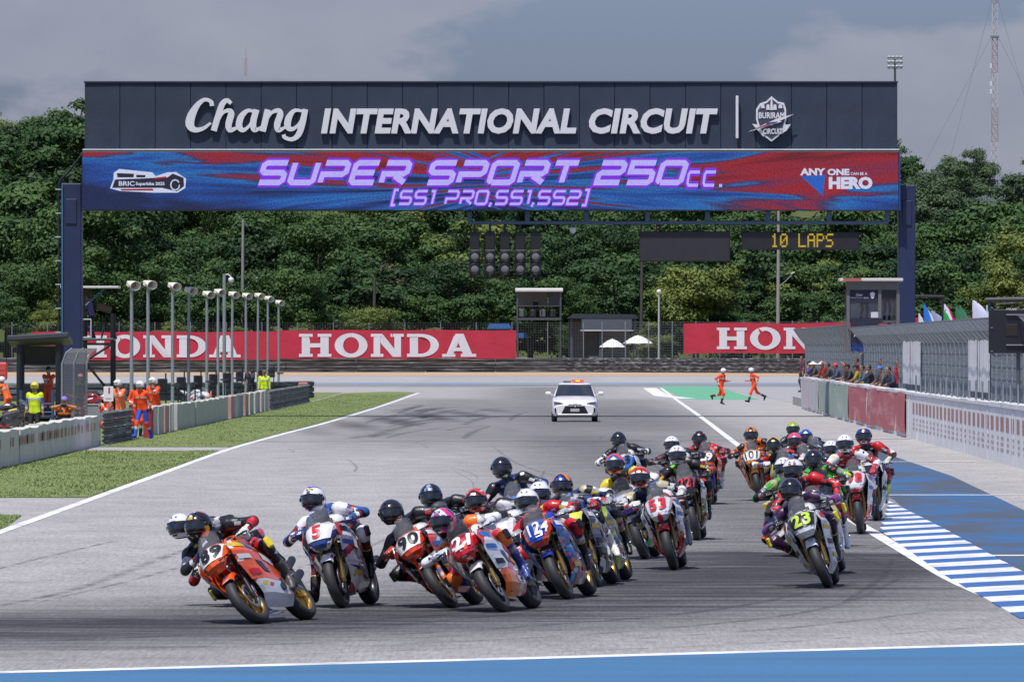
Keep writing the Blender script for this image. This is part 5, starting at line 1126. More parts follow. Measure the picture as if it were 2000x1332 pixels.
rb_ = empty('water_barrier', (PX(-4, 700), 700, 0)); tag(rb_, 'red plastic barrier at the far left edge', 'barrier'); MB().box((0, 0, .75), (1.6, .6, 1.5), bev=.12).build('tank', mat('barrier_red', (.45, .06, .04), .5), rb_); MB().box((0, -.31, .9), (1.3, .04, .12), bev=.01).build('rib', mat('barrier_red'), rb_); MB().box((0, -.31, .5), (1.3, .04, .12), bev=.01).build('rib', mat('barrier_red'), rb_)

# ================================================================== BACK: HUTS, UMBRELLAS, POLES, MASTS
BK = 936.0; kX = lambda x: PX(x, BK); kZ = lambda y: PZ(y, BK)
ct = empty('commentary_tower', (kX(1053), BK, 0)); tag(ct, 'small raised wooden lookout cabin above the fence in the centre', 'tower'); o_ = kX(1053)
M_ply = mat('weathered_ply', (.17, .16, .15), .85, var=.25, scale=.6)
for x in (1011, 1095):
    for y in (0, 3): MB().cyl((kX(x) - o_, y, 0), (kX(x) - o_, y, kZ(568)), .13, n=6).build('post', M_dgrey, ct)
MB().box((0, 1.5, kZ(566)), (kX(1100) - kX(1007), 3.8, .22), rot=(R(3), 0, 0)).build('roof', mat('pale_roof', (.6, .58, .55), .7, var=.15, scale=1), ct)
MB().box((kX(1040) - o_, 3.0, (kZ(568) + kZ(600)) / 2), (kX(1072) - kX(1012), .1, kZ(569) - kZ(600))).build('back_wall', M_ply, ct)
MB().box((kX(1083) - o_, 2.9, (kZ(568) + kZ(600)) / 2), (kX(1095) - kX(1072), .1, kZ(569) - kZ(600))).build('back_wall', M_dgrey, ct)
MB().box((0, 1.5, kZ(623)), (kX(1096) - kX(1010), 3.4, .25)).build('floor', M_dgrey, ct)
for k in range(8): MB().cyl((kX(1012 + k * 11.5) - o_, -.1, kZ(623)), (kX(1012 + k * 11.5) - o_, -.1, kZ(598)), .05, n=5).build('baluster', M_black, ct)
MB().cyl((kX(1011) - o_, -.1, kZ(598)), (kX(1095) - o_, -.1, kZ(598)), .06, n=5).build('handrail', M_black, ct)
for k in range(4): MB().box((kX(1020 + k * 20) - o_, .2, kZ(612)), (.7, .5, .9), bev=.1).build('equipment', mat('equipment_%d' % (k % 2), ((.10, .10, .11), (.02, .02, .022))[k % 2], .5), ct)
ht = empty('spectator_hut', (kX(1175), BK, 0)); tag(ht, 'open hut with dark pitched roof and grey panel behind the umbrellas', 'hut'); o_ = kX(1175)
MB().prism([(kX(1106) - o_, kZ(622)), (kX(1248) - o_, kZ(622)), (kX(1240) - o_, kZ(614)), (kX(1120) - o_, kZ(613))], -1.0, 4.5).build('roof', mat('dark_roof', (.025, .03, .04), .6, var=.3, scale=1), ht)
MB().box((kX(1185) - o_, -.9, (kZ(622) + kZ(645)) / 2), (kX(1234) - kX(1136), .12, kZ(622) - kZ(645))).build('front_panel', mat('slate_panel_far', (.075, .09, .115), .7, var=.2, scale=.6), ht)
MB().box((kX(1185) - o_, -.95, kZ(645.5)), (kX(1238) - kX(1134), .1, .12)).build('panel_edge', M_letter, ht)
for x in (1116, 1172, 1240): 
    for y in (0, 3.5): MB().box((kX(x) - o_, y, kZ(622) / 2), (.3, .3, kZ(622)), bev=.02).build('post', M_dgrey, ht)
MB().box((kX(1170) - o_, 3.6, kZ(660) * .8), (kX(1238) - kX(1118), .15, kZ(660) * 1.5)).build('back_wall', mat('hut_wall', (.16, .15, .145), .8, var=.3, scale=.8), ht)
MB().box((kX(1160) - o_, .8, .9), (kX(1150) - kX(1130), .3, 1.8)).build('notice_panel', mat('pale_notice', (.42, .38, .33), .8), ht)
for i, (x, y, w_, lab) in enumerate(((1196, 662, 52, 'smaller white umbrella left of the pair before the hut'), (1246, 655, 60, 'larger white umbrella right of the pair before the hut'))):
    d = 924 + i * 3; r = empty('umbrella', (PX(x, d), d, 0)); tag(r, lab, 'umbrella', 'white umbrellas at the back'); zt = PZ(y, d); rad = w_ / 2 / F * d
    def S(t, a): 
        s = rad * t; return (s * math.cos(a), s * math.sin(a), zt - .95 * t ** 1.5 + .05 * abs(math.sin(a * 4)) * t)
    MB().shell(S, lin(0.02, 1, 7), lin(0, 2 * math.pi, 33), .02).build('canopy', mat('umbrella_white', (.75, .75, .75), .8), r)
    MB().cyl((0, 0, 0), (0, 0, zt + .1), .05, n=6).build('pole', M_galv, r)
    for q in range(8):
        a = q * math.pi / 4; MB().cyl((0, 0, zt - .5), (rad * .9 * math.cos(a), rad * .9 * math.sin(a), zt - .86), .02, n=4).build('rib', M_galv, r)
r = empty('lamp_post', (kX(1285), BK - 6, 0)); tag(r, 'thin pale lamp post standing right of the umbrellas', 'lamp post'); MB().cyl((0, 0, 0), (0, 0, kZ(572)), .14, .1, n=7).build('post', mat('pale_post', (.45, .47, .52), .5, .2), r); MB().lathe([(0, .35), (.2, .3), (.28, .1), (.2, -.1), (0, -.15)], (0, 0, kZ(572)), n=10).build('lamp', M_letter, r)
# blue canopies behind the fence
for x, y, w_, dd_, lab in ((975, 634, 48, 945, 'bright blue awning roof behind the fence in the centre'), (1018, 652, 28, 942, 'small blue awning roof below the lookout cabin')):
    r = empty('awning', (PX(x, dd_), dd_, 0)); tag(r, lab, 'awning'); zt = PZ(y, dd_); hw = w_ / 2 / F * dd_
    MB().prism([(-hw, zt - .5), (hw, zt - .5), (hw * .8, zt + .1), (-hw * .8, zt + .1)], -1.2, 1.2).build('canopy', mat('awning_blue', (.04, .15, .42), .6, var=.15, scale=1), r)
    for sx in (-1, 1):
        for sy in (-1, 1): MB().cyl((sx * hw * .9, sy, 0), (sx * hw * .9, sy, zt - .4), .06, n=5).build('leg', M_dgrey, r)
# utility poles
for x, yt, d, lab, arm in ((473, 428, 975, 'tall wooden utility pole rising behind the lamp posts', 1), (1519, 410, 930, 'tall grey utility pole behind the lap board', 1), (1252, 500, 965, 'slim dark utility pole below the blank message board', 0), (730, 540, 968, 'short dark pole against the trees left of the start lights', 0)):
    r = empty('utility_pole', (PX(x, d), d, 0)); tag(r, lab, 'pole'); zt = PZ(yt, d)
    MB().cyl((0, 0, 0), (.1, 0, zt), .24, .15, n=8).build('pole', mat('grey_wood' if arm else 'dark_wood', (.26, .25, .24) if arm else (.06, .055, .05), .85, var=.3, scale=1.0), r)
    if arm: MB().tube([(0, 0, zt * .52), (.9, -.1, zt * .56), (1.6, -.2, zt * .6)], .06, 6).build('lamp_arm', M_galv, r); MB().box((1.7, -.2, zt * .61), (.5, .2, .12), rot=(0, R(-25), 0), bev=.03).build('lamp', M_letter, r)
# lattice masts
def mast(x, y0, y1, d, w0, w1, label, red=True, guys=()):
    r = empty('lattice_mast', (PX(x, d), d, PZ(y1, d))); tag(r, label, 'mast'); H_ = PZ(y0, d) - PZ(y1, d); n = max(8, int(H_ / (w0 * 1.3)))
    mA = mat('mast_white', (.55, .53, .53), .6); mB = mat('mast_red', (.42, .30, .29), .6)
    per = 4
    for s in range(0, n, per):
        mb = MB(); e = min(n, s + per)
        for k in range(s, e):
            t0, t1 = k / n, (k + 1) / n; a = (w0 + (w1 - w0) * t0) / 2; b = (w0 + (w1 - w0) * t1) / 2
            C0 = [(a, a), (-a, a), (-a, -a), (a, -a)]; C1 = [(b, b), (-b, b), (-b, -b), (b, -b)]
            for q in range(4):
                p, p2 = C0[q], C1[q]; o = C1[(q + 1) % 4]; o0 = C0[(q + 1) % 4]; rt = w0 * .045
                mb.cyl((*p, t0 * H_), (*p2, t1 * H_), rt * 1.5, n=4, cap=False); mb.cyl((*p, t0 * H_), (*o, t1 * H_), rt, n=3, cap=False); mb.cyl((*p, t0 * H_), (*o0, t0 * H_), rt, n=3, cap=False)
        mb.build('lattice_section', mB if (s // per) % 2 and red else mA, r)
    MB().cyl((0, 0, H_), (0, 0, H_ + w0 * 2), w0 * .07, n=5).build('tip', mA, r)
    for gxp, gy in guys:
        MB().cyl((0, 0, PZ(gy, d) - PZ(y1, d)), (PX(gxp, d) - PX(x, d), 0, PZ(330, d) - PZ(y1, d)), .035, n=3, cap=False).build('guy_wire', M_galv, r)
    return r
m1 = mast(480, 88, 320, 2200, .9, .5, 'distant slim lattice mast above the left end of the gantry')
m2 = mast(1943, -60, 345, 1700, 1.35, .95, 'tall red and white guyed lattice mast at the right', True, ((1800, 60), (1850, -20), (2080, 60), (2040, -20)))
MB().box((0, 0, PZ(72, 1700) - PZ(345, 1700)), (1.7, 1.7, .4)).build('platform', M_galv, m2)
for y in (130, 165, 180): MB().box((-.8, -.4, PZ(y, 1700) - PZ(345, 1700)), (.5, .4, 1.0), bev=.05).build('antenna', M_letter, m2)
fl = empty('floodlight_mast', (PX(1748, 1250), 1250, 0)); tag(fl, 'floodlight mast with rows of lamps above the right end of the gantry', 'floodlight'); zt = PZ(110, 1250)
MB().cyl((0, 0, 0), (0, 0, zt - .5), .3, .16, n=8).build('pole', M_dgrey, fl)
for q in range(3):
    MB().box((0, 0, zt - .25 - q * .72), (2.4, .1, .08)).build('crossbar', M_dgrey, fl)
    for k in range(4): MB().box((-.9 + k * .6, -.15, zt - .25 - q * .72), (.46, .3, .5), rot=(R(20), 0, R(-10)), bev=.05).build('lamp', mat('flood_lens', (.45, .46, .48), .4), fl)
# pink house roof through the trees
hs_ = empty('house', (PX(1945, 1090), 1090, hill(PX(1945, 1090), 1090))); tag(hs_, 'house with faded red roof half hidden by trees at the right', 'house'); zr = PZ(424, 1090) - hill(PX(1945, 1090), 1090)
MB().box((0, 3, (zr - .6) / 2), (5.5, 5, zr - .6)).build('wall', mat('house_wall', (.16, .17, .15), .8), hs_); MB().prism([(-3.6, zr - .7), (3.6, zr - .7), (2.6, zr + .8), (-2.6, zr + .8)], 0, 6).build('roof', mat('house_roof', (.42, .16, .14), .8, var=.25, scale=1), hs_)
MB().box((-1.2, .45, zr - 2.2), (1.0, .06, 1.2)).build('window', M_black, hs_)

# ================================================================== TREES
def leaf_mat(key, c1, c2, c3):
    m = mat(key, c1, 0.65); t = m.node_tree; b = t.nodes['Principled BSDF']; o = t.nodes['Material Output']
    at = t.nodes.new('ShaderNodeAttribute'); at.attribute_name = 'tone'; oi = t.nodes.new('ShaderNodeObjectInfo')
    x = t.nodes.new('ShaderNodeMix'); x.data_type = 'RGBA'; x.inputs['A'].default_value = (*c1, 1); x.inputs['B'].default_value = (*c2, 1); t.links.new(at.outputs['Fac'], x.inputs['Factor'])
    x2 = t.nodes.new('ShaderNodeMix'); x2.data_type = 'RGBA'; x2.inputs['B'].default_value = (*c3, 1); t.links.new(x.outputs['Result'], x2.inputs['A'])
    mr = t.nodes.new('ShaderNodeMath'); mr.operation = 'MULTIPLY'; mr.inputs[1].default_value = 0.55; t.links.new(oi.outputs['Random'], mr.inputs[0]); t.links.new(mr.outputs[0], x2.inputs['Factor'])
    t.links.new(x2.outputs['Result'], b.inputs['Base Color']); b.inputs['Specular IOR Level'].default_value = 0.3
    tl = t.nodes.new('ShaderNodeBsdfTranslucent'); t.links.new(x2.outputs['Result'], tl.inputs['Color']); ms = t.nodes.new('ShaderNodeMixShader'); ms.inputs[0].default_value = 0.08
    t.links.new(b.outputs[0], ms.inputs[1]); t.links.new(tl.outputs[0], ms.inputs[2]); t.links.new(ms.outputs[0], o.inputs[0]); return m
LM = {'mid': leaf_mat('leaf_mid_green', (.020, .056, .015), (.085, .150, .032), (.036, .080, .020)), 'dark': leaf_mat('leaf_dark_green', (.011, .034, .009), (.040, .090, .020), (.020, .050, .012)),
      'yellow': leaf_mat('leaf_yellow_green', (.060, .098, .018), (.21, .245, .05), (.085, .13, .025)), 'pink': leaf_mat('leaf_russet', (.075, .105, .038), (.20, .16, .11), (.10, .12, .045)),
      'blue': leaf_mat('leaf_haze_tinted', (.045, .085, .038), (.085, .13, .055), (.06, .10, .045))}  # blue: far haze is painted into this leaf colour
M_bark = mat('bark', (.10, .085, .07), .9, var=.4, scale=1.5)
def crown_mesh(seed, nl, h0, spread, flat, leaf, top_tone=0.0):
    g = np.random.default_rng(seed); C = []
    nlob = 48
    for i in range(nlob):
        a = g.uniform(0, 6.283); rr_ = spread * math.sqrt(g.uniform(0, 1)); z = h0 + (1 - h0) * g.uniform(.0, .92) * (1 - .45 * (rr_ / spread) ** 2)
        C.append((rr_ * math.cos(a), rr_ * math.sin(a), z, g.uniform(.04, .13) if seed % 2 else g.uniform(.05, .11)))
    C = np.array(C); idx = g.integers(0, nlob, nl); D = g.normal(size=(nl, 3)); D /= np.linalg.norm(D, axis=1)[:, None]
    D[:, 2] = np.where(D[:, 2] < (-.25 if seed % 2 else -.8), -D[:, 2], D[:, 2]); rad = C[idx, 3] * g.uniform(.55, 1.15, nl); Pp = C[idx, :3] + g.normal(0, .014, (nl, 3)) + D * rad[:, None] * np.array([1.25, 1.25, flat * .8])
    # leaf sprays: three-pointed sprigs, each facing mostly outward
    nrm = D + g.normal(size=(nl, 3)) * .38 + np.array([0, 0, .25]); nrm /= np.linalg.norm(nrm, axis=1)[:, None]
    u = np.cross(nrm, g.normal(size=(nl, 3))); u /= np.linalg.norm(u, axis=1)[:, None] + 1e-9; v = np.cross(nrm, u)
    s = leaf * g.uniform(.5, 1.35, nl)[:, None]
    q = np.stack([Pp - u * s * .5, Pp + v * s * .34 - u * s * .05, Pp + u * s * .6 + nrm * s * .12, Pp - v * s * .34], 1)
    lobe = g.uniform(-.35, .35, nlob); tone = np.clip(.42 + g.normal(0, .2, nl) + lobe[idx], 0, 1)
    m = bpy.data.meshes.new('crown'); m.vertices.add(nl * 4); m.vertices.foreach_set('co', q.reshape(-1)); m.loops.add(nl * 4); m.loops.foreach_set('vertex_index', np.arange(nl * 4, dtype=np.int32))
    m.polygons.add(nl); m.polygons.foreach_set('loop_start', np.arange(0, nl * 4, 4, dtype=np.int32)); m.update(calc_edges=True); m.materials.append(None)
    at = m.attributes.new('tone', 'FLOAT', 'POINT'); at.data.foreach_set('value', np.repeat(tone, 4).astype(np.float32)); return m, C
def trunk_mesh(C, h0, r0, seed):
    g = random.Random(seed); mb = MB(); top = (0.02, 0, .72); mid = (g.uniform(-.02, .02), 0, h0 * 1.0)
    mb.tube([(0, 0, -.03), (mid[0] * .6, 0, h0 * .5), mid, top], [r0 * 1.3, r0, r0 * .8, r0 * .25], 7)
    for c in C[:11]:
        s = g.uniform(.5, .95); b = (mid[0] * s, 0, h0 * s + .12 * s); mb.tube([b, ((b[0] + c[0]) / 2, (c[1]) / 2, (b[2] + c[2]) / 2 + .02), (c[0], c[1], c[2])], [r0 * .42, r0 * .26, r0 * .08], 5)
    return mb.mesh('trunk')
VAR = []
for i in range(8):
    h0 = [.36, .22, .42, .12, .3, .18, .48, .08][i]; sp = [.34, .36, .30, .42, .38, .32, .36, .46][i]
    cm, C = crown_mesh(100 + i, 21000, h0, sp, [.8, .7, .9, .75, .6, .85, .7, .75][i], [.022, .026, .021, .026, .025, .021, .024, .030][i], 1.2); VAR.append((cm, trunk_mesh(C, h0, .022, i)))
kinds = ['mid', 'dark', 'yellow', 'mid', 'dark', 'mid', 'mid', 'dark', 'dark', 'mid', 'yellow', 'mid']
adj = {'mid': 'mid green', 'dark': 'dark green', 'yellow': 'yellow green', 'pink': 'russet tinged', 'blue': 'haze tinted blue green'}
def zone(x, yv):
    if x < 118: return 'at left edge'
    if x > 1789: return 'at right edge'
    s = ['behind lamp posts', 'left of start lights', 'behind start lights', 'behind message board', 'behind lap board']
    return s[min(4, int((x - 118) / 335))]
seen = {}
def tree(X, d, H_, kind, v, wide=1.0):
    z = hill(X, d); r = empty('tree', (X, d, z - .1)); x = 1000 + X / d * F; yt = HY - (z + H_ - CH) / d * F
    size = 'tall' if H_ > 17 else ('middle sized' if H_ > 11 else 'low bushy'); row = 'front row' if d < 990 else ('second row' if d < 1040 else ('third row' if d < 1110 else 'upslope'))
    lab = f'{size} {adj[kind]} tree {zone(x, yt)}, {row}'; seen.setdefault(lab, []).append((r, x)); tag(r, lab, 'tree')
    Rz = Matrix.Rotation(random.uniform(0, 6.28), 4, 'Z') @ Matrix.Diagonal((H_ * wide, H_ * wide, H_, 1))
    ob('crown', VAR[v][0], LM[kind], r, Rz); ob('trunk', VAR[v][1], M_bark, r, Rz)
tr_ = random.Random(21)
rows = [(958, 5, 8.5, 8.0), (978, 10, 15, 8.0), (1008, 13, 18, 9.0), (1050, 14, 19, 9.5), (1100, 15, 20, 10.5), (1165, 15, 20, 11), (1250, 14, 19, 12), (1370, 12, 16, 13)]
for ri, (d, h0, h1, sp) in enumerate(rows):
    half = 1000 / F * d + 18; X = -half
    while X < half:
        x = 1000 + X / d * F; k = tr_.choice(kinds); Hh = tr_.uniform(h0, h1); dj = d + tr_.uniform(-8, 8)
        if x < 170: Hh *= 1.32 if d > 985 else 1.2
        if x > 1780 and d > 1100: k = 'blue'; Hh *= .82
        if ri == 0: k = tr_.choice(('yellow', 'mid', 'yellow'))
        if ri == 0 and tr_.random() < .6 and not (560 < x < 680 or 1060 < x < 1330 or 800 < x < 900 or x > 1600 or x < 60): X += sp * .8; continue
        if 870 < x < 940 and ri == 1 or 650 < x < 760 and ri == 2: k = 'pink'
        skip = abs(x - 1945) < 55 and d < 1085 and d > 985
        tree(X, dj, Hh if not skip else min(Hh, 14.5), k, tr_.randrange(8), tr_.uniform(.95, 1.3))
        X += sp * tr_.uniform(.75, 1.25)
for X_, d_, h_ in ((PX(1912, 1078), 1068, 19.5), (PX(1962, 1064), 1064, 19.0), (PX(1998, 1080), 1080, 20.5), (PX(1938, 1072), 1072, 17.6)): tree(X_, d_, h_, 'mid', tr_.randrange(8), 1.2)
for lab, L_ in seen.items():
    if len(L_) > 1:
        L_.sort(key=lambda q: q[1])
        for i, (o, x) in enumerate(L_):
            o['label'] = lab + (', left one' if len(L_) == 2 and i == 0 else ', right one' if len(L_) == 2 else ', ' + (ordn + ['twelfth', 'thirteenth', 'fourteenth'])[min(i, 13)] + ' from the left'); 
    for o, x in L_: o['group'] = 'trees on the slope behind the circuit'
# ================================================================== BODIES: one continuous surface grown round a skeleton
def sdf_surface(prims, vox, k=0.03):
    """prims: (a, b, ra, rb, zone). smooth union of tapered capsules -> verts, quads, zone per face"""
    A = np.array([p[0] for p in prims], float); B = np.array([p[1] for p in prims], float); rm = max(max(p[2], p[3]) for p in prims)
    lo = np.minimum(A, B).min(0) - rm - 3 * vox; hi = np.maximum(A, B).max(0) + rm + 3 * vox
    n = np.ceil((hi - lo) / vox).astype(int) + 1; f = np.full(n, 1.0)
    ax = [lo[i] + vox * np.arange(n[i]) for i in range(3)]
    def dist(Pp, a, b, ra, rb):
        ab = b - a; L2 = float(ab @ ab) + 1e-9; t = np.clip(((Pp - a) @ ab) / L2, 0, 1)
        return np.sqrt(((Pp - a - t[..., None] * ab) ** 2).sum(-1)) - (ra + (rb - ra) * t)
    for a, b, (_, _, ra, rb, z) in zip(A, B, prims):
        m = max(ra, rb) + k * 2.5 + vox; s = []
        for i in range(3):
            i0 = max(0, int((min(a[i], b[i]) - m - lo[i]) / vox)); i1 = min(n[i], int((max(a[i], b[i]) + m - lo[i]) / vox) + 2); s.append(slice(i0, i1))
        Pp = np.stack(np.meshgrid(ax[0][s[0]], ax[1][s[1]], ax[2][s[2]], indexing='ij'), -1)
        d = dist(Pp, a, b, ra, rb); g = f[s[0], s[1], s[2]]; h = np.clip(.5 + .5 * (g - d) / k, 0, 1)
        f[s[0], s[1], s[2]] = g + (d - g) * h - k * h * (1 - h)
    S = f < 0; c = np.zeros(n - 1, int); P0 = np.zeros((*(n - 1), 3)); cnt = np.zeros(n - 1)
    sl = lambda o, ax_: slice(o, n[ax_] - 1 + o)
    for i in (0, 1):
        for j in (0, 1):
            for q in (0, 1): c += S[sl(i, 0), sl(j, 1), sl(q, 2)]
    act = (c > 0) & (c < 8)
    for axis in range(3):
        for o1 in (0, 1):
            for o2 in (0, 1):
                o = [0, 0, 0]; oth = [q for q in range(3) if q != axis]; o[oth[0]] = o1; o[oth[1]] = o2; e = list(o); e[axis] = 1
                f0 = f[sl(o[0], 0), sl(o[1], 1), sl(o[2], 2)]; f1 = f[sl(e[0], 0), sl(e[1], 1), sl(e[2], 2)]
                x = (f0 < 0) != (f1 < 0); t = np.where(x, f0 / np.where(f0 == f1, 1, f0 - f1), 0)
                for q in range(3): P0[..., q] += np.where(x, (t if q == axis else o[q]), 0)
                cnt += x
    idx = np.full(n - 1, -1); ii = np.argwhere(act); idx[act] = np.arange(len(ii))
    V = lo + vox * (ii + P0[act] / cnt[act][:, None]); Q = []
    for axis in range(3):
        o = [0, 0, 0]; o[axis] = 1; a = S[:n[0] - o[0], :n[1] - o[1], :n[2] - o[2]]; b = S[o[0]:, o[1]:, o[2]:]
        e = np.argwhere(a != b); oth = [(axis + 1) % 3, (axis + 2) % 3]
        e = e[(e[:, oth[0]] > 0) & (e[:, oth[1]] > 0) & (e[:, oth[0]] < n[oth[0]] - 1) & (e[:, oth[1]] < n[oth[1]] - 1)]
        def cell(d0, d1):
            w = e.copy(); w[:, oth[0]] -= d0; w[:, oth[1]] -= d1; return idx[w[:, 0], w[:, 1], w[:, 2]]
        q = np.stack([cell(1, 1), cell(0, 1), cell(0, 0), cell(1, 0)], 1); ins = S[e[:, 0], e[:, 1], e[:, 2]]
        Q.append(np.where(ins[:, None], q, q[:, ::-1]))
    Q = np.concatenate(Q); Q = Q[(Q >= 0).all(1)]
    cen = V[Q].mean(1); best = np.full(len(cen), 9.0); zn = np.zeros(len(cen), int)
    for a, b, (_, _, ra, rb, z) in zip(A, B, prims):
        d = dist(cen, a, b, ra, rb); w = d < best; best[w] = d[w]; zn[w] = z
    return V, Q, zn
def fast_mesh(name, V, Q, zn=None, nm=1):
    m = bpy.data.meshes.new(name); n = len(Q); m.vertices.add(len(V)); m.vertices.foreach_set('co', np.asarray(V, np.float32).reshape(-1)); m.loops.add(n * 4); m.loops.foreach_set('vertex_index', Q.reshape(-1).astype(np.int32))
    m.polygons.add(n); m.polygons.foreach_set('loop_start', np.arange(0, n * 4, 4, dtype=np.int32))
    for _ in range(nm): m.materials.append(None)
    if zn is not None: m.polygons.foreach_set('material_index', zn.astype(np.int32))
    m.polygons.foreach_set('use_smooth', np.ones(n, bool)); m.update(calc_edges=True); return m
v3 = lambda *a: np.array(a, float)
def ik(a, c, l1, l2, pole):
    d = c - a; L_ = np.linalg.norm(d); mx_ = (l1 + l2) * .995
    if L_ > mx_: c = a + d / L_ * mx_; d = c - a; L_ = mx_
    u = d / L_; x = (l1 * l1 - l2 * l2 + L_ * L_) / (2 * L_); h = math.sqrt(max(0, l1 * l1 - x * x)); p = np.array(pole, float); p = p - u * (p @ u); p /= np.linalg.norm(p) + 1e-9
    return a + u * x + p * h, c
# zones: 0 torso 1 upper arm 2 forearm 3 thigh 4 shin 5 neck/skin 6 shoulder/knee armour 7 chest 8 head skin
def body_prims(j, s=1.0, head=False, slim=1.0):
    P_ = []; add = lambda a, b, ra, rb, z: P_.append((a, b, ra * slim, rb * slim, z))
    pel, chest, neck, hd = j['pel'], j['chest'], j['neck'], j['head']; rt = j['right']
    waist = pel * .5 + chest * .5
    for sg in (-1, 1):
        o = rt * sg
        add(pel + o * .075, waist + o * .06, .105, .10, 0); add(waist + o * .06, chest + o * .085, .10, .115, 7); add(chest + o * .085, chest + o * .13 + (neck - chest) * .45, .11, .075, 7)
        q = 'L' if sg < 0 else 'R'; add(j['sh' + q], j['sh' + q] * .8 + j['el' + q] * .2, .078, .070, 6); add(j['sh' + q], j['el' + q], .064, .052, 1); add(j['el' + q], j['wr' + q], .052, .036, 2)
        add(j['hip' + q], j['kn' + q], .092, .066, 3); add(j['kn' + q], j['an' + q], .064, .043, 4); add(j['kn' + q], j['kn' + q] * .85 + j['an' + q] * .15, .069, .066, 6)
    add(chest, neck, .10, .065, 0); add(neck, neck * .55 + hd * .45, .06, .055, 5)
    if head:
        up = (hd - neck); up /= np.linalg.norm(up); fw = j['fwd']
        add(hd + up * .035, hd - up * .02, .088, .082, 8); add(hd - up * .05 + fw * .02, hd - up * .085 + fw * .03, .062, .05, 8); add(hd + fw * .09 - up * .01, hd + fw * .105 - up * .03, .012, .016, 8)
        for sg in (-1, 1): add(hd + rt * sg * .085 + up * .005, hd + rt * sg * .088 - up * .03, .016, .014, 8)
    return P_

def stripes(V, Q, zn, j, specs):
    """give bands across limbs (sleeve and leg stripes, reflective tape) their own zone 9"""
    cen = V[Q].mean(1); zn = zn.copy()
    for z, a, b, t0, t1 in specs:
        for q in (('L', 'R') if a + 'L' in j else ('',)):
            p0, p1 = j[a + q], j[b + q]; d = p1 - p0; t = ((cen - p0) @ d) / (d @ d); near = np.linalg.norm(cen - p0 - np.clip(t, 0, 1)[:, None] * d, axis=1) < (.13 if q else .3)
            zn[(zn == z) & (t > t0) & (t < t1) & near] = 9
    return zn
# hand in a glove: palm, four unequal fingers curled round a bar along X, thumb from the side
def hand_mesh(curl=1.0, name='glove'):
    pr = [(v3(-.03, .045, .01), v3(.03, .045, .01), .024, .024, 0), (v3(-.028, .005, .024), v3(.03, .005, .024), .020, .020, 0), (v3(0, .085, .0), v3(0, .045, .01), .034, .034, 0)]
    for i, (x, l) in enumerate(((-.034, .8), (-.012, 1.0), (.011, .95), (.033, .78))):
        pts = [v3(x, -.008, .028), v3(x, -.034 * l, .018 * curl + .03 * (1 - curl)), v3(x, -.040 * l - .03 * (1 - curl), -.008 * curl + .03 * (1 - curl)), v3(x, -.018 * l - .09 * l * (1 - curl), -.028 * curl + .026 * (1 - curl))]
        for a, b in zip(pts, pts[1:]): pr.append((a, b, .0095, .009, 0))
    for a, b in zip([v3(.036, .04, .0), v3(.05, .012, -.012), v3(.046, -.016, -.022)], [v3(.05, .012, -.012), v3(.046, -.016, -.022), v3(.034, -.034, -.026)]): pr.append((a, b, .012, .010, 0))
    V, Q, z = sdf_surface(pr, .0055, .008); return fast_mesh(name, V, Q)
HAND_R = hand_mesh(1.0); HAND_O = hand_mesh(.25, 'hand')
def mirror_mesh(m, nm):
    V = np.zeros(len(m.vertices) * 3, np.float32); m.vertices.foreach_get('co', V); V = V.reshape(-1, 3); V[:, 0] *= -1
    Q = np.array([tuple(p.vertices)[::-1] for p in m.polygons]); return fast_mesh(nm, V, Q, None, 1)
HAND_L = mirror_mesh(HAND_R, 'glove'); HAND_OL = mirror_mesh(HAND_O, 'hand')
def boot_mesh():
    pr = [(v3(0, 0, .17), v3(0, 0, .02), .060, .050, 0), (v3(0, .012, -.01), v3(0, .03, -.045), .046, .036, 0), (v3(0, 0, -.01), v3(0, -.10, -.04), .046, .040, 0), (v3(-.012, -.10, -.045), v3(-.01, -.18, -.055), .036, .026, 0), (v3(.012, -.10, -.045), v3(.006, -.19, -.055), .036, .026, 0), (v3(0, .03, -.07), v3(0, -.18, -.075), .024, .02, 1)]
    V, Q, z = sdf_surface(pr, .013, .02); return fast_mesh('boot', V, Q, z, 2)
BOOT = boot_mesh()
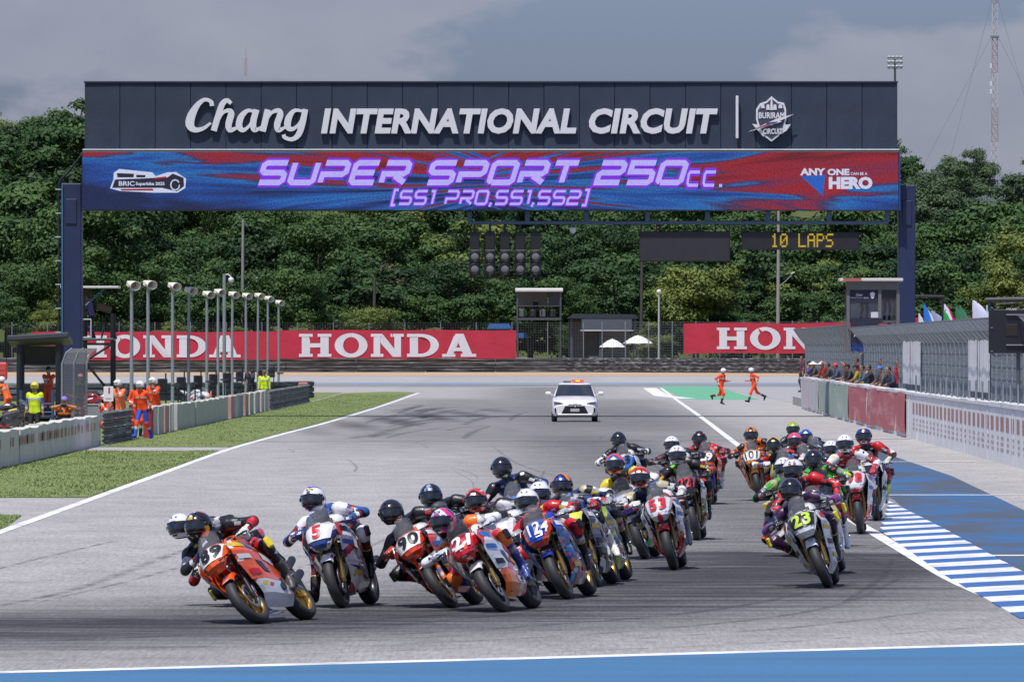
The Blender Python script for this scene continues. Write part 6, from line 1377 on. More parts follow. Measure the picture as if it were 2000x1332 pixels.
# full-face helmet ------------------------------------------------
def helmet_meshes():
    nu, nv = 44, 30; shell = MB(); vis = MB()
    def pt(u, v, off=0.0):            # u azimuth (0 = front -Y), v elevation
        cx, sx = math.cos(u), math.sin(u); ce, se = math.cos(v), math.sin(v)
        x = .128 * ce * sx; y = -.150 * ce * cx; z = .142 * se
        fr = max(0, cx)
        if se < .1: y -= .020 * fr ** 2 * ce * min(1, (.1 - se) * 3)          # chin bar
        if se < -.45: x *= .96; 
        if cx < 0 and se > 0: y += .010 * (-cx) * ce                           # rear bulge
        q = Vector((x, y, z)); return q * (1 + off / .14)
    U = [2 * math.pi * i / nu for i in range(nu)]; W_ = lin(R(-58), R(90), nv)
    isv = lambda u, v: abs((u + math.pi) % (2 * math.pi) - math.pi) < R(68) and R(-27) < v < R(19) - .10 * abs(math.sin(u))
    V = [pt(u, v) for v in W_ for u in U]; Fs = []; Vs = []; mi = []
    for j in range(nv - 1):
        for i in range(nu):
            q = (j * nu + i, j * nu + (i + 1) % nu, (j + 1) * nu + (i + 1) % nu, (j + 1) * nu + i); u = 2 * math.pi * (i + .5) / nu; v = (W_[j] + W_[j + 1]) / 2
            if isv(u, v): Vs.append((i, j))
            else: Fs.append(q); mi.append(0)
    shell.add(V, Fs, 0, True)
    inner = [p * .93 for p in V[:nu]]; shell.add(V[:nu] + inner, [(i, i + nu, (i + 1) % nu + nu, (i + 1) % nu) for i in range(nu)], 1)
    vm = {}
    for i, j in Vs:
        ids = []
        for a, b in ((i, j), (i + 1, j), (i + 1, j + 1), (i, j + 1)):
            k = (a % nu, b)
            if k not in vm: vm[k] = len(vm)
            ids.append(vm[k])
        vis.f.append(tuple(ids)); vis.m.append(0); vis.sm.append(True)
    vis.v = [tuple(pt(U[a], W_[b], .0035)) for (a, b) in vm]
    rim = MB()                         # dark eyeport seal
    loop = [pt(u, R(21) - .10 * abs(math.sin(u)), .004) for u in lin(-R(70), R(70), 17)] + [pt(u, R(-30), .004) for u in lin(R(70), -R(70), 17)]
    rim.tube(loop, .0055, 5, closed=True)
    vent = MB()
    for s in (-1, 1):
        vent.box(pt(s * .28, R(42), .004), (.022, .012, .010), rot=(R(-40), 0, s * .25), bev=.003)
    vent.box(pt(0, R(-40), .006), (.055, .012, .018), bev=.004)
    spo = MB(); spo.grid(lambda u, v: tuple(pt(u, R(34) - v * .12, .004 + .022 * v)), lin(math.pi - .75, math.pi + .75, 9), lin(0, 1, 4))
    piv = MB()
    for s in (-1, 1): c = pt(s * R(72), R(0), .002); piv.cyl(c, (c[0] + s * .008, c[1], c[2]), .024, .02, n=12)
    logo = MB(); logo.grid(lambda u, v: tuple(pt(u, v, .002)), lin(-.26, .26, 6), lin(R(24), R(36), 3))
    return {k: b.mesh(k) for k, b in (('helmet', shell), ('visor', vis), ('visor_seal', rim), ('vent', vent), ('spoiler', spo), ('pivot', piv), ('forehead_badge', logo))}
HM = helmet_meshes()
M_visor = mat('dark_visor', (.008, .009, .012), .08, coat=1.0); M_seal = mat('seal_black', (.01, .01, .01), .6)
def add_helmet(parent, mw, m, badge, m_vent=None, spo=None):
    h = ob('helmet', HM['helmet'], [m, M_seal], parent, mw)
    ob('visor', HM['visor'], M_visor, h); ob('visor_seal', HM['visor_seal'], M_seal, h); ob('vent', HM['vent'], m_vent or M_seal, h); ob('spoiler', HM['spoiler'], m, h); ob('pivot', HM['pivot'], M_seal, h)
    if badge: ob('forehead_badge', HM['forehead_badge'], badge, h)
    return h

# ================================================================== RACING MOTORCYCLE (shared part meshes, forward = -Y, ground at 0)
FA, RA = (-.68, .295), (.68, .305)
def wheel_meshes(rad, w):
    ty = MB(); prof = []
    for i in range(11):
        a = math.pi * (i / 10 - .5); prof.append((rad - .052 + .052 * math.cos(a) ** .9 if abs(math.cos(a)) > 1e-6 else rad - .052, w / 2 * math.sin(a)))
    prof = prof + [(rad - .085, w * .40), (rad - .085, -w * .40)]; ty.lathe([(max(.01, r), h) for r, h in prof], axis='X', n=40, closed=True)
    ri = MB(); R_ = rad - .078; ri.lathe([(R_ + .012, -w * .42), (R_ + .012, w * .42), (R_ - .014, w * .36), (R_ - .022, 0), (R_ - .014, -w * .36)], axis='X', n=36, closed=True)
    ri.cyl((-w * .42, 0, 0), (w * .42, 0, 0), .036, n=14)
    for k in range(10):
        a = 2 * math.pi * (k // 2) / 5 + (.16 if k % 2 else -.16); a2 = 2 * math.pi * (k // 2) / 5 + (.05 if k % 2 else -.05)
        ri.cyl((0, .03 * math.cos(a2), .03 * math.sin(a2)), (0, R_ * math.cos(a), R_ * math.sin(a)), .014, .010, n=5)
    return ty.mesh('tyre'), ri.mesh('rim')
def disc_mesh(r):
    d = MB(); d.lathe([(r, -.0025), (r, .0025), (r * .68, .0025), (r * .68, -.0025)], axis='X', n=30, closed=True)
    for k in range(6): a = k * 1.047; d.cyl((0, r * .7 * math.cos(a), r * .7 * math.sin(a)), (0, .03 * math.cos(a + .3), .03 * math.sin(a + .3)), .006, n=4)
    return d.mesh('brake_disc')
BM = {}
BM['tyre_f'], BM['rim_f'] = wheel_meshes(.295, .115); BM['tyre_r'], BM['rim_r'] = wheel_meshes(.305, .15); BM['disc'] = disc_mesh(.145)
NS = [(-.885, .64, .070, .0, .05), (-.985, .715, .125, .012, .12), (-.955, .815, .165, .045, .22), (-.88, .905, .185, .095, .27), (-.76, .955, .195, .135, .25)]
def nose(t, s, off=0.0):
    y, z, hw, dr, sw = catmull(NS, s); x = hw * math.sin(t * math.pi / 2 * .96); p = Vector((x, y + sw * t * t, z - dr * t * t))
    if off:
        e = .02; a = Vector(nose(min(1, t + e), s)) - Vector(nose(max(-1, t - e), s)); b = Vector(nose(t, min(1, s + e))) - Vector(nose(t, max(0, s - e))); n = a.cross(b).normalized(); p += n * off
    return p
mb = MB(); mb.shell(lambda t, s: nose(t, s), [-1, -.86, -.66, -.36, 0, .36, .66, .86, 1], [0, .12, .25, .37, .5, .68, .85, 1], .006, flip=False, sm=False); BM['nose'] = mb.mesh('nose_fairing')
def patch(name, ts, ss, off, n=7):
    b = MB(); b.grid(lambda t, s: nose(t, s, off), lin(*ts, n), lin(*ss, 5)); return b.mesh(name)
BM['plate'] = patch('number_plate', (-.66, .66), (.38, .86), .0035, 13)
mb = MB()                                # central ram-air mouth and two side slots
def mouth(w0, w1, s0, s1, c=0.0):
    V = [nose(c - w0, s0, .003), nose(c + w0, s0, .003), nose(c + w1, s1, .003), nose(c - w1, s1, .003)]; mb.add(V, [(0, 1, 2, 3)])
mouth(.34, .50, .10, .34)
BM['mouth'] = mb.mesh('air_intake')
mb = MB()
for s in (-1, 1):
    V = [nose(s * .62, .16, .004), nose(s * .80, .22, .004), nose(s * .97, .34, .004), nose(s * .95, .50, .004), nose(s * .78, .40, .004), nose(s * .60, .33, .004)]; mb.add(V, [(0, 1, 4, 5), (1, 2, 3, 4)])
BM['slots'] = mb.mesh('headlight_recess')
SS_ = [(-.88, .915, .128, .045, .15), (-.80, 1.01, .126, .06, .15), (-.69, 1.095, .110, .065, .13), (-.57, 1.14, .085, .05, .10)]
def scr(t, s):
    y, z, hw, dr, sw = catmull(SS_, s); return (hw * math.sin(t * 1.5), y + sw * t * t, z - dr * t * t)
mb = MB(); mb.shell(scr, lin(-1, 1, 17), lin(0, 1, 9), .003); BM['screen'] = mb.mesh('windscreen')
SF = [[(.185, -.74, .90), (.225, -.55, .88), (.21, -.22, .82), (.185, .02, .74)],
      [(.205, -.80, .78), (.255, -.58, .74), (.24, -.22, .68), (.20, .04, .61)],
      [(.185, -.75, .64), (.25, -.50, .60), (.235, -.18, .54), (.195, .08, .48)],
      [(.150, -.60, .46), (.215, -.42, .43), (.205, -.12, .39), (.175, .16, .36)],
      [(.110, -.46, .29), (.165, -.34, .26), (.160, 0.0, .23), (.14, .28, .23)],
      [(.015, -.40, .17), (.06, -.31, .145), (.06, 0.0, .13), (.05, .30, .14)]]
def side(u, v, sg=1, off=0.0):
    rows_ = [tuple(catmull(r, u)) for r in SF]; p = catmull(rows_, v); q = Vector((p[0], p[1], p[2]))
    # crease and hollow that give the panel its edge
    q.x += .012 * math.exp(-((v - .22) / .05) ** 2) - .014 * math.exp(-((v - .45) / .09) ** 2) * math.sin(min(1, u) * math.pi) + off
    return Vector((q.x * sg, q.y, q.z))
for sg, nm in ((1, 'R'), (-1, 'L')):
    mb = MB(); mb.shell(lambda u, v: side(u, v, sg), lin(0, 1, 8), [0, .10, .18, .22, .27, .36, .45, .54, .62], .006, flip=sg > 0, sm=False); BM['side' + nm] = mb.mesh('side_fairing')
    mb = MB(); mb.shell(lambda u, v: side(u, v, sg), lin(0.03, 1, 8), [.625, .70, .80, .9, 1], .006, flip=sg > 0, sm=False); BM['belly' + nm] = mb.mesh('belly_pan')
    mb = MB(); mb.grid(lambda u, v: side(u + (v - .4) * .6, v, sg, .006), lin(.40, .56, 3), lin(.37, .52, 4)); BM['vent' + nm] = mb.mesh('side_vent')
    for i, (u0, u1, v0, v1) in enumerate(((.10, .42, .05, .14), (.05, .34, .29, .36), (.62, .94, .20, .32), (.08, .34, .50, .57), (.5, .78, .04, .11), (.70, .95, .42, .48), (.2, .5, .68, .74), (.55, .9, .70, .78))):
        mb = MB(); mb.grid(lambda u, v: side(u, v, sg, .007), lin(u0, u1, 6), lin(v0, v1, 3)); BM['stk%d' % i + nm] = mb.mesh('sticker')
mb = MB()                                # front mudguard
def fend(a, t): 
    w = .066 + .006 * math.sin(a); return (w * math.sin(t * 1.5) , FA[0] + (.318 - .05 * t * t * t * t) * -math.sin(a), FA[1] + (.318 - .05 * t ** 4) * math.cos(a))
mb.shell(fend, lin(-.95, .75, 15), lin(-1, 1, 11), .004, flip=True); BM['fender'] = mb.mesh('front_mudguard')
mb = MB()
for s in (-1, 1): mb.add([(s * .068, FA[0] + .02, FA[1] + .27), (s * .088, FA[0] + .10, FA[1] + .25), (s * .092, FA[0] + .09, FA[1] - .02), (s * .088, FA[0] + .01, FA[1] + .02)], [(0, 1, 2, 3) if s > 0 else (3, 2, 1, 0)])
BM['fend_side'] = mb.mesh('fork_guard')
for sg, nm in ((1, 'R'), (-1, 'L')):
    mb = MB(); mb.cyl((sg * .088, FA[0] - .005, FA[1]), (sg * .093, FA[0] + .055, .54), .026, .028, n=10); mb.cyl((sg * .093, FA[0] + .055, .54), (sg * .098, FA[0] + .165, .97), .021, n=10); mb.box((sg * .088, FA[0], FA[1]), (.035, .07, .07), bev=.012); BM['fork' + nm] = mb.mesh('fork_leg')
    mb = MB(); mb.box((sg * .075, FA[0] + .115, FA[1] + .075), (.05, .07, .12), rot=(R(-30), 0, 0), bev=.015); BM['caliper' + nm] = mb.mesh('brake_caliper')
    mb = MB(); mb.cyl((sg * .10, -.515, .915), (sg * .345, -.455, .885), .013, n=8); BM['bar' + nm] = mb.mesh('handlebar')
    mb = MB(); mb.cyl((sg * .23, -.483, .899), (sg * .345, -.455, .885), .018, n=8); BM['grip' + nm] = mb.mesh('grip')
    mb = MB(); mb.tube([(sg * .20, -.515, .905), (sg * .25, -.545, .90), (sg * .345, -.525, .885)], .006, 5); mb.tube([(sg * .35, -.455, .885), (sg * .375, -.52, .885), (sg * .345, -.575, .888), (sg * .28, -.575, .895)], .008, 5); BM['lever' + nm] = mb.mesh('lever')
    mb = MB(); mb.cyl((sg * .13, .26, .39), (sg * .26, .28, .395), .012, n=7); mb.box((sg * .135, .24, .42), (.02, .10, .14), bev=.006); BM['peg' + nm] = mb.mesh('foot_peg')
    mb = MB(); mb.tube([(sg * .07, -.47, .86), (sg * .15, -.25, .78), (sg * .16, 0, .62), (sg * .15, .2, .48)], [.035, .04, .04, .035], 7); BM['frame' + nm] = mb.mesh('frame_spar')
    mb = MB(); mb.tube([(sg * .12, .18, .42), (sg * .12, .45, .40), (sg * .105, RA[0], RA[1])], [.04, .034, .03], 7); BM['swing' + nm] = mb.mesh('swingarm')
mb = MB(); mb.box((0, -.32, .50), (.27, .04, .36), rot=(R(-14), 0, 0), bev=.01)
for k in range(9): mb.box((0, -.345 - .0095 * (k - 4), .34 + k * .036), (.25, .012, .012))
BM['radiator'] = mb.mesh('radiator')
mb = MB(); mb.box((0, -.05, .42), (.27, .42, .36), bev=.05); mb.cyl((-.19, .0, .36), (.19, .0, .36), .10, n=16); mb.box((0, -.18, .60), (.22, .22, .18), rot=(R(25), 0, 0), bev=.03); BM['engine'] = mb.mesh('engine')
def loft(stn, n=14):
    def S(s, a):
        y, z, hw, hh = catmull(stn, s); c, q = math.cos(a), math.sin(a); p = .75
        return (hw * math.copysign(abs(c) ** p, c), y, z + hh * math.copysign(abs(q) ** p, q))
    b = MB(); b.grid(S, lin(0, 1, 12), lin(0, 2 * math.pi, n + 1), flip=False)
    return b
BM['tank'] = loft([(-.42, .90, .06, .03), (-.34, .91, .15, .09), (-.15, .91, .18, .12), (.08, .86, .14, .09), (.18, .82, .08, .04)]).mesh('fuel_tank')
BM['seat'] = loft([(.16, .80, .08, .03), (.26, .80, .14, .03), (.46, .83, .14, .03), (.56, .88, .10, .04)]).mesh('seat')
BM['tail'] = loft([(.40, .79, .12, .05), (.60, .86, .14, .07), (.80, .93, .10, .05), (1.0, .97, .03, .015)]).mesh('tail_fairing')
mb = MB(); mb.tube([(.05, -.28, .30), (.06, 0, .20), (.10, .30, .24), (.17, .42, .34)], .028, 8); mb.cyl((.15, .42, .33), (.165, .78, .46), .038, .046, n=14); BM['exhaust'] = mb.mesh('exhaust')
mb = MB(); mb.box((0, -.46, .99), (.16, .04, .09), rot=(R(35), 0, 0), bev=.01); BM['dash'] = mb.mesh('dashboard')
mb = MB(); mb.shell(lambda a, t: (.055 * t, RA[0] - .33 * math.sin(a), RA[1] + .33 * math.cos(a)), lin(-.3, 1.2, 9), lin(-1, 1, 4), .004); BM['hug'] = mb.mesh('rear_mudguard')
M_tyre = mat('tyre_rubber', (.022, .022, .024), .62, var=.3, scale=14, bump=.1, bscale=80, dist=.002); M_eng = mat('engine_dark', (.03, .03, .034), .4, .5, var=.4, scale=18); M_alu = mat('brushed_alloy', (.42, .43, .45), .32, .85, var=.15, scale=20)
M_gold = mat('gold_anodised', (.48, .30, .06), .3, .8); M_fgold = mat('fork_gold', (.26, .17, .05), .35, .7); M_blk = mat('black_satin', (.012, .012, .013), .35, coat=.2); M_scr = glass('screen_tint', (.40, .42, .45), .10, .02); M_scrd = glass('screen_dark', (.05, .05, .055), .26, .03); M_disc = mat('brake_steel', (.30, .30, .31), .35, .8)

def set_text(parent, txt, m, s0=.42, s1=.81, halfw=.52, ctr=0.0, off=.0125, shear=0.0, name='race_number'):
    V, Fc = dense_text(txt, .04 if len(txt) < 3 else .025, shear, 7, 7, 1.12); x0, x1 = V[:, 0].min(), V[:, 0].max(); asp = (x1 - x0); hw = min(halfw - .08 * (len(txt) > 2), .30 * asp); b0, b1 = V[:, 1].min(), V[:, 1].max()
    W_ = [nose(((v[0] - x0) / (x1 - x0) * 2 - 1) * hw + ctr, s0 + (s1 - s0) * (v[1] - b0) / (b1 - b0), off) for v in V]
    return ob(name, me(name, W_, Fc), m, parent)
def motorcycle(mw, c, label, group='racing motorcycles in the pack'):
    """c: colours/materials dict"""
    r = empty('racing_motorcycle', mw=mw); tag(r, label, 'motorcycle', group); g = c.get
    M1 = c['nose']; M2 = g('side', M1); M3 = g('belly', M2); rim = g('rim', M_blk); mT = Matrix.Translation
    fw = empty('front_wheel'); fw.parent = r; fw.location = (0, FA[0], FA[1]); fw.rotation_euler = (0, 0, R(g('steer', 0)))
    rw = empty('rear_wheel'); rw.parent = r; rw.location = (0, RA[0], RA[1])
    ob('tyre', BM['tyre_f'], M_tyre, fw); ob('rim', BM['rim_f'], rim, fw); ob('tyre', BM['tyre_r'], M_tyre, rw); ob('rim', BM['rim_r'], rim, rw)
    for s in (-1, 1): ob('brake_disc', BM['disc'], M_disc, fw, mT((s * .066, 0, 0)))
    ob('nose_fairing', BM['nose'], M1, r); ob('windscreen', BM['screen'], g('screen', M_scr), r)
    if g('plate'): 
        ob('number_plate', BM['plate'], c['plate'], r)
    if g('num'): set_text(r, c['num'], c['ink'], ctr=g('ctr', 0.0))
    ob('air_intake', BM['mouth'], M_blk, r); ob('headlight_recess', BM['slots'], g('slot', M_blk), r)
    for q in 'LR':
        ob('side_fairing', BM['side' + q], M2, r); ob('belly_pan', BM['belly' + q], M3, r)
        ob('side_vent', BM['vent' + q], M_blk, r)
        sl_ = list(g('stk', ())) or [None] * 4; rk = random.Random(len(label)); sl_ = [k if k is not None else (rk.choice(STK_) if rk.random() < .65 else None) for k in (sl_ + [None] * 8)[:8]]
        for i, k in enumerate(sl_):
            if k is not None: ob('sticker', BM['stk%d' % i + q], k, r)
        ob('fork_leg', BM['fork' + q], g('fork', M_fgold), r); ob('brake_caliper', BM['caliper' + q], g('cal', M_alu), r)
        h = ob('handlebar', BM['bar' + q], M_blk, r); ob('grip', BM['grip' + q], M_tyre, h); ob('lever', BM['lever' + q], M_blk, h)
        ob('foot_peg', BM['peg' + q], M_alu, r); ob('frame_spar', BM['frame' + q], g('frame', M_blk), r); ob('swingarm', BM['swing' + q], M_alu, r)
    ob('front_mudguard', BM['fender'], g('fender', M1), r); ob('fork_guard', BM['fend_side'], g('fender', M1), r)
    ob('radiator', BM['radiator'], M_eng, r); ob('engine', BM['engine'], M_eng, r); ob('fuel_tank', BM['tank'], g('tank', M1), r); ob('seat', BM['seat'], M_blk, r); ob('tail_fairing', BM['tail'], g('tail', M2), r)
    ob('exhaust', BM['exhaust'], M_eng, r); ob('dashboard', BM['dash'], M_blk, r); ob('rear_mudguard', BM['hug'], M_blk, r)
    return r

STK_ = [mat('sticker_white', (.66, .66, .66), .35, coat=.4), mat('sticker_black', (.015, .015, .015), .35), mat('sticker_yellow', (.65, .45, .04), .35), mat('sticker_red', (.5, .02, .03), .35), mat('sticker_blue', (.03, .14, .45), .35), mat('sticker_white')]
def place(fx, fy, yaw, lean):
    """front contact pixel on the ground, heading to the photo's left by yaw, leaning to that side by lean"""
    gx_, gy_ = G(fx, fy); Rm = Matrix.Rotation(R(-yaw), 4, 'Z') @ Matrix.Rotation(R(-lean), 4, 'Y'); c = Rm @ Vector((0, FA[0], 0)); rt = .052
    return Matrix.Translation((gx_ - c.x, gy_ - c.y, -c.z + rt * (1 - math.cos(R(lean))))) @ Rm

from mathutils.bvhtree import BVHTree
PATCH = [mat('patch_white', (.68, .68, .68), .5), mat('patch_grey', (.35, .36, .38), .5), mat('patch_red', (.5, .03, .04), .5), mat('patch_yellow', (.6, .5, .06), .5)]
def rider(mw, hp, suit, label, lean, yaw, leg_out=None, pose=None, group='riders in the pack'):
    """hp: helmet centre pixel; suit: dict of zone materials"""
    o = Vector((0, 0, CH)); dr = Vector(((hp[0] - 1000) / F, 1, -(hp[1] - HY) / F)); inv = mw.inverted(); a = inv @ o; b = inv.to_3x3() @ dr
    hy = -.34; t = (hy - a.y) / b.y; h = a + b * t; hx, hz = h.x, h.z
    hx = max(-.52, min(.30, hx)); hz = max(1.08, min(1.50, hz))
    if abs(hx - h.x) + abs(hz - h.z) > .01: print('CLAMP', label[:40], round(h.x, 2), round(h.z, 2))
    hang = hx * .55; head = v3(hx, hy, hz); neck = v3(hx * .93, hy + .135, hz - .155)
    pel = v3(hang, .36, .89); L_ = np.linalg.norm(neck - pel)
    if L_ > .64: pel = neck + (pel - neck) / L_ * .64; pel[2] = max(.86, pel[2])
    if L_ < .50: pel[1] += .06; pel[2] -= .02
    chest = neck * .70 + pel * .30 + v3(0, .035, .015); ax_ = neck - pel; ax_ /= np.linalg.norm(ax_)
    tilt = R(lean) * .35; right = v3(math.cos(tilt), 0, math.sin(tilt)); right[2] += -.25 * hx; right = right - ax_ * (right @ ax_); right /= np.linalg.norm(right)
    j = dict(pel=pel, chest=chest, neck=neck, head=head, right=right, fwd=v3(0, -1, 0))
    for sg, q in ((-1, 'L'), (1, 'R')):
        sh = neck * .86 + chest * .14 + right * sg * .20 + v3(0, .02, -.03); j['sh' + q] = sh
        wr = v3(sg * .285, -.395, .915); el, wr2 = ik(sh, wr, .285, .265, v3(sg * 1.0, .35, -.35 if hx * sg < .1 else .1)); j['el' + q] = el; j['wr' + q] = wr2; j['hw' + q] = wr
        hip = pel + right * sg * .095 + v3(0, 0, -.01); j['hip' + q] = hip
        an = v3(sg * .195, .30, .44); pole = v3(sg * .5, -1, .25)
        if sg < 0 and lean > 20: pole = v3(-1.0, -.55, -.15)
        if sg < 0 and leg_out is not None: an = v3(*leg_out); pole = v3(-.5, -1, .3)
        kn, an2 = ik(hip, an, .42, .42, pole); j['kn' + q] = kn; j['an' + q] = an2
    pr = body_prims(j); bk = v3(0, 1, 0); bk = bk - ax_ * (bk @ ax_); bk /= np.linalg.norm(bk)
    pr.append((neck + bk * .10 - ax_ * .05, neck + bk * .115 - ax_ * .22, .062, .05, 0))        # aero hump
    V, Q, zn = sdf_surface(pr, .021, .03); zn = stripes(V, Q, zn, j, ((1, 'sh', 'el', .42, .62), (3, 'hip', 'kn', .45, .62), (4, 'kn', 'an', .35, .5), (2, 'el', 'wr', .4, .55)))
    r = empty('person', mw=mw); tag(r, label, 'person', group)
    Z = [suit['torso'], suit['arm'], suit['fore'], suit['thigh'], suit['shin'], M_blk, suit['pad'], suit['chest'], M_blk]
    Z.append(suit['stripe']); ob('leather_suit', fast_mesh('leather_suit', V, Q, zn, 10), Z, r)
    bvh = BVHTree.FromPolygons([tuple(v) for v in V], [tuple(int(i) for i in q) for q in Q])
    def decal(c, w, h, m, roll=0.0, txt=None):
        """patch or word laid on the suit, seen from the front"""
        ux_, uz_ = Vector((math.cos(roll), 0, math.sin(roll))), Vector((-math.sin(roll), 0, math.cos(roll))); c = Vector(c)
        if txt: T_, Fc = dense_text(txt, .03, .1, 9, 2); sc = w / (T_[:, 0].max() - T_[:, 0].min()); pts = [(t[0] * sc, t[1] * h) for t in T_]
        else: pts = [(w * (a - .5), h * (b - .5)) for a in lin(0, 1, 4) for b in lin(0, 1, 3)]; Fc = [(i * 3 + k, i * 3 + k + 3, i * 3 + k + 4, i * 3 + k + 1) for i in range(3) for k in range(2)]
        P3 = []
        for a, b in pts:
            hit = bvh.ray_cast(c + ux_ * a + uz_ * b + Vector((0, -.6, 0)), Vector((0, 1, 0)))
            if hit[0] is None or abs(hit[0].y - c.y) > .16: return
            P3.append(hit[0] + hit[1] * .004)
        ob('chest_text' if txt else 'suit_patch', me('suit_patch', P3, Fc), m, r)
    cols_ = suit.get('patch', PATCH); ch = j['chest'] * .6 + j['neck'] * .4 - ax_ * .06
    rl_ = math.atan2(right[2], right[0])
    if suit.get('text'): decal(ch - ax_ * .05, .22, .038, cols_[0], rl_, suit['text'])
    else: decal(ch - ax_ * .04, .10, .035, cols_[int(abs(hx) * 97) % len(cols_)], rl_)
    decal(ch + right * .09 + ax_ * .03, .05, .025, cols_[int(abs(hz) * 53) % len(cols_)], rl_); decal(ch - right * .09 + ax_ * .03, .05, .025, cols_[int(abs(hz) * 91) % len(cols_)], rl_)
    for q in 'LR':
        m_ = j['sh' + q] * .55 + j['el' + q] * .45; dv = j['el' + q] - j['sh' + q]; decal(m_, .07, .035, cols_[int(abs(hx) * 211) % len(cols_)], math.atan2(dv[2], dv[0]))
        m_ = j['el' + q] * .5 + j['wr' + q] * .5; dv = j['wr' + q] - j['el' + q]; decal(m_, .06, .03, cols_[int(abs(hx) * 131) % len(cols_)], math.atan2(dv[2], dv[0]))
        m_ = j['hip' + q] * .35 + j['kn' + q] * .65; dv = j['kn' + q] - j['hip' + q]; decal(m_, .08, .04, cols_[int(abs(hz) * 171) % len(cols_)], math.atan2(dv[2], dv[0]))
    yawh = R(suit.get('hyaw', 0)); Hm = Matrix.Translation(Vector(head)) @ Matrix.Rotation(R(lean) * .72, 4, 'Y') @ Matrix.Rotation(-yawh, 4, 'Z') @ Matrix.Rotation(R(suit.get('nod', -3)), 4, 'X') @ Matrix.Diagonal((1.04, 1.04, 1.04, 1))
    add_helmet(r, Hm, suit['helmet'], suit.get('badge'), suit.get('vent'))
    for sg, q in ((-1, 'L'), (1, 'R')):
        d = Vector(j['wr' + q] - j['el' + q]).normalized(); e = Vector(j['hw' + q])
        Gm = Matrix.Translation((sg * .285, -.468, .893)) @ Matrix.Rotation(sg * R(-12), 4, 'Z') @ Matrix.Rotation(R(-18), 4, 'X') @ Matrix.Diagonal((1.08, 1.08, 1.08, 1))
        ob('glove', HAND_L if sg < 0 else HAND_R, suit['glove'], r, Gm)
        cf = Vector(j['wr' + q]); cm = MB(); cm.cyl(cf - d * .06, cf + d * .05, .048, .042, n=10); cm.build('glove_cuff', suit['glove'], r)
        k = Vector(j['kn' + q]); an = Vector(j['an' + q]); ax2 = (k - an).normalized(); f2 = Vector((sg * .15, -1, 0)); f2 = (f2 - ax2 * f2.dot(ax2)).normalized(); xx = (-f2).cross(ax2)
        if leg_out is not None and sg < 0: pass
        B = Matrix((( xx.x, -f2.x, ax2.x, an.x), (xx.y, -f2.y, ax2.y, an.y), (xx.z, -f2.z, ax2.z, an.z), (0, 0, 0, 1)))
        ob('boot', BOOT, [suit['boot'], M_seal], r, B)
        ks = MB(); o2 = Vector((sg * 1.0, -.55, 0)).normalized(); ks.box((0, 0, 0), (.035, .085, .12), bev=.015)
        Rm = o2.to_track_quat('X', 'Z').to_matrix().to_4x4(); ks.build('knee_slider', suit['slider'], r, Matrix.Translation(k + o2 * .064) @ Rm)
    return r

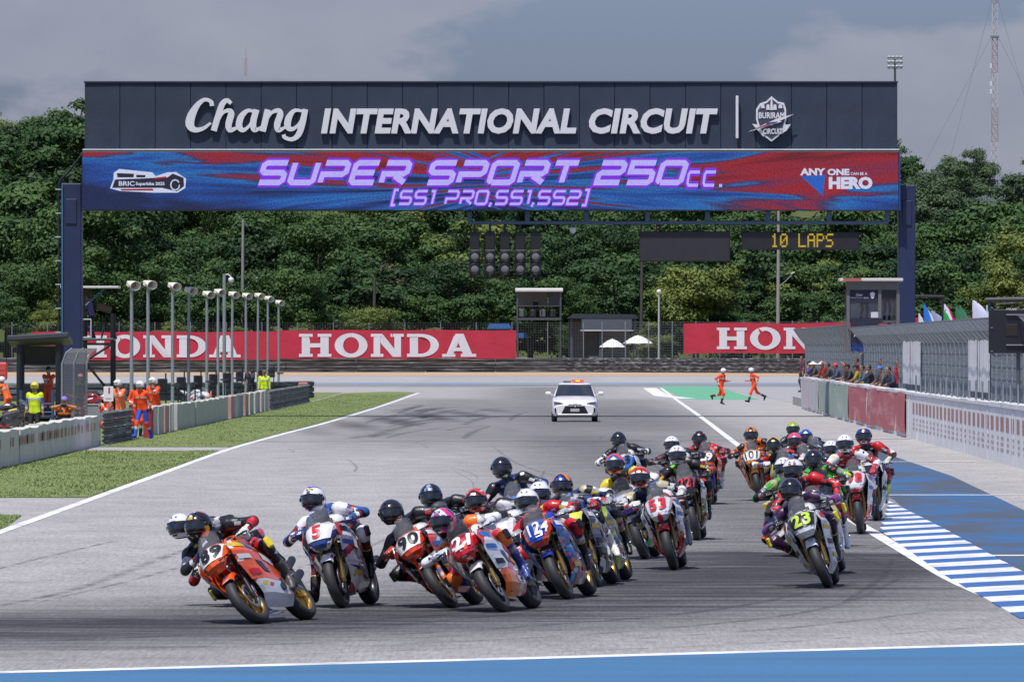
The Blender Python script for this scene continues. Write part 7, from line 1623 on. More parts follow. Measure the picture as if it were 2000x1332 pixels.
# ================================================================== STANDING PEOPLE
_PB = {}
def person(x, y0, z0, yaw, pose, cl, label, hat='cap', group=None, s=1.0, name='person'):
    """x, y0, z0: feet; yaw: where the person faces (0 = towards the camera)"""
    key = pose
    if key not in _PB:
        p = POSES[pose]; ln = p.get('lean', 0.0); pel = v3(0, 0, .93 + p.get('dz', 0)); up = v3(p.get('side', 0), -math.sin(ln), math.cos(ln)); up /= np.linalg.norm(up); neck = pel + up * .54; chest = pel + up * .38
        hd = neck + up * .05 + v3(0, -.025 - .02 * ln, .115); j = dict(pel=pel, chest=chest, neck=neck, head=hd, right=v3(1, 0, 0), fwd=v3(0, -1, -.1))
        for sg, q in ((-1, 'L'), (1, 'R')):
            sh = neck + v3(sg * .185, .01, 0) - up * .055; j['sh' + q] = sh; hnd = np.array(p['h' + q], float) + (v3(0, 0, 0) if p.get('abs') else v3(0, 0, 0))
            j['el' + q], j['wr' + q] = ik(sh, hnd, .28, .25, p.get('ep' + q, (sg * .6, .7, -.3))); hip = pel + v3(sg * .09, 0, -.02); j['hip' + q] = hip
            j['kn' + q], j['an' + q] = ik(hip, np.array(p['f' + q], float), .42, .43, p.get('kp' + q, (sg * .1, -1, .1)))
        V, Q, zn = sdf_surface(body_prims(j, head=True), .022, .03); zn = stripes(V, Q, zn, j, ((2, 'el', 'wr', .3, .55), (4, 'kn', 'an', .35, .55), (7, 'pel', 'neck', .62, .72))); _PB[key] = (fast_mesh('body', V, Q, zn, 10), j)
    m, j = _PB[key]; r = empty(name, (x, y0, z0), R(yaw)); r.scale = (s, s, s); tag(r, label, 'person', group); sk = cl.get('skin', M_skin)
    top, tr2 = cl['top'], cl['leg']; fo = cl.get('fore', top)
    ob('body', m, [top, cl.get('arm', top), fo, tr2, cl.get('shin', tr2), sk, cl.get('pad', top), cl.get('chest', top), sk, cl.get('band', top)], r)
    hd = Vector(j['head']); fwd = Vector((0, -1, 0)); T = Matrix.Translation
    ob('eyes', EYES, M_seal, r, T(hd))
    if hat == 'helmet':
        h = ob('helmet', OPENH['helmet'], cl['hat'], r, T(hd + Vector((0, 0, .01)))); ob('visor_peak', OPENH['peak'], cl.get('peak', cl['hat']), h)
    elif hat == 'cap':
        h = ob('cap', CAP['cap'], cl['hat'], r, T(hd)); ob('peak', CAP['peak'], cl.get('peak', cl['hat']), h)
    elif hat == 'cone': ob('sun_hat', CONEH, cl['hat'], r, T(hd))
    if hat in ('hair', 'cap'): ob('hair', HAIR, M_hair, r, T(hd))
    for sg, q in ((-1, 'L'), (1, 'R')):
        w = Vector(j['wr' + q]); d = (w - Vector(j['el' + q])).normalized(); up = Vector((sg * .3, .2, 1)); up = (up - d * up.dot(d)); up = up.normalized() if up.length > .05 else d.orthogonal().normalized(); xx = (-d).cross(up)
        B = Matrix(((xx.x, -d.x, up.x, w.x + d.x * .05), (xx.y, -d.y, up.y, w.y + d.y * .05), (xx.z, -d.z, up.z, w.z + d.z * .05), (0, 0, 0, 1)))
        ob('hand', HAND_OL if sg < 0 else HAND_O, cl.get('glove', sk), r, B)
        k = Vector(j['kn' + q]); an = Vector(j['an' + q]); ax2 = (k - an).normalized(); f2 = Vector((sg * .15, -1, 0)); f2 = (f2 - ax2 * f2.dot(ax2)).normalized(); xx = (-f2).cross(ax2)
        ob('shoe', BOOT, [cl['shoe'], M_seal], r, Matrix(((xx.x, -f2.x, ax2.x, an.x), (xx.y, -f2.y, ax2.y, an.y), (xx.z, -f2.z, ax2.z, an.z), (0, 0, 0, 1))))
    for e in cl.get('extra', ()): e(r, j)
    return r
M_skin = mat('skin_brown', (.30, .16, .10), .6, var=.1, scale=10); M_hair = mat('black_hair', (.012, .010, .010), .5)
eb = MB()
for s in (-1, 1): eb.box((s * .032, -.082, .012), (.02, .012, .008), bev=.003); eb.box((s * .032, -.084, .03), (.028, .008, .005))
eb.box((0, -.086, -.062), (.036, .008, .007)); EYES = eb.mesh('face_features')
def dome(rx, ry, rz, z0, lo, cut=None):
    b = MB(); b.grid(lambda u, v: (rx * math.cos(v) * math.sin(u), -ry * math.cos(v) * math.cos(u) + .008, z0 + rz * math.sin(v)), lin(0, 2 * math.pi, 21), lin(lo, R(89.9), 9), flip=True); return b
OPENH = {'helmet': dome(.122, .135, .125, .02, R(-30)).mesh('helmet')}; b = MB(); b.shell(lambda t, v: (.10 * math.sin(t), -.125 * math.cos(t) - .05 * v * math.cos(t), .075 - .02 * v), lin(-1, 1, 9), lin(0, 1, 3), .006); OPENH['peak'] = b.mesh('visor_peak')
CAP = {'cap': dome(.098, .108, .095, .045, R(-4)).mesh('cap')}; b = MB(); b.shell(lambda t, v: (.075 * math.sin(t), -.09 * math.cos(t) - .07 * v * math.cos(t), .045 - .02 * v), lin(-1.1, 1.1, 9), lin(0, 1, 3), .006); CAP['peak'] = b.mesh('peak')
b = MB(); b.grid(lambda u, v: ((.03 + .2 * v) * math.cos(u), (.03 + .2 * v) * math.sin(u), .15 - .13 * v), lin(0, 2 * math.pi, 19), lin(-.15, 1, 5)); CONEH = b.mesh('sun_hat')
hb = MB(); hb.grid(lambda u, v: (.097 * math.cos(v) * math.sin(u), -.104 * math.cos(v) * math.cos(u) + .010, .028 + .096 * math.sin(v)), lin(R(60), R(300), 15), lin(R(-50), R(89), 8)); hb.grid(lambda u, v: (.096 * math.cos(v) * math.sin(u), -.102 * math.cos(v) * math.cos(u) + .008, .03 + .096 * math.sin(v)), lin(R(-60), R(60), 9), lin(R(32), R(89), 5)); HAIR = hb.mesh('hair')
ST = dict(fL=(-.11, 0, .09), fR=(.11, 0, .09))
POSES = {'stand': dict(hL=(-.26, -.05, .85), hR=(.26, -.05, .85), **ST),
         'cross': dict(hL=(.10, -.27, 1.15), hR=(-.10, -.29, 1.12), **ST),
         'photo': dict(lean=.15, hL=(-.08, -.34, 1.50), hR=(.08, -.34, 1.50), **ST),
         'reach': dict(lean=.45, hL=(-.2, -.62, 1.0), hR=(.2, -.62, 1.0), fL=(-.14, .12, .09), fR=(.12, -.06, .09)),
         'walk': dict(lean=.22, hL=(-.22, -.32, 1.02), hR=(.24, .02, .92), fL=(-.1, -.28, .1), fR=(.1, .32, .16)),
         'look': dict(lean=.25, hL=(-.22, -.30, 1.0), hR=(.10, -.26, 1.42), fL=(-.12, .05, .09), fR=(.12, -.02, .09)),
         'rest': dict(lean=.38, hL=(-.24, -.42, 1.10), hR=(.2, -.42, 1.10), epL=(-1, .2, -.3), epR=(1, .2, -.3), **ST),
         'wave': dict(lean=.2, hL=(-.2, -.40, 1.12), hR=(.24, -.18, 1.72), **ST),
         'run': dict(lean=.22, hL=(-.24, -.34, 1.12), hR=(.26, .10, 1.05), epL=(-.3, .8, -.6), epR=(.4, .8, -.1), fL=(-.08, .56, .34), fR=(.1, -.30, .12), kpL=(0, -1, -.2)),
         'run2': dict(lean=.18, hL=(-.2, .06, 1.05), hR=(.2, -.34, 1.15), epL=(-.3, .8, -.2), epR=(.3, .8, -.6), fL=(-.06, -.06, .13), fR=(.08, .50, .42), kpR=(0, -1, -.2)),
         'crouch': dict(dz=-.35, lean=.4, hL=(-.1, -.40, .98), hR=(.1, -.40, .98), fL=(-.16, -.05, .09), fR=(.16, .1, .09)),
         'ride': dict(dz=-.12, lean=.35, hL=(-.3, -.55, .98), hR=(.3, -.55, .98), fL=(-.24, .02, .1), fR=(.24, .02, .1), kpL=(-.5, -1, .1), kpR=(.5, -1, .1))}
# ================================================================== THE PACK
def lea(c): return livery('leather_' + c, (c,), len(c) + sum(map(ord, c)) * .1, 7.0, (1, 1, 1), .42, .15, badge=(11.0, .80), bump=.5)
def lv(*cols, seed=0.0, scale=7.0): return livery('leather_mix_' + '_'.join(cols) + str(seed), cols, seed, scale, (1, 1, 1), .42, .15, badge=(11.0, .74), bump=.5)
def pn(c, rough=.25): return livery('paint_' + c, (c,), sum(map(ord, c)) * .13, 5.0, (1, .4, 1), rough, .7, badge=(10.0, .66))
def pl(*cols, seed=0.0, scale=4.0, st=(1, .45, 1.3)): return livery('bike_' + '_'.join(cols) + str(seed), cols, seed, scale, st, .25, .7, badge=(10.0, .60))
def hl_(*cols, seed=0.0, scale=9.0): return livery('helmet_' + '_'.join(cols) + str(seed), cols, seed, scale, (1, 1, 1), .15, .9, badge=(17.0, .74))
K, W, NV, RD, OR, GN, YL, BL, PU = '#141416', '#d9d9dc', '#1b2747', '#b8161f', '#e25a12', '#3c9a2c', '#d8c21a', '#1c4aa8', '#351a3a'
def suit(torso=K, arm=None, fore=None, thigh=None, shin=None, pad=None, chest=None, glove=K, boot=K, slider=K, helmet=None, badge=None, vent=None, **kw):
    f = lambda c: (c if not isinstance(c, str) else lea(c)); arm = arm or torso; d = dict(torso=f(torso), arm=f(arm), fore=f(fore or arm), thigh=f(thigh or torso), shin=f(shin or thigh or torso), pad=f(pad or arm), chest=f(chest or torso), stripe=f(kw.pop('stripe', None) or random.choice((K, '#8c8c90', torso if isinstance(torso, str) else K, '#b8b8ba', '#7a1a20'))), glove=f(glove), boot=f(boot), slider=f(slider),
             helmet=helmet if not isinstance(helmet, str) else mat('shell_' + helmet, helmet, .15, coat=1.0, var=.04, scale=5), badge=None if badge is None else mat('badge_' + badge, badge, .3, coat=.5), vent=None if vent is None else mat('vent_' + vent, vent, .3)); d.update(kw); return d
W_ink, K_ink, R_ink, Y_ink = mat('ink_white', (.72, .72, .72), .4), mat('ink_black', (.012, .012, .012), .4), mat('ink_red', (.55, .02, .03), .4), mat('ink_yellow_green', (.45, .62, .06), .4)
P_white, P_black, P_yel = mat('plate_white', (.72, .72, .72), .35), mat('plate_black', (.012, .012, .013), .35), mat('plate_yellow', (.62, .66, .08), .35)
sk_w, sk_b, sk_r, sk_y, sk_k = (mat('sticker_' + n, c, .35, coat=.4) for n, c in (('white', (.7, .7, .7)), ('blue', (.03, .14, .45)), ('red', (.5, .02, .03)), ('yellow', (.65, .45, .04)), ('black', (.015, .015, .015))))
BK_ = dict
PACK = [
 # front contact px, yaw, lean, helmet px, bike, suit, bike label, rider label, extra
 ((515, 1218), 19, 38, (388, 1026), BK_(nose=pn('#e5591c'), belly=pl('#c8c8c6', '#a8a8a8', seed=2), plate=P_white, num='89', ctr=.16, ink=K_ink, rim=M_gold, fork=M_blk, frame=pn('#e5591c'), screen=M_scr, stk=(sk_y, sk_w, sk_w, None), steer=-4),
  suit(K, K, RD, RD, lv(K, K, RD, seed=1), K, K, '#c9c9c9', '#4a4540', YL, hl_(K, K, '#d0401c', YL, seed=3), '#c9a21a', hyaw=14),
  'bright orange racing motorcycle number 89 leaning hardest at the left front', 'rider in black and red leathers hanging off orange motorcycle 89', {}),
 ((512, 1186), 17, 38, (352, 1028), BK_(nose=pn(W), side=pn('#b02020'), rim=M_blk),
  suit(K, K, lv(K, '#8a1520', seed=2), K, lv(K, RD, seed=5), K, K, '#20386a', K, K, '#dedee0', '#c8c8cc', K, hyaw=10),
  'pale racing motorcycle almost hidden behind orange number 89', 'rider in plain white helmet and black leathers just behind number 89', {}),
 ((672, 1187), 12, 17, (612, 975), BK_(nose=pl(W, W, W, '#27407e', seed=1), side=pl(W, '#b0242c', '#27407e', W, seed=4, scale=6), belly=pl('#8c1a30', W, '#27407e', seed=3), num='5', ink=R_ink, plate=P_white, rim=M_blk, fork=M_fgold, fender=pl(W, '#27407e', seed=2), stk=(None, sk_b, sk_r, None)),
  suit('#24488a', lv(W, '#24488a', seed=1), lv('#24488a', W, K, seed=2), K, '#141c34', W, lv('#24488a', K, W, seed=3), '#33508a', K, K, hl_(W, W, '#4a2c8a', W, seed=1), '#3a2a78', hyaw=4),
  'white, red and blue racing motorcycle with red number 5', 'rider in blue and white leathers on motorcycle number 5, leg dangling', dict(leg=(-.40, -.10, .26))),
 ((888, 1187), 11, 35, (765, 1001), BK_(nose=pl('#d8421c', '#d8421c', W, seed=6), plate=P_white, num='90', ctr=.12, ink=K_ink, side=pl(K, '#d8421c', K, seed=5), belly=pn('#b03a1a'), rim=M_gold, fork=pn('#d8641c'), fender=pn('#e5591c'), stk=(sk_w, None, None, None)),
  suit(K, K, K, K, lv(K, K, '#7c1a20', seed=4), K, K, '#c24a30', K, K, '#17171a', None, K, hyaw=6),
  'orange and black racing motorcycle with white plate number 90', 'rider in all black leathers and glossy black helmet on number 90', {}),
 ((930, 1158), 10, 26, (842, 969), BK_(nose=pn('#18181a'), side=pn('#2a2a2e')),
  suit(K, K, K, helmet=hl_(K, K, '#8c9ab0', '#2a5ab0', seed=5), badge='#2a4fb0'),
  'black racing motorcycle hidden behind numbers 90 and 21', 'rider in black leathers with black, silver and blue helmet', {}),
 ((988, 1195), 14, 33, (866, 1018), BK_(nose=pl(RD, RD, '#c01822', W, seed=3), plate=None, num='21', ctr=.16, ink=W_ink, side=pl(W, W, '#c03a3a', W, seed=2), belly=pl('#e2711c', '#e2711c', '#d0501c', W, seed=7), rim=M_blk, fork=M_fgold, fender=pl(W, '#3a348a', seed=6), tail=pn('#e2711c'), stk=(sk_b, None, sk_r, None), screen=M_scrd),
  suit(K, lv(W, '#e2711c', seed=3), W, RD, '#2c3c86', '#e2711c', lv(K, '#e2711c', seed=5), '#c0c4d0', '#2a3a80', K, hl_('#d0307c', '#101014', '#58b4d8', '#e0e0e4', seed=2, scale=11), '#c02870', hyaw=14),
  'red, white and orange racing motorcycle with white number 21', 'rider in pink and blue helmet with white and orange sleeves on number 21', {}),
 ((1046, 1164), 11, 26, (930, 978), BK_(nose=pl(W, W, '#c8c8cc', seed=1), side=pl(W, K, seed=2), screen=M_scrd),
  suit(K, lv(K, W, seed=8), W, helmet=hl_('#cc1c1c', '#cc1c1c', '#1a1a1c', '#d83a20', seed=4), badge='#d8d8d8', chest=lv(K, K, '#a0202c', seed=6), glove='#b05a30'),
  'white racing motorcycle hidden behind number 21', 'rider in bright red helmet and black leathers with white forearms', {}),
 ((1040, 1112), 8, 15, (980, 914), BK_(nose=pl(W, '#2a62b8', seed=3), side=pl('#2a62b8', W, seed=1)),
  suit('#1e2c58', lv(K, '#1e2c58', seed=9), lv('#24407e', W, seed=8), '#1e2c58', K, lv(K, '#b0a684', seed=5), '#1e2c58', helmet='#15161a', text='YAMAHA'),
  'white and blue racing motorcycle behind the front group', 'rider sitting upright in navy leathers and black helmet behind the front group', {}),
 ((1112, 1170), 11, 25, (1030, 979), BK_(nose=pl('#1c3f9c', '#1c3f9c', '#d4481c', seed=5), num='124', ctr=.19, ink=W_ink, side=pl('#1c3f9c', '#d4481c', '#2a9ac0', '#1c2a5c', seed=4, scale=9), belly=pl('#b03a34', '#2a3a7c', '#38a8c8', seed=6, scale=10), rim=M_gold, fork=M_fgold, fender=pl('#1c3f9c', '#18181c', seed=2), stk=(sk_w, sk_b, sk_r, None)),
  suit(lv(K, RD, seed=3), lv(RD, K, seed=2), lv(K, RD, seed=7), RD, lv(K, '#802020', seed=2), RD, lv(RD, K, seed=9), '#a0a4a8', K, K, '#dededf', '#d0d0d4', K, hyaw=2),
  'blue and orange racing motorcycle number 124 with gold wheels', 'rider in white helmet and red and black leathers on number 124', {}),
 ((1168, 1146), 9, 22, (1054, 964), BK_(nose=pl('#22306a', K, seed=3), plate=P_yel, side=pl('#22306a', K, '#7a8090', seed=5), belly=pl('#30365c', W, K, seed=3, scale=9), rim=M_gold, stk=(sk_w, sk_y, None, None)),
  suit(K, lv(K, W, seed=4), lv(K, '#2c3c70', seed=3), '#1c2440', lv('#1c2440', W, seed=4), helmet='#e0e0e2', badge='#d4d4d8', glove='#9a3038', boot=W),
  'navy racing motorcycle with yellow number plate beside number 124', 'rider in white helmet leaning in behind number 124', {}),
 ((1194, 1138), 9, 21, (1098, 948), BK_(nose=pl('#30353c', K, '#b8d020', seed=3), side=pl('#2a3440', '#b8d020', '#5a6470', seed=8, scale=7), belly=pl('#2a3440', '#c4dc20', seed=9, scale=8), rim=M_gold, stk=(None, sk_y, None, None)),
  suit('#1e2c58', lv(W, '#1e2c58', '#24407e', seed=6), K, '#18203c', lv('#18203c', RD, seed=3), lv('#b0a684', K, seed=2), '#1e2c58', '#8a8e94', K, K, hl_('#d8781c', '#1a1c22', '#2450b8', '#1a1c22', seed=7), '#20408c', hyaw=2),
  'dark racing motorcycle with yellow green stripes right of number 124', 'rider in orange and blue helmet and navy leathers reaching forward', {}),
 ((1262, 1092), 7, 19, (1201, 907), BK_(nose=pl('#b8bac0', '#b8bac0', '#6a3cb0', seed=4), side=pl('#a8aab0', '#a8aab0', '#5a3ca0', '#58c070', seed=3), screen=M_scrd),
  suit(K, lv('#d0c8c0', K, seed=2), W, K, RD, YL, lv(K, '#6c5a5c', seed=3), '#b04048', RD, K, hl_('#e0491a', '#e0491a', '#50b050', '#6a3cb0', seed=2), '#c8c8c0'),
  'silver racing motorcycle with violet flashes behind number 53', 'rider in orange and green helmet with yellow shoulder behind number 53', {}),
 ((1318, 1113), 5, 14, (1250, 933), BK_(nose=pl(W, W, '#c02030', seed=2), num='53', ink=R_ink, side=pl(W, W, '#c02030', seed=7), belly=pl('#b81c28', '#8c1822', seed=5), rim=M_blk, fork=M_fgold, fender=pl('#c01c24', '#4a3aa0', seed=3), stk=(sk_b, None, None, None)),
  suit('#1e2a54', K, lv(K, W, seed=6), K, K, lv('#b0a684', K, seed=4), '#1e2a54', '#c4c4c0', '#8c8c8c', K, hl_('#c0241c', '#d8c030', '#d8d8d0', '#c0241c', seed=6, scale=14), '#d0c8a0', hyaw=2, text='YAMAHA'),
  'white and red racing motorcycle number 53 in the middle group', 'rider in red and yellow helmet and navy leathers on number 53', {}),
 ((1236, 992), 4, 10, (1208, 859), BK_(nose=pl(W, '#3070c0', seed=2), num='25', ink=K_ink, side=pl('#3070c0', W, seed=5)),
  suit('#20283c', lv('#20283c', W, seed=3), lv(K, W, '#3a62a8', seed=4), K, K, K, K, helmet='#17181b'),
  'white and blue racing motorcycle at the back of the middle group', 'rider in black helmet and dark leathers at the back of the middle group', {}),
 ((1363, 1055), 4, 12, (1323, 889), BK_(nose=pn('#1a1b1e'), num='221', ctr=.1, ink=R_ink, plate=None, side=pl('#1c1d20', '#3a3d40', '#c02a20', seed=2), belly=pl('#1c1d20', '#5a8a30', seed=4), rim=M_blk, fork=M_fgold, fender=pn('#1a1b1e'), stk=(sk_w, None, None, None), screen=M_scr),
  suit(K, lv(K, '#a02a24', seed=2), lv('#c8d028', K, '#a02a24', seed=5), lv('#b02420', K, seed=4), RD, K, lv(K, K, '#78c82c', '#8c1c1c', seed=3), K, K, K, hl_(W, W, '#c8c8cc', '#b01c20', seed=3), '#b01818'),
  'black racing motorcycle with red number 221', 'rider in white helmet with red badge on black motorcycle 221', {}),
 ((1345, 1000), 4, 10, (1312, 868), BK_(nose=pn('#c8c8cc'), side=pn('#20242c')), suit(K, lv(K, '#5a1c20', seed=3), helmet='#dcdcde', badge='#d0d0d4'),
  'pale racing motorcycle hidden behind number 221', 'rider in plain white helmet directly behind number 221', {}),
 ((1389, 985), 3, 6, (1366, 857), BK_(nose=pl('#e2601c', '#e2601c', '#b8d0e0', seed=2), plate=P_black, num='29', ink=W_ink, side=pn('#e2601c'), belly=pl(K, '#2a3a8c', seed=3), rim=M_blk, fork=pn('#2a3a9c'), fender=pn('#1a1a1c'), screen=M_scr),
  suit(K, lv(RD, K, seed=5), lv(K, RD, seed=2), K, K, RD, K, '#a02834', '#c8c4b8', K, hl_(K, K, '#c01c20', seed=4), '#c01c20'),
  'orange and black racing motorcycle number 29 at the back', 'rider in red and black helmet on orange motorcycle 29', {}),
 ((1486, 978), 5, 11, (1467, 849), BK_(nose=pl('#e2801c', '#e2801c', '#e8a040', seed=2), plate=P_white, num='101', ink=K_ink, side=pn('#d87018'), belly=pl('#c86818', K, seed=3), rim=M_blk),
  suit('#d8701c', lv('#d8701c', K, seed=3), lv('#d8701c', K, seed=5), lv('#d8701c', K, seed=4), '#8c2434', lv(K, '#d8701c', seed=4), lv('#d8701c', K, seed=6), K, '#8c2460', K, hl_('#8a6a30', '#d8701c', K, '#c8a050', seed=5), '#c08030'),
  'bright orange racing motorcycle number 101 at the back of the right group', 'rider in orange leathers and gold helmet on orange number 101', {}),
 ((1548, 1008), 4, 9, (1511, 870), BK_(nose=pl('#2a4aa0', YL, seed=4), side=pl('#2a4aa0', '#d0d028', seed=2)), suit(K, lv(K, '#8a2430', seed=2), lv('#3a62b0', YL, W, seed=2), K, K, lv(K, RD, seed=6), lv(K, K, '#6c5a20', seed=3), helmet=hl_(K, K, YL, seed=6), badge='#d8c820', glove='#c8c8c8'),
  'blue and yellow racing motorcycle inside the right group', 'rider in black and yellow helmet at the left of the right group', {}),
 ((1572, 955), 3, 7, (1549, 838), BK_(nose=pn('#2c2c30')), suit(K, helmet=hl_('#e0701c', '#e0701c', '#7cc02c', seed=2), badge='#e8b060'), 'dark racing motorcycle at the very back of the right group', 'rider in orange and green helmet at the back of the right group', {}),
 ((1602, 966), 3, 8, (1574, 853), BK_(nose=pn('#30384c')), suit(K, helmet=hl_('#2050a8', W, K, seed=4), badge='#d0d8e8'), 'dark blue racing motorcycle at the back of the right group', 'rider in blue, white and black helmet behind the orange helmet', {}),
 ((1586, 992), 3, 9, (1552, 861), BK_(nose=pl('#c8c8cc', '#c02a50', seed=3), screen=M_scr), suit(K, lv(K, '#40222c', seed=3), helmet=hl_('#e0641c', '#e0641c', '#d84878', seed=5), badge='#5cb0c8', chest=lv(K, K, '#8a3040', seed=2)), 'pale racing motorcycle in the middle of the right group', 'rider in orange helmet with pink trim in the right group', {}),
 ((1566, 1088), 4, 11, (1531, 914), BK_(nose=pl(GN, K, seed=4), side=pl(GN, K, seed=2)), suit(lv(K, GN, seed=3), lv(K, GN, seed=2), lv(GN, K, seed=5), lv(K, GN, seed=6), lv(K, '#a8b828', seed=3), lv('#b0a684', GN, seed=3), lv(GN, K, seed=8), K, '#b02a20', YL, '#dcdcde', '#7a8088', K),
  'green racing motorcycle behind silver number 23', 'rider in white helmet and green leathers with leg stretched down', dict(leg=(-.44, -.05, .34))),
 ((1632, 1122), 5, 17, (1549, 918), BK_(nose=pl(K, '#303438', seed=3), side=pl('#c8c8cc', K, YL, seed=4), belly=pn('#b0b4b8'), rim=M_gold), suit(lv(K, RD, seed=4), lv(RD, K, seed=6), RD, K, K, RD, lv(K, RD, seed=8), '#a03038', W, YL, hl_(W, K, '#b01c20', W, seed=6), '#b01c20'),
  'black and white racing motorcycle just behind silver number 23', 'rider in red sleeves and white and black helmet behind number 23', {}),
 ((1626, 1068), 4, 10, (1589, 898), BK_(nose=pl(K, GN, K, seed=5), side=pl(K, GN, seed=7), fork=M_fgold, screen=M_scrd), suit(lv(K, GN, seed=6), lv(GN, K, seed=4), lv(K, GN, YL, seed=7), K, K, lv(K, GN, seed=4), lv(GN, K, seed=9), K, K, K, '#16171a'),
  'black and green racing motorcycle beside number 98', 'rider in green and black leathers and black helmet beside number 98', {}),
 ((1620, 1148), 5, 22, (1545, 957), BK_(nose=pl('#d2d4d8', '#d2d4d8', '#dcdee0', seed=2), plate=P_black, num='23', ink=Y_ink, side=pl('#cdd0d4', '#cdd0d4', '#b4b8be', seed=4), belly=pn('#c4c8cc'), rim=M_blk, fork=M_fgold, fender=pn('#d0d2d6'), stk=(None, None, sk_w, None), screen=M_scr),
  suit(PU, lv(PU, '#3a70a0', seed=3), lv(PU, W, '#6a2c68', seed=5), PU, lv(K, PU, seed=3), PU, lv(PU, K, '#8a2a40', seed=4), '#20222a', K, YL, '#14151a', None, K, hyaw=3),
  'silver racing motorcycle with yellow green number 23 leading the right group', 'rider in purple leathers and black helmet on silver number 23', {}),
 ((1682, 1043), 3, 7, (1650, 867), BK_(nose=pl(W, W, '#c02030', seed=4), num='98', ink=R_ink, side=pl(W, W, '#c8ccd0', seed=3), belly=pl('#b81c2c', '#8c1830', seed=5), rim=M_blk, fork=M_fgold, fender=pl('#c81c24', '#5a3aa8', seed=2), stk=(sk_b, None, None, None), screen=M_scr),
  suit('#9a1620', lv(W, '#9a1620', seed=2), lv('#9a1620', W, seed=3), lv('#8c1830', K, seed=3), '#7c1830', W, '#9a1620', '#b02c38', '#20161a', K, '#e0e0e2', '#c0c4c8', K),
  'white and red racing motorcycle number 98 beside the blue and white kerb', 'rider in white helmet and red and white leathers on number 98', {}),
 ((1656, 1012), 3, 7, (1623, 877), BK_(nose=pn('#c8ccd4'), side=pn('#2a4080')), suit(NV, lv(NV, W, seed=3), helmet='#dcdcde', badge='#c0c4c8', vent='#141414'), 'white and blue racing motorcycle hidden behind number 98', 'rider in white helmet half hidden left of number 98 rider', {}),
 ((1712, 1017), 4, 8, (1687, 852), BK_(nose=pl(W, K, seed=2), side=pl(W, K, W, seed=5, scale=9), belly=pl(W, K, seed=3), rim=M_blk, screen=M_scr), suit(K, lv(RD, K, W, seed=4), lv(K, W, RD, seed=3), lv(K, W, seed=3), K, RD, lv(K, RD, seed=3), '#b8b8b4', '#c4d820', K, hl_('#20306a', W, RD, '#20306a', seed=3, scale=8), '#c83020'),
  'white and black racing motorcycle nearest the blue run off', 'rider in red, white and blue helmet with a bright yellow green boot', {})]
for (fp, yaw, lean, hp, bike, st, bl, rl, ex) in PACK:
    mw = place(*fp, yaw, lean); motorcycle(mw, bike, bl); rd = rider(mw, hp, st, rl, lean, yaw, ex.get('leg'))

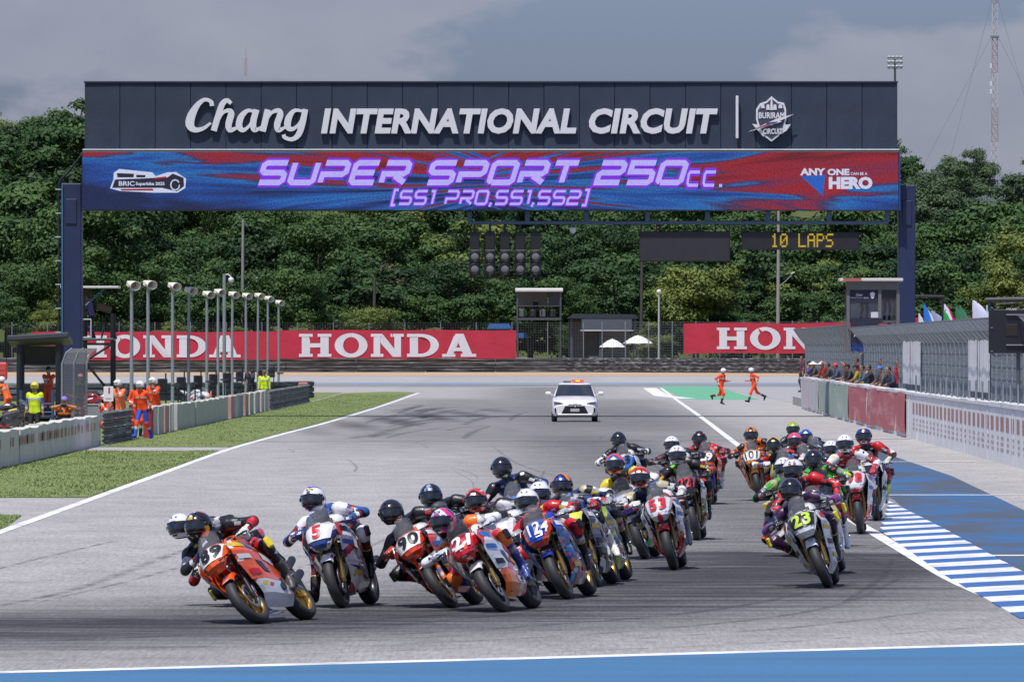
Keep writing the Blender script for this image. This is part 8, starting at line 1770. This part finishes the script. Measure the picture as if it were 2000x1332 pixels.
# ================================================================== COURSE CAR
def course_car(px, py, yaw):
    gx_, gy_ = G(px, py); r = empty('course_car', (gx_, gy_, 0), R(yaw)); tag(r, 'white course car with orange roof light driving behind the pack', 'car')
    Wc = mat('car_white', (.74, .74, .74), .25, coat=.8, var=.03, scale=2); Gd = mat('car_glass', (.02, .024, .03), .06, coat=.6); Bk = mat('car_black', (.012, .013, .016), .45)
    ST_ = [(-2.12, .70, .30, .62), (-2.02, .80, .22, .76), (-1.7, .86, .20, .86), (-1.1, .87, .20, .97), (-.5, .87, .20, 1.0), (.9, .87, .20, 1.0), (1.6, .85, .22, 1.02), (2.05, .80, .26, .98), (2.2, .70, .36, .80)]
    prof = [(0, 0), (.80, 0), (.97, .12), (1.0, .42), (.985, .72), (.93, .90), (.72, .985), (.4, 1.0), (0, 1.01)]
    def S(s, t):
        y, hw, z0, z1 = catmull(ST_, s); i = t * (len(prof) - 1); a = catmull(prof, t); return (hw * a[0], y, z0 + (z1 - z0) * a[1])
    b = MB(); vs = lin(0, 1, 25); us = lin(0, 1, 33)
    b.grid(lambda s, t: S(s, t), us, vs, flip=True); b.grid(lambda s, t: (-S(s, t)[0], S(s, t)[1], S(s, t)[2]), us, vs)
    y0 = [S(0, t) for t in vs]; rim = [(p[0], p[1], p[2]) for p in y0] + [(-p[0], p[1], p[2]) for p in y0[::-1]]; b.add(rim, [tuple(range(len(rim)))]); y1 = [S(1, t) for t in vs]; rim = [(p[0], p[1], p[2]) for p in y1] + [(-p[0], p[1], p[2]) for p in y1[::-1]]; b.add(rim, [tuple(range(len(rim)))[::-1]])
    body = b.build('body', Wc, r)
    GH = [(-1.05, .76, .96, .965), (-.62, .72, .97, 1.20), (-.12, .64, .97, 1.425), (.55, .63, .97, 1.47), (1.2, .62, .97, 1.39), (1.85, .68, .97, 1.02)]
    def C(s, t):
        y, hw, z0, z1 = catmull(GH, s); a = catmull([(1.08, 0), (1.04, .5), (.97, .9), (.8, .99), (.4, 1.01), (0, 1.015)], t); return (hw * a[0], y, z0 + (z1 - z0) * a[1])
    b = MB(); b.grid(lambda s, t: C(s, t), lin(0, 1, 21), lin(0, 1, 13), flip=True); b.grid(lambda s, t: (-C(s, t)[0],) + C(s, t)[1:], lin(0, 1, 21), lin(0, 1, 13)); b.build('roof', Wc, r)
    b = MB(); b.add([(-.70, -1.02, .985), (.70, -1.02, .985), (.60, -.30, 1.375), (-.60, -.30, 1.375)], [(0, 1, 2, 3)]); b.add([(-.70, -1.05, .985), (.70, -1.05, .985), (.58, -.235, 1.405), (-.58, -.235, 1.405)], [(0, 1, 2, 3)]); ws = MB(); ws.shell(lambda x, t: ((.735 - .13 * t) * x, -1.075 + .80 * t - .05 * (1 - x * x) , .985 + .40 * t + .006), lin(-1, 1, 11), lin(0, 1, 7), .008); ws.build('windscreen', Gd, r)
    for sx in (-1, 1):
        sw = MB(); sw.add([(sx * .815, -.7, 1.0), (sx * .80, .2, 1.0), (sx * .70, .2, 1.37), (sx * .715, -.2, 1.35)], [(0, 1, 2, 3)]); sw.build('side_window', Gd, r)
        mm = MB(); mm.box((sx * .99, -.72, 1.06), (.22, .12, .14), bev=.045); mm.cyl((sx * .84, -.70, 1.0), (sx * .93, -.72, 1.03), .025, n=6); mm.build('wing_mirror', Wc, r)
        hl2 = MB(); hl2.prism([(sx * .44, .70), (sx * .62, .66), (sx * .77, .70), (sx * .80, .76), (sx * .60, .745)], -2.115, -1.9); hl2.build('headlight', mat('headlight_glass', (.10, .11, .13), .1, coat=1.0), r)
        MB().prism([(sx * .69, .34), (sx * .76, .36), (sx * .77, .50), (sx * .71, .54)], -2.13, -1.9).build('fog_recess', Bk, r)
        for y in (-1.35, 1.3):
            wh = empty('wheel'); wh.parent = r; wh.location = (sx * .76, y, .31); t_ = MB(); t_.lathe([(.2, -.1), (.29, -.1), (.31, -.07), (.31, .07), (.29, .1), (.2, .1)], axis='X', n=26, closed=True); t_.build('tyre', M_tyre, wh); q = MB(); q.lathe([(.0, sx * .06), (.05, sx * .08), (.2, sx * .09)], axis='X', n=20); q.build('rim', M_alu, wh)
    fz = -2.135
    MB().prism([(-.36, .60), (.36, .60), (.50, .33), (.44, .30), (-.44, .30), (-.50, .33)], fz, -1.95).build('grille', Bk, r)
    for k in range(5): MB().box((0, fz - .006, .345 + k * .05), (.86 - k * .08, .012, .012)).build('grille_slat', mat('slat_dark', (.035, .036, .04), .4), r)
    MB().box((0, fz - .02, .44), (.34, .015, .11), bev=.006).build('number_plate', mat('plate_grey', (.42, .42, .43), .5), r)
    MB().box((0, fz + .02, .655), (.5, .03, .015)).build('bonnet_seam', Bk, r)
    b = MB(); b.lathe([(.05, -.004), (.065, -.004), (.065, .004), (.05, .004)], (0, fz - .0, .635), 'Y', 18, closed=True); b.build('emblem', M_alu, r)
    MB().box((0, fz + .01, .275), (1.30, .08, .06), bev=.025).build('front_lip', Wc, r); MB().box((0, -1.9, .21), (1.4, .3, .07)).build('undertray', Bk, r)
    lbx = MB(); lbx.box((.12, .05, 1.535), (.46, .2, .11), bev=.04); lbx.build('roof_light', mat('roof_light_orange', (.75, .10, .02), .3, coat=.5, emit=.25), r); MB().box((.12, -.055, 1.535), (.16, .01, .06)).build('light_lens', mat('light_lens_yellow', (.85, .6, .08), .3, emit=.5), r); MB().box((-.28, .05, 1.50), (.3, .1, .05), bev=.02).build('light_base', Bk, r)
    for x in (-.3, .25): MB().tube([(x, -1.06, .99), (x + .2, -1.03, 1.02), (x + .42, -1.01, 1.03)], .008, 4).build('wiper', Bk, r)
    return r
course_car(1122, 823, 0)

# ================================================================== PEOPLE AROUND THE TRACK
def cm_(c, rough=.75): return mat('cloth_' + c, c, rough, var=.14, scale=8, bump=.3, bscale=14, dist=.02)
ORG, ORG2, WH, DK = cm_('#f04c14'), cm_('#f26a30'), mat('hat_white', (.72, .72, .72), .4), cm_('#18181c')
shoe = mat('shoe_black', (.015, .015, .016), .6)
def PP(px, d, z0, *a, **k): return person(PX(px, d), d, z0, *a, **k)
TAPE = mat('reflective_tape', (.55, .56, .58), .35, .3)
osuit = dict(band=TAPE, top=ORG, leg=ORG, fore=ORG, hat=WH, shoe=shoe, glove=cm_('#c8c0b4')); gm_ = 'marshals in orange overalls'
GYm = lambda y: F * CH / (y - HY)
PP(1408, GYm(790), 0, 65, 'run2', osuit, 'marshal in orange overalls running across the track, left of two', 'helmet', gm_)
PP(1473, GYm(787), 0, -78, 'run', osuit, 'marshal in orange overalls striding across the track, right of two', 'helmet', gm_)
def vest(col):
    m = cm_(col); return dict(top=m, chest=m)
PP(95, 297.2, .33, -25, 'cross', dict(band=TAPE, top=cm_('#b8401c'), leg=cm_('#b8401c'), hat=DK, shoe=shoe), 'marshal in dull orange overalls standing with folded arms inside the booth', 'cap', gm_)
PP(68, 238, 0, -15, 'stand', dict(band=TAPE, top=cm_('#c4d820'), arm=cm_('#2a4c98'), fore=M_skin, leg=DK, hat=mat('hat_yellow', (.7, .55, .06), .4), shoe=shoe), 'person in yellow helmet and lime vest behind the left barrier', 'helmet', None)
PP(16, 300, 0, -120, 'reach', dict(band=TAPE, top=ORG2, leg=ORG2, hat=WH, shoe=shoe), 'marshal in orange overalls bending forward at the left edge', 'helmet', gm_)
def camera_extra(r, j):
    b = MB(); b.box((0, -.40, 1.50), (.15, .10, .11), bev=.02); b.cyl((0, -.44, 1.5), (0, -.58, 1.49), .045, n=10); b.build('held_camera', M_blk, r)
PP(126, 232, -.35, 0, 'photo', dict(top=cm_('#e0701c'), fore=M_skin, chest=DK, leg=DK, hat=mat('hat_violet', (.22, .16, .45), .6), shoe=shoe, extra=(camera_extra,)), 'photographer in orange vest and violet cap aiming a camera over the barrier', 'cap', None)
PP(236, 262, 0, -35, 'look', dict(band=TAPE, top=cm_('#f0764a'), leg=cm_('#f0764a'), hat=WH, shoe=shoe), 'marshal in pale orange overalls and white helmet by the number board', 'helmet', gm_)
PP(220, 266, -.1, -60, 'crouch', osuit, 'crouching marshal in orange overalls half hidden by the number board', 'helmet', gm_)
PP(267, 256, 0, 20, 'look', dict(band=TAPE, top=cm_('#e04418'), leg=cm_('#e04418'), hat=mat('hat_lilac', (.45, .42, .60), .5), shoe=shoe), 'marshal in deep orange overalls and pale violet cap at the barrier gap', 'cap', gm_)
PP(279, 249.5, 0, -30, 'walk', dict(band=TAPE, top=ORG, leg=cm_('#2450b8'), shin=ORG, hat=WH, shoe=cm_('#2450b8'), glove=DK), 'marshal in orange jacket and blue trousers stepping out past the red post', 'helmet', gm_)
PP(304, 268, .05, -35, 'look', dict(band=TAPE, top=ORG, leg=ORG, hat=WH, shoe=shoe, fore=DK), 'marshal in orange overalls behind the pale barrier blocks', 'helmet', gm_)
PP(516, 372, 0, 10, 'stand', dict(band=TAPE, top=cm_('#c8e020'), leg=DK, hat=mat('hat_brown', (.12, .08, .06), .6), shoe=shoe), 'person in lime vest behind the far guard rail', 'cap', None)
PP(491, 378, .15, -30, 'look', dict(top=cm_('#2c3040'), leg=DK, hat=DK, shoe=shoe), 'person in dark clothes among the far lamp posts', 'cap', None)
PP(181, 332, PZ(661, 331.5), -90, 'look', dict(top=cm_('#6a5a98'), leg=DK, hat=DK, shoe=shoe), 'camera operator in violet shirt on the scaffold tower', 'hair', None)
PP(157, 320, .0, 20, 'stand', dict(top=cm_('#30343c'), leg=DK, hat=mat('hat_pink', (.6, .2, .25), .6), shoe=shoe), 'person in dark top and pink cap under the scaffold tower', 'cap', None)
# people at the back and in the boxes
PP(1046, 937.5, kZ(623) + .12, 20, 'stand', dict(top=DK, leg=DK, hat=DK, shoe=shoe), 'dark figure standing in the lookout cabin', 'hair', None, 1.25)
PP(1166, 926, 0, 30, 'crouch', dict(top=cm_('#d84818'), leg=DK, hat=DK, shoe=shoe), 'person in orange sitting low under the smaller umbrella', 'cap', None)
PP(1240, 930, 0, -20, 'stand', dict(top=cm_('#26303c'), leg=DK, hat=DK, shoe=shoe), 'person in dark clothes under the larger umbrella', 'cap', None)
PP(1687, 318.8, PZ(627, 318), 25, 'look', dict(top=DK, leg=DK, hat=DK, shoe=shoe), 'dark figure seen through the starter box window', 'cap', None, .92)
PP(1732, 318.9, PZ(627, 318), 15, 'stand', dict(top=cm_('#2a2050'), leg=DK, hat=DK, shoe=shoe), 'figure in dark hat at the right of the starter box', 'cone', None, .95)
# spectators leaning on the pit wall
sp = [(1567, 'stand', '#5a3040', 'hair', 'leftmost spectator at the far end of the pit wall'), (1587, 'look', '#4a3c6c', 'cap', 'spectator in violet top and dark cap, far end of the pit wall'), (1599, 'rest', '#3c3430', 'cone', 'spectator in pale sun hat and dark brown top on the pit wall'), (1612, 'wave', '#b03828', 'cone', 'spectator in pointed pale hat and red top holding an arm up'),
      (1628, 'rest', '#2c3030', 'hair', 'dark haired spectator in black top above the green cloth'), (1643, 'rest', '#34405c', 'capR', 'spectator in bright red cap on the pit wall'), (1656, 'wave', '#7a4c44', 'hair', 'spectator with raised hand above the join of two cloths'), (1667, 'rest', '#2a2c34', 'cap', 'spectator in dark top beside the raised hand'), (1674, 'stand', '#a02830', 'hair', 'taller spectator in dark red top at the back'), (1684, 'rest', '#8c7c28', 'cap', 'spectator in yellow top above the red cloth'),
      (1697, 'rest', '#34506c', 'hair', 'spectator in slate blue top above the red cloth'), (1706, 'look', '#20242a', 'hair', 'spectator in black top in the middle of the row'), (1722, 'stand', '#20242c', 'hair', 'spectator in black top behind the blue cap'), (1731, 'rest', '#5c4a44', 'capB', 'spectator in bright blue cap on the pit wall'), (1747, 'rest', '#2c3444', 'hair', 'spectator in dark blue top near the right end of the row'), (1755, 'stand', '#b02028', 'hair', 'rightmost spectator in bright red shirt by the white sheet')]
for i, (x, ps, c, hat, lab) in enumerate(sp):
    off = .62 if ps in ('rest', 'wave', 'look') else .95; d = d_at(x, off); hc = {'capR': mat('cap_red', (.6, .04, .03), .6), 'capB': mat('cap_blue', (.03, .15, .5), .6), 'cone': mat('straw', (.65, .6, .5), .8)}.get(hat, DK)
    person(Xw(d) + off, d, .42 if ps != 'stand' else .62, -75 + random.uniform(-25, 25), ps, dict(top=cm_(c), fore=(M_skin if i % 3 == 0 else cm_(c)), leg=DK, hat=hc, shoe=shoe), lab, {'capR': 'cap', 'capB': 'cap'}.get(hat, hat), 'spectators on the pit wall')
st_ = empty('spectator_step', (Xw(330) + .9, 330, 0)); tag(st_, 'low concrete step behind the pit wall under the spectators', 'step')
b = MB(); V = []
for d in (276, 400):
    for a, z in ((-.55, 0), (-.55, .4), (.5, .4), (.5, 0)): V.append((Xw(d) - Xw(330) + a, d - 330, z))
b.add(V, [(0, 4, 5, 1), (1, 5, 6, 2), (2, 6, 7, 3), (0, 1, 2, 3), (4, 7, 6, 5)]).build('slab', mat('concrete'), st_)
# parked scooters behind the left barrier
for x, d, yaw, col, lab in ((8, 262, 100, '#30343a', 'parked dark motorcycle at the left edge behind the barrier'), (168, 318, 60, '#8c1a24', 'parked red motorcycle under the scaffold tower'), (376, 345, 40, '#c8c8cc', 'parked white motorcycle behind the black signal stands')):
    mw = Matrix.Translation((PX(x, d), d, 0)) @ Matrix.Rotation(R(yaw), 4, 'Z') @ Matrix.Rotation(R(8), 4, 'Y'); motorcycle(mw, BK_(nose=pn(col)), lab, 'parked motorcycles')
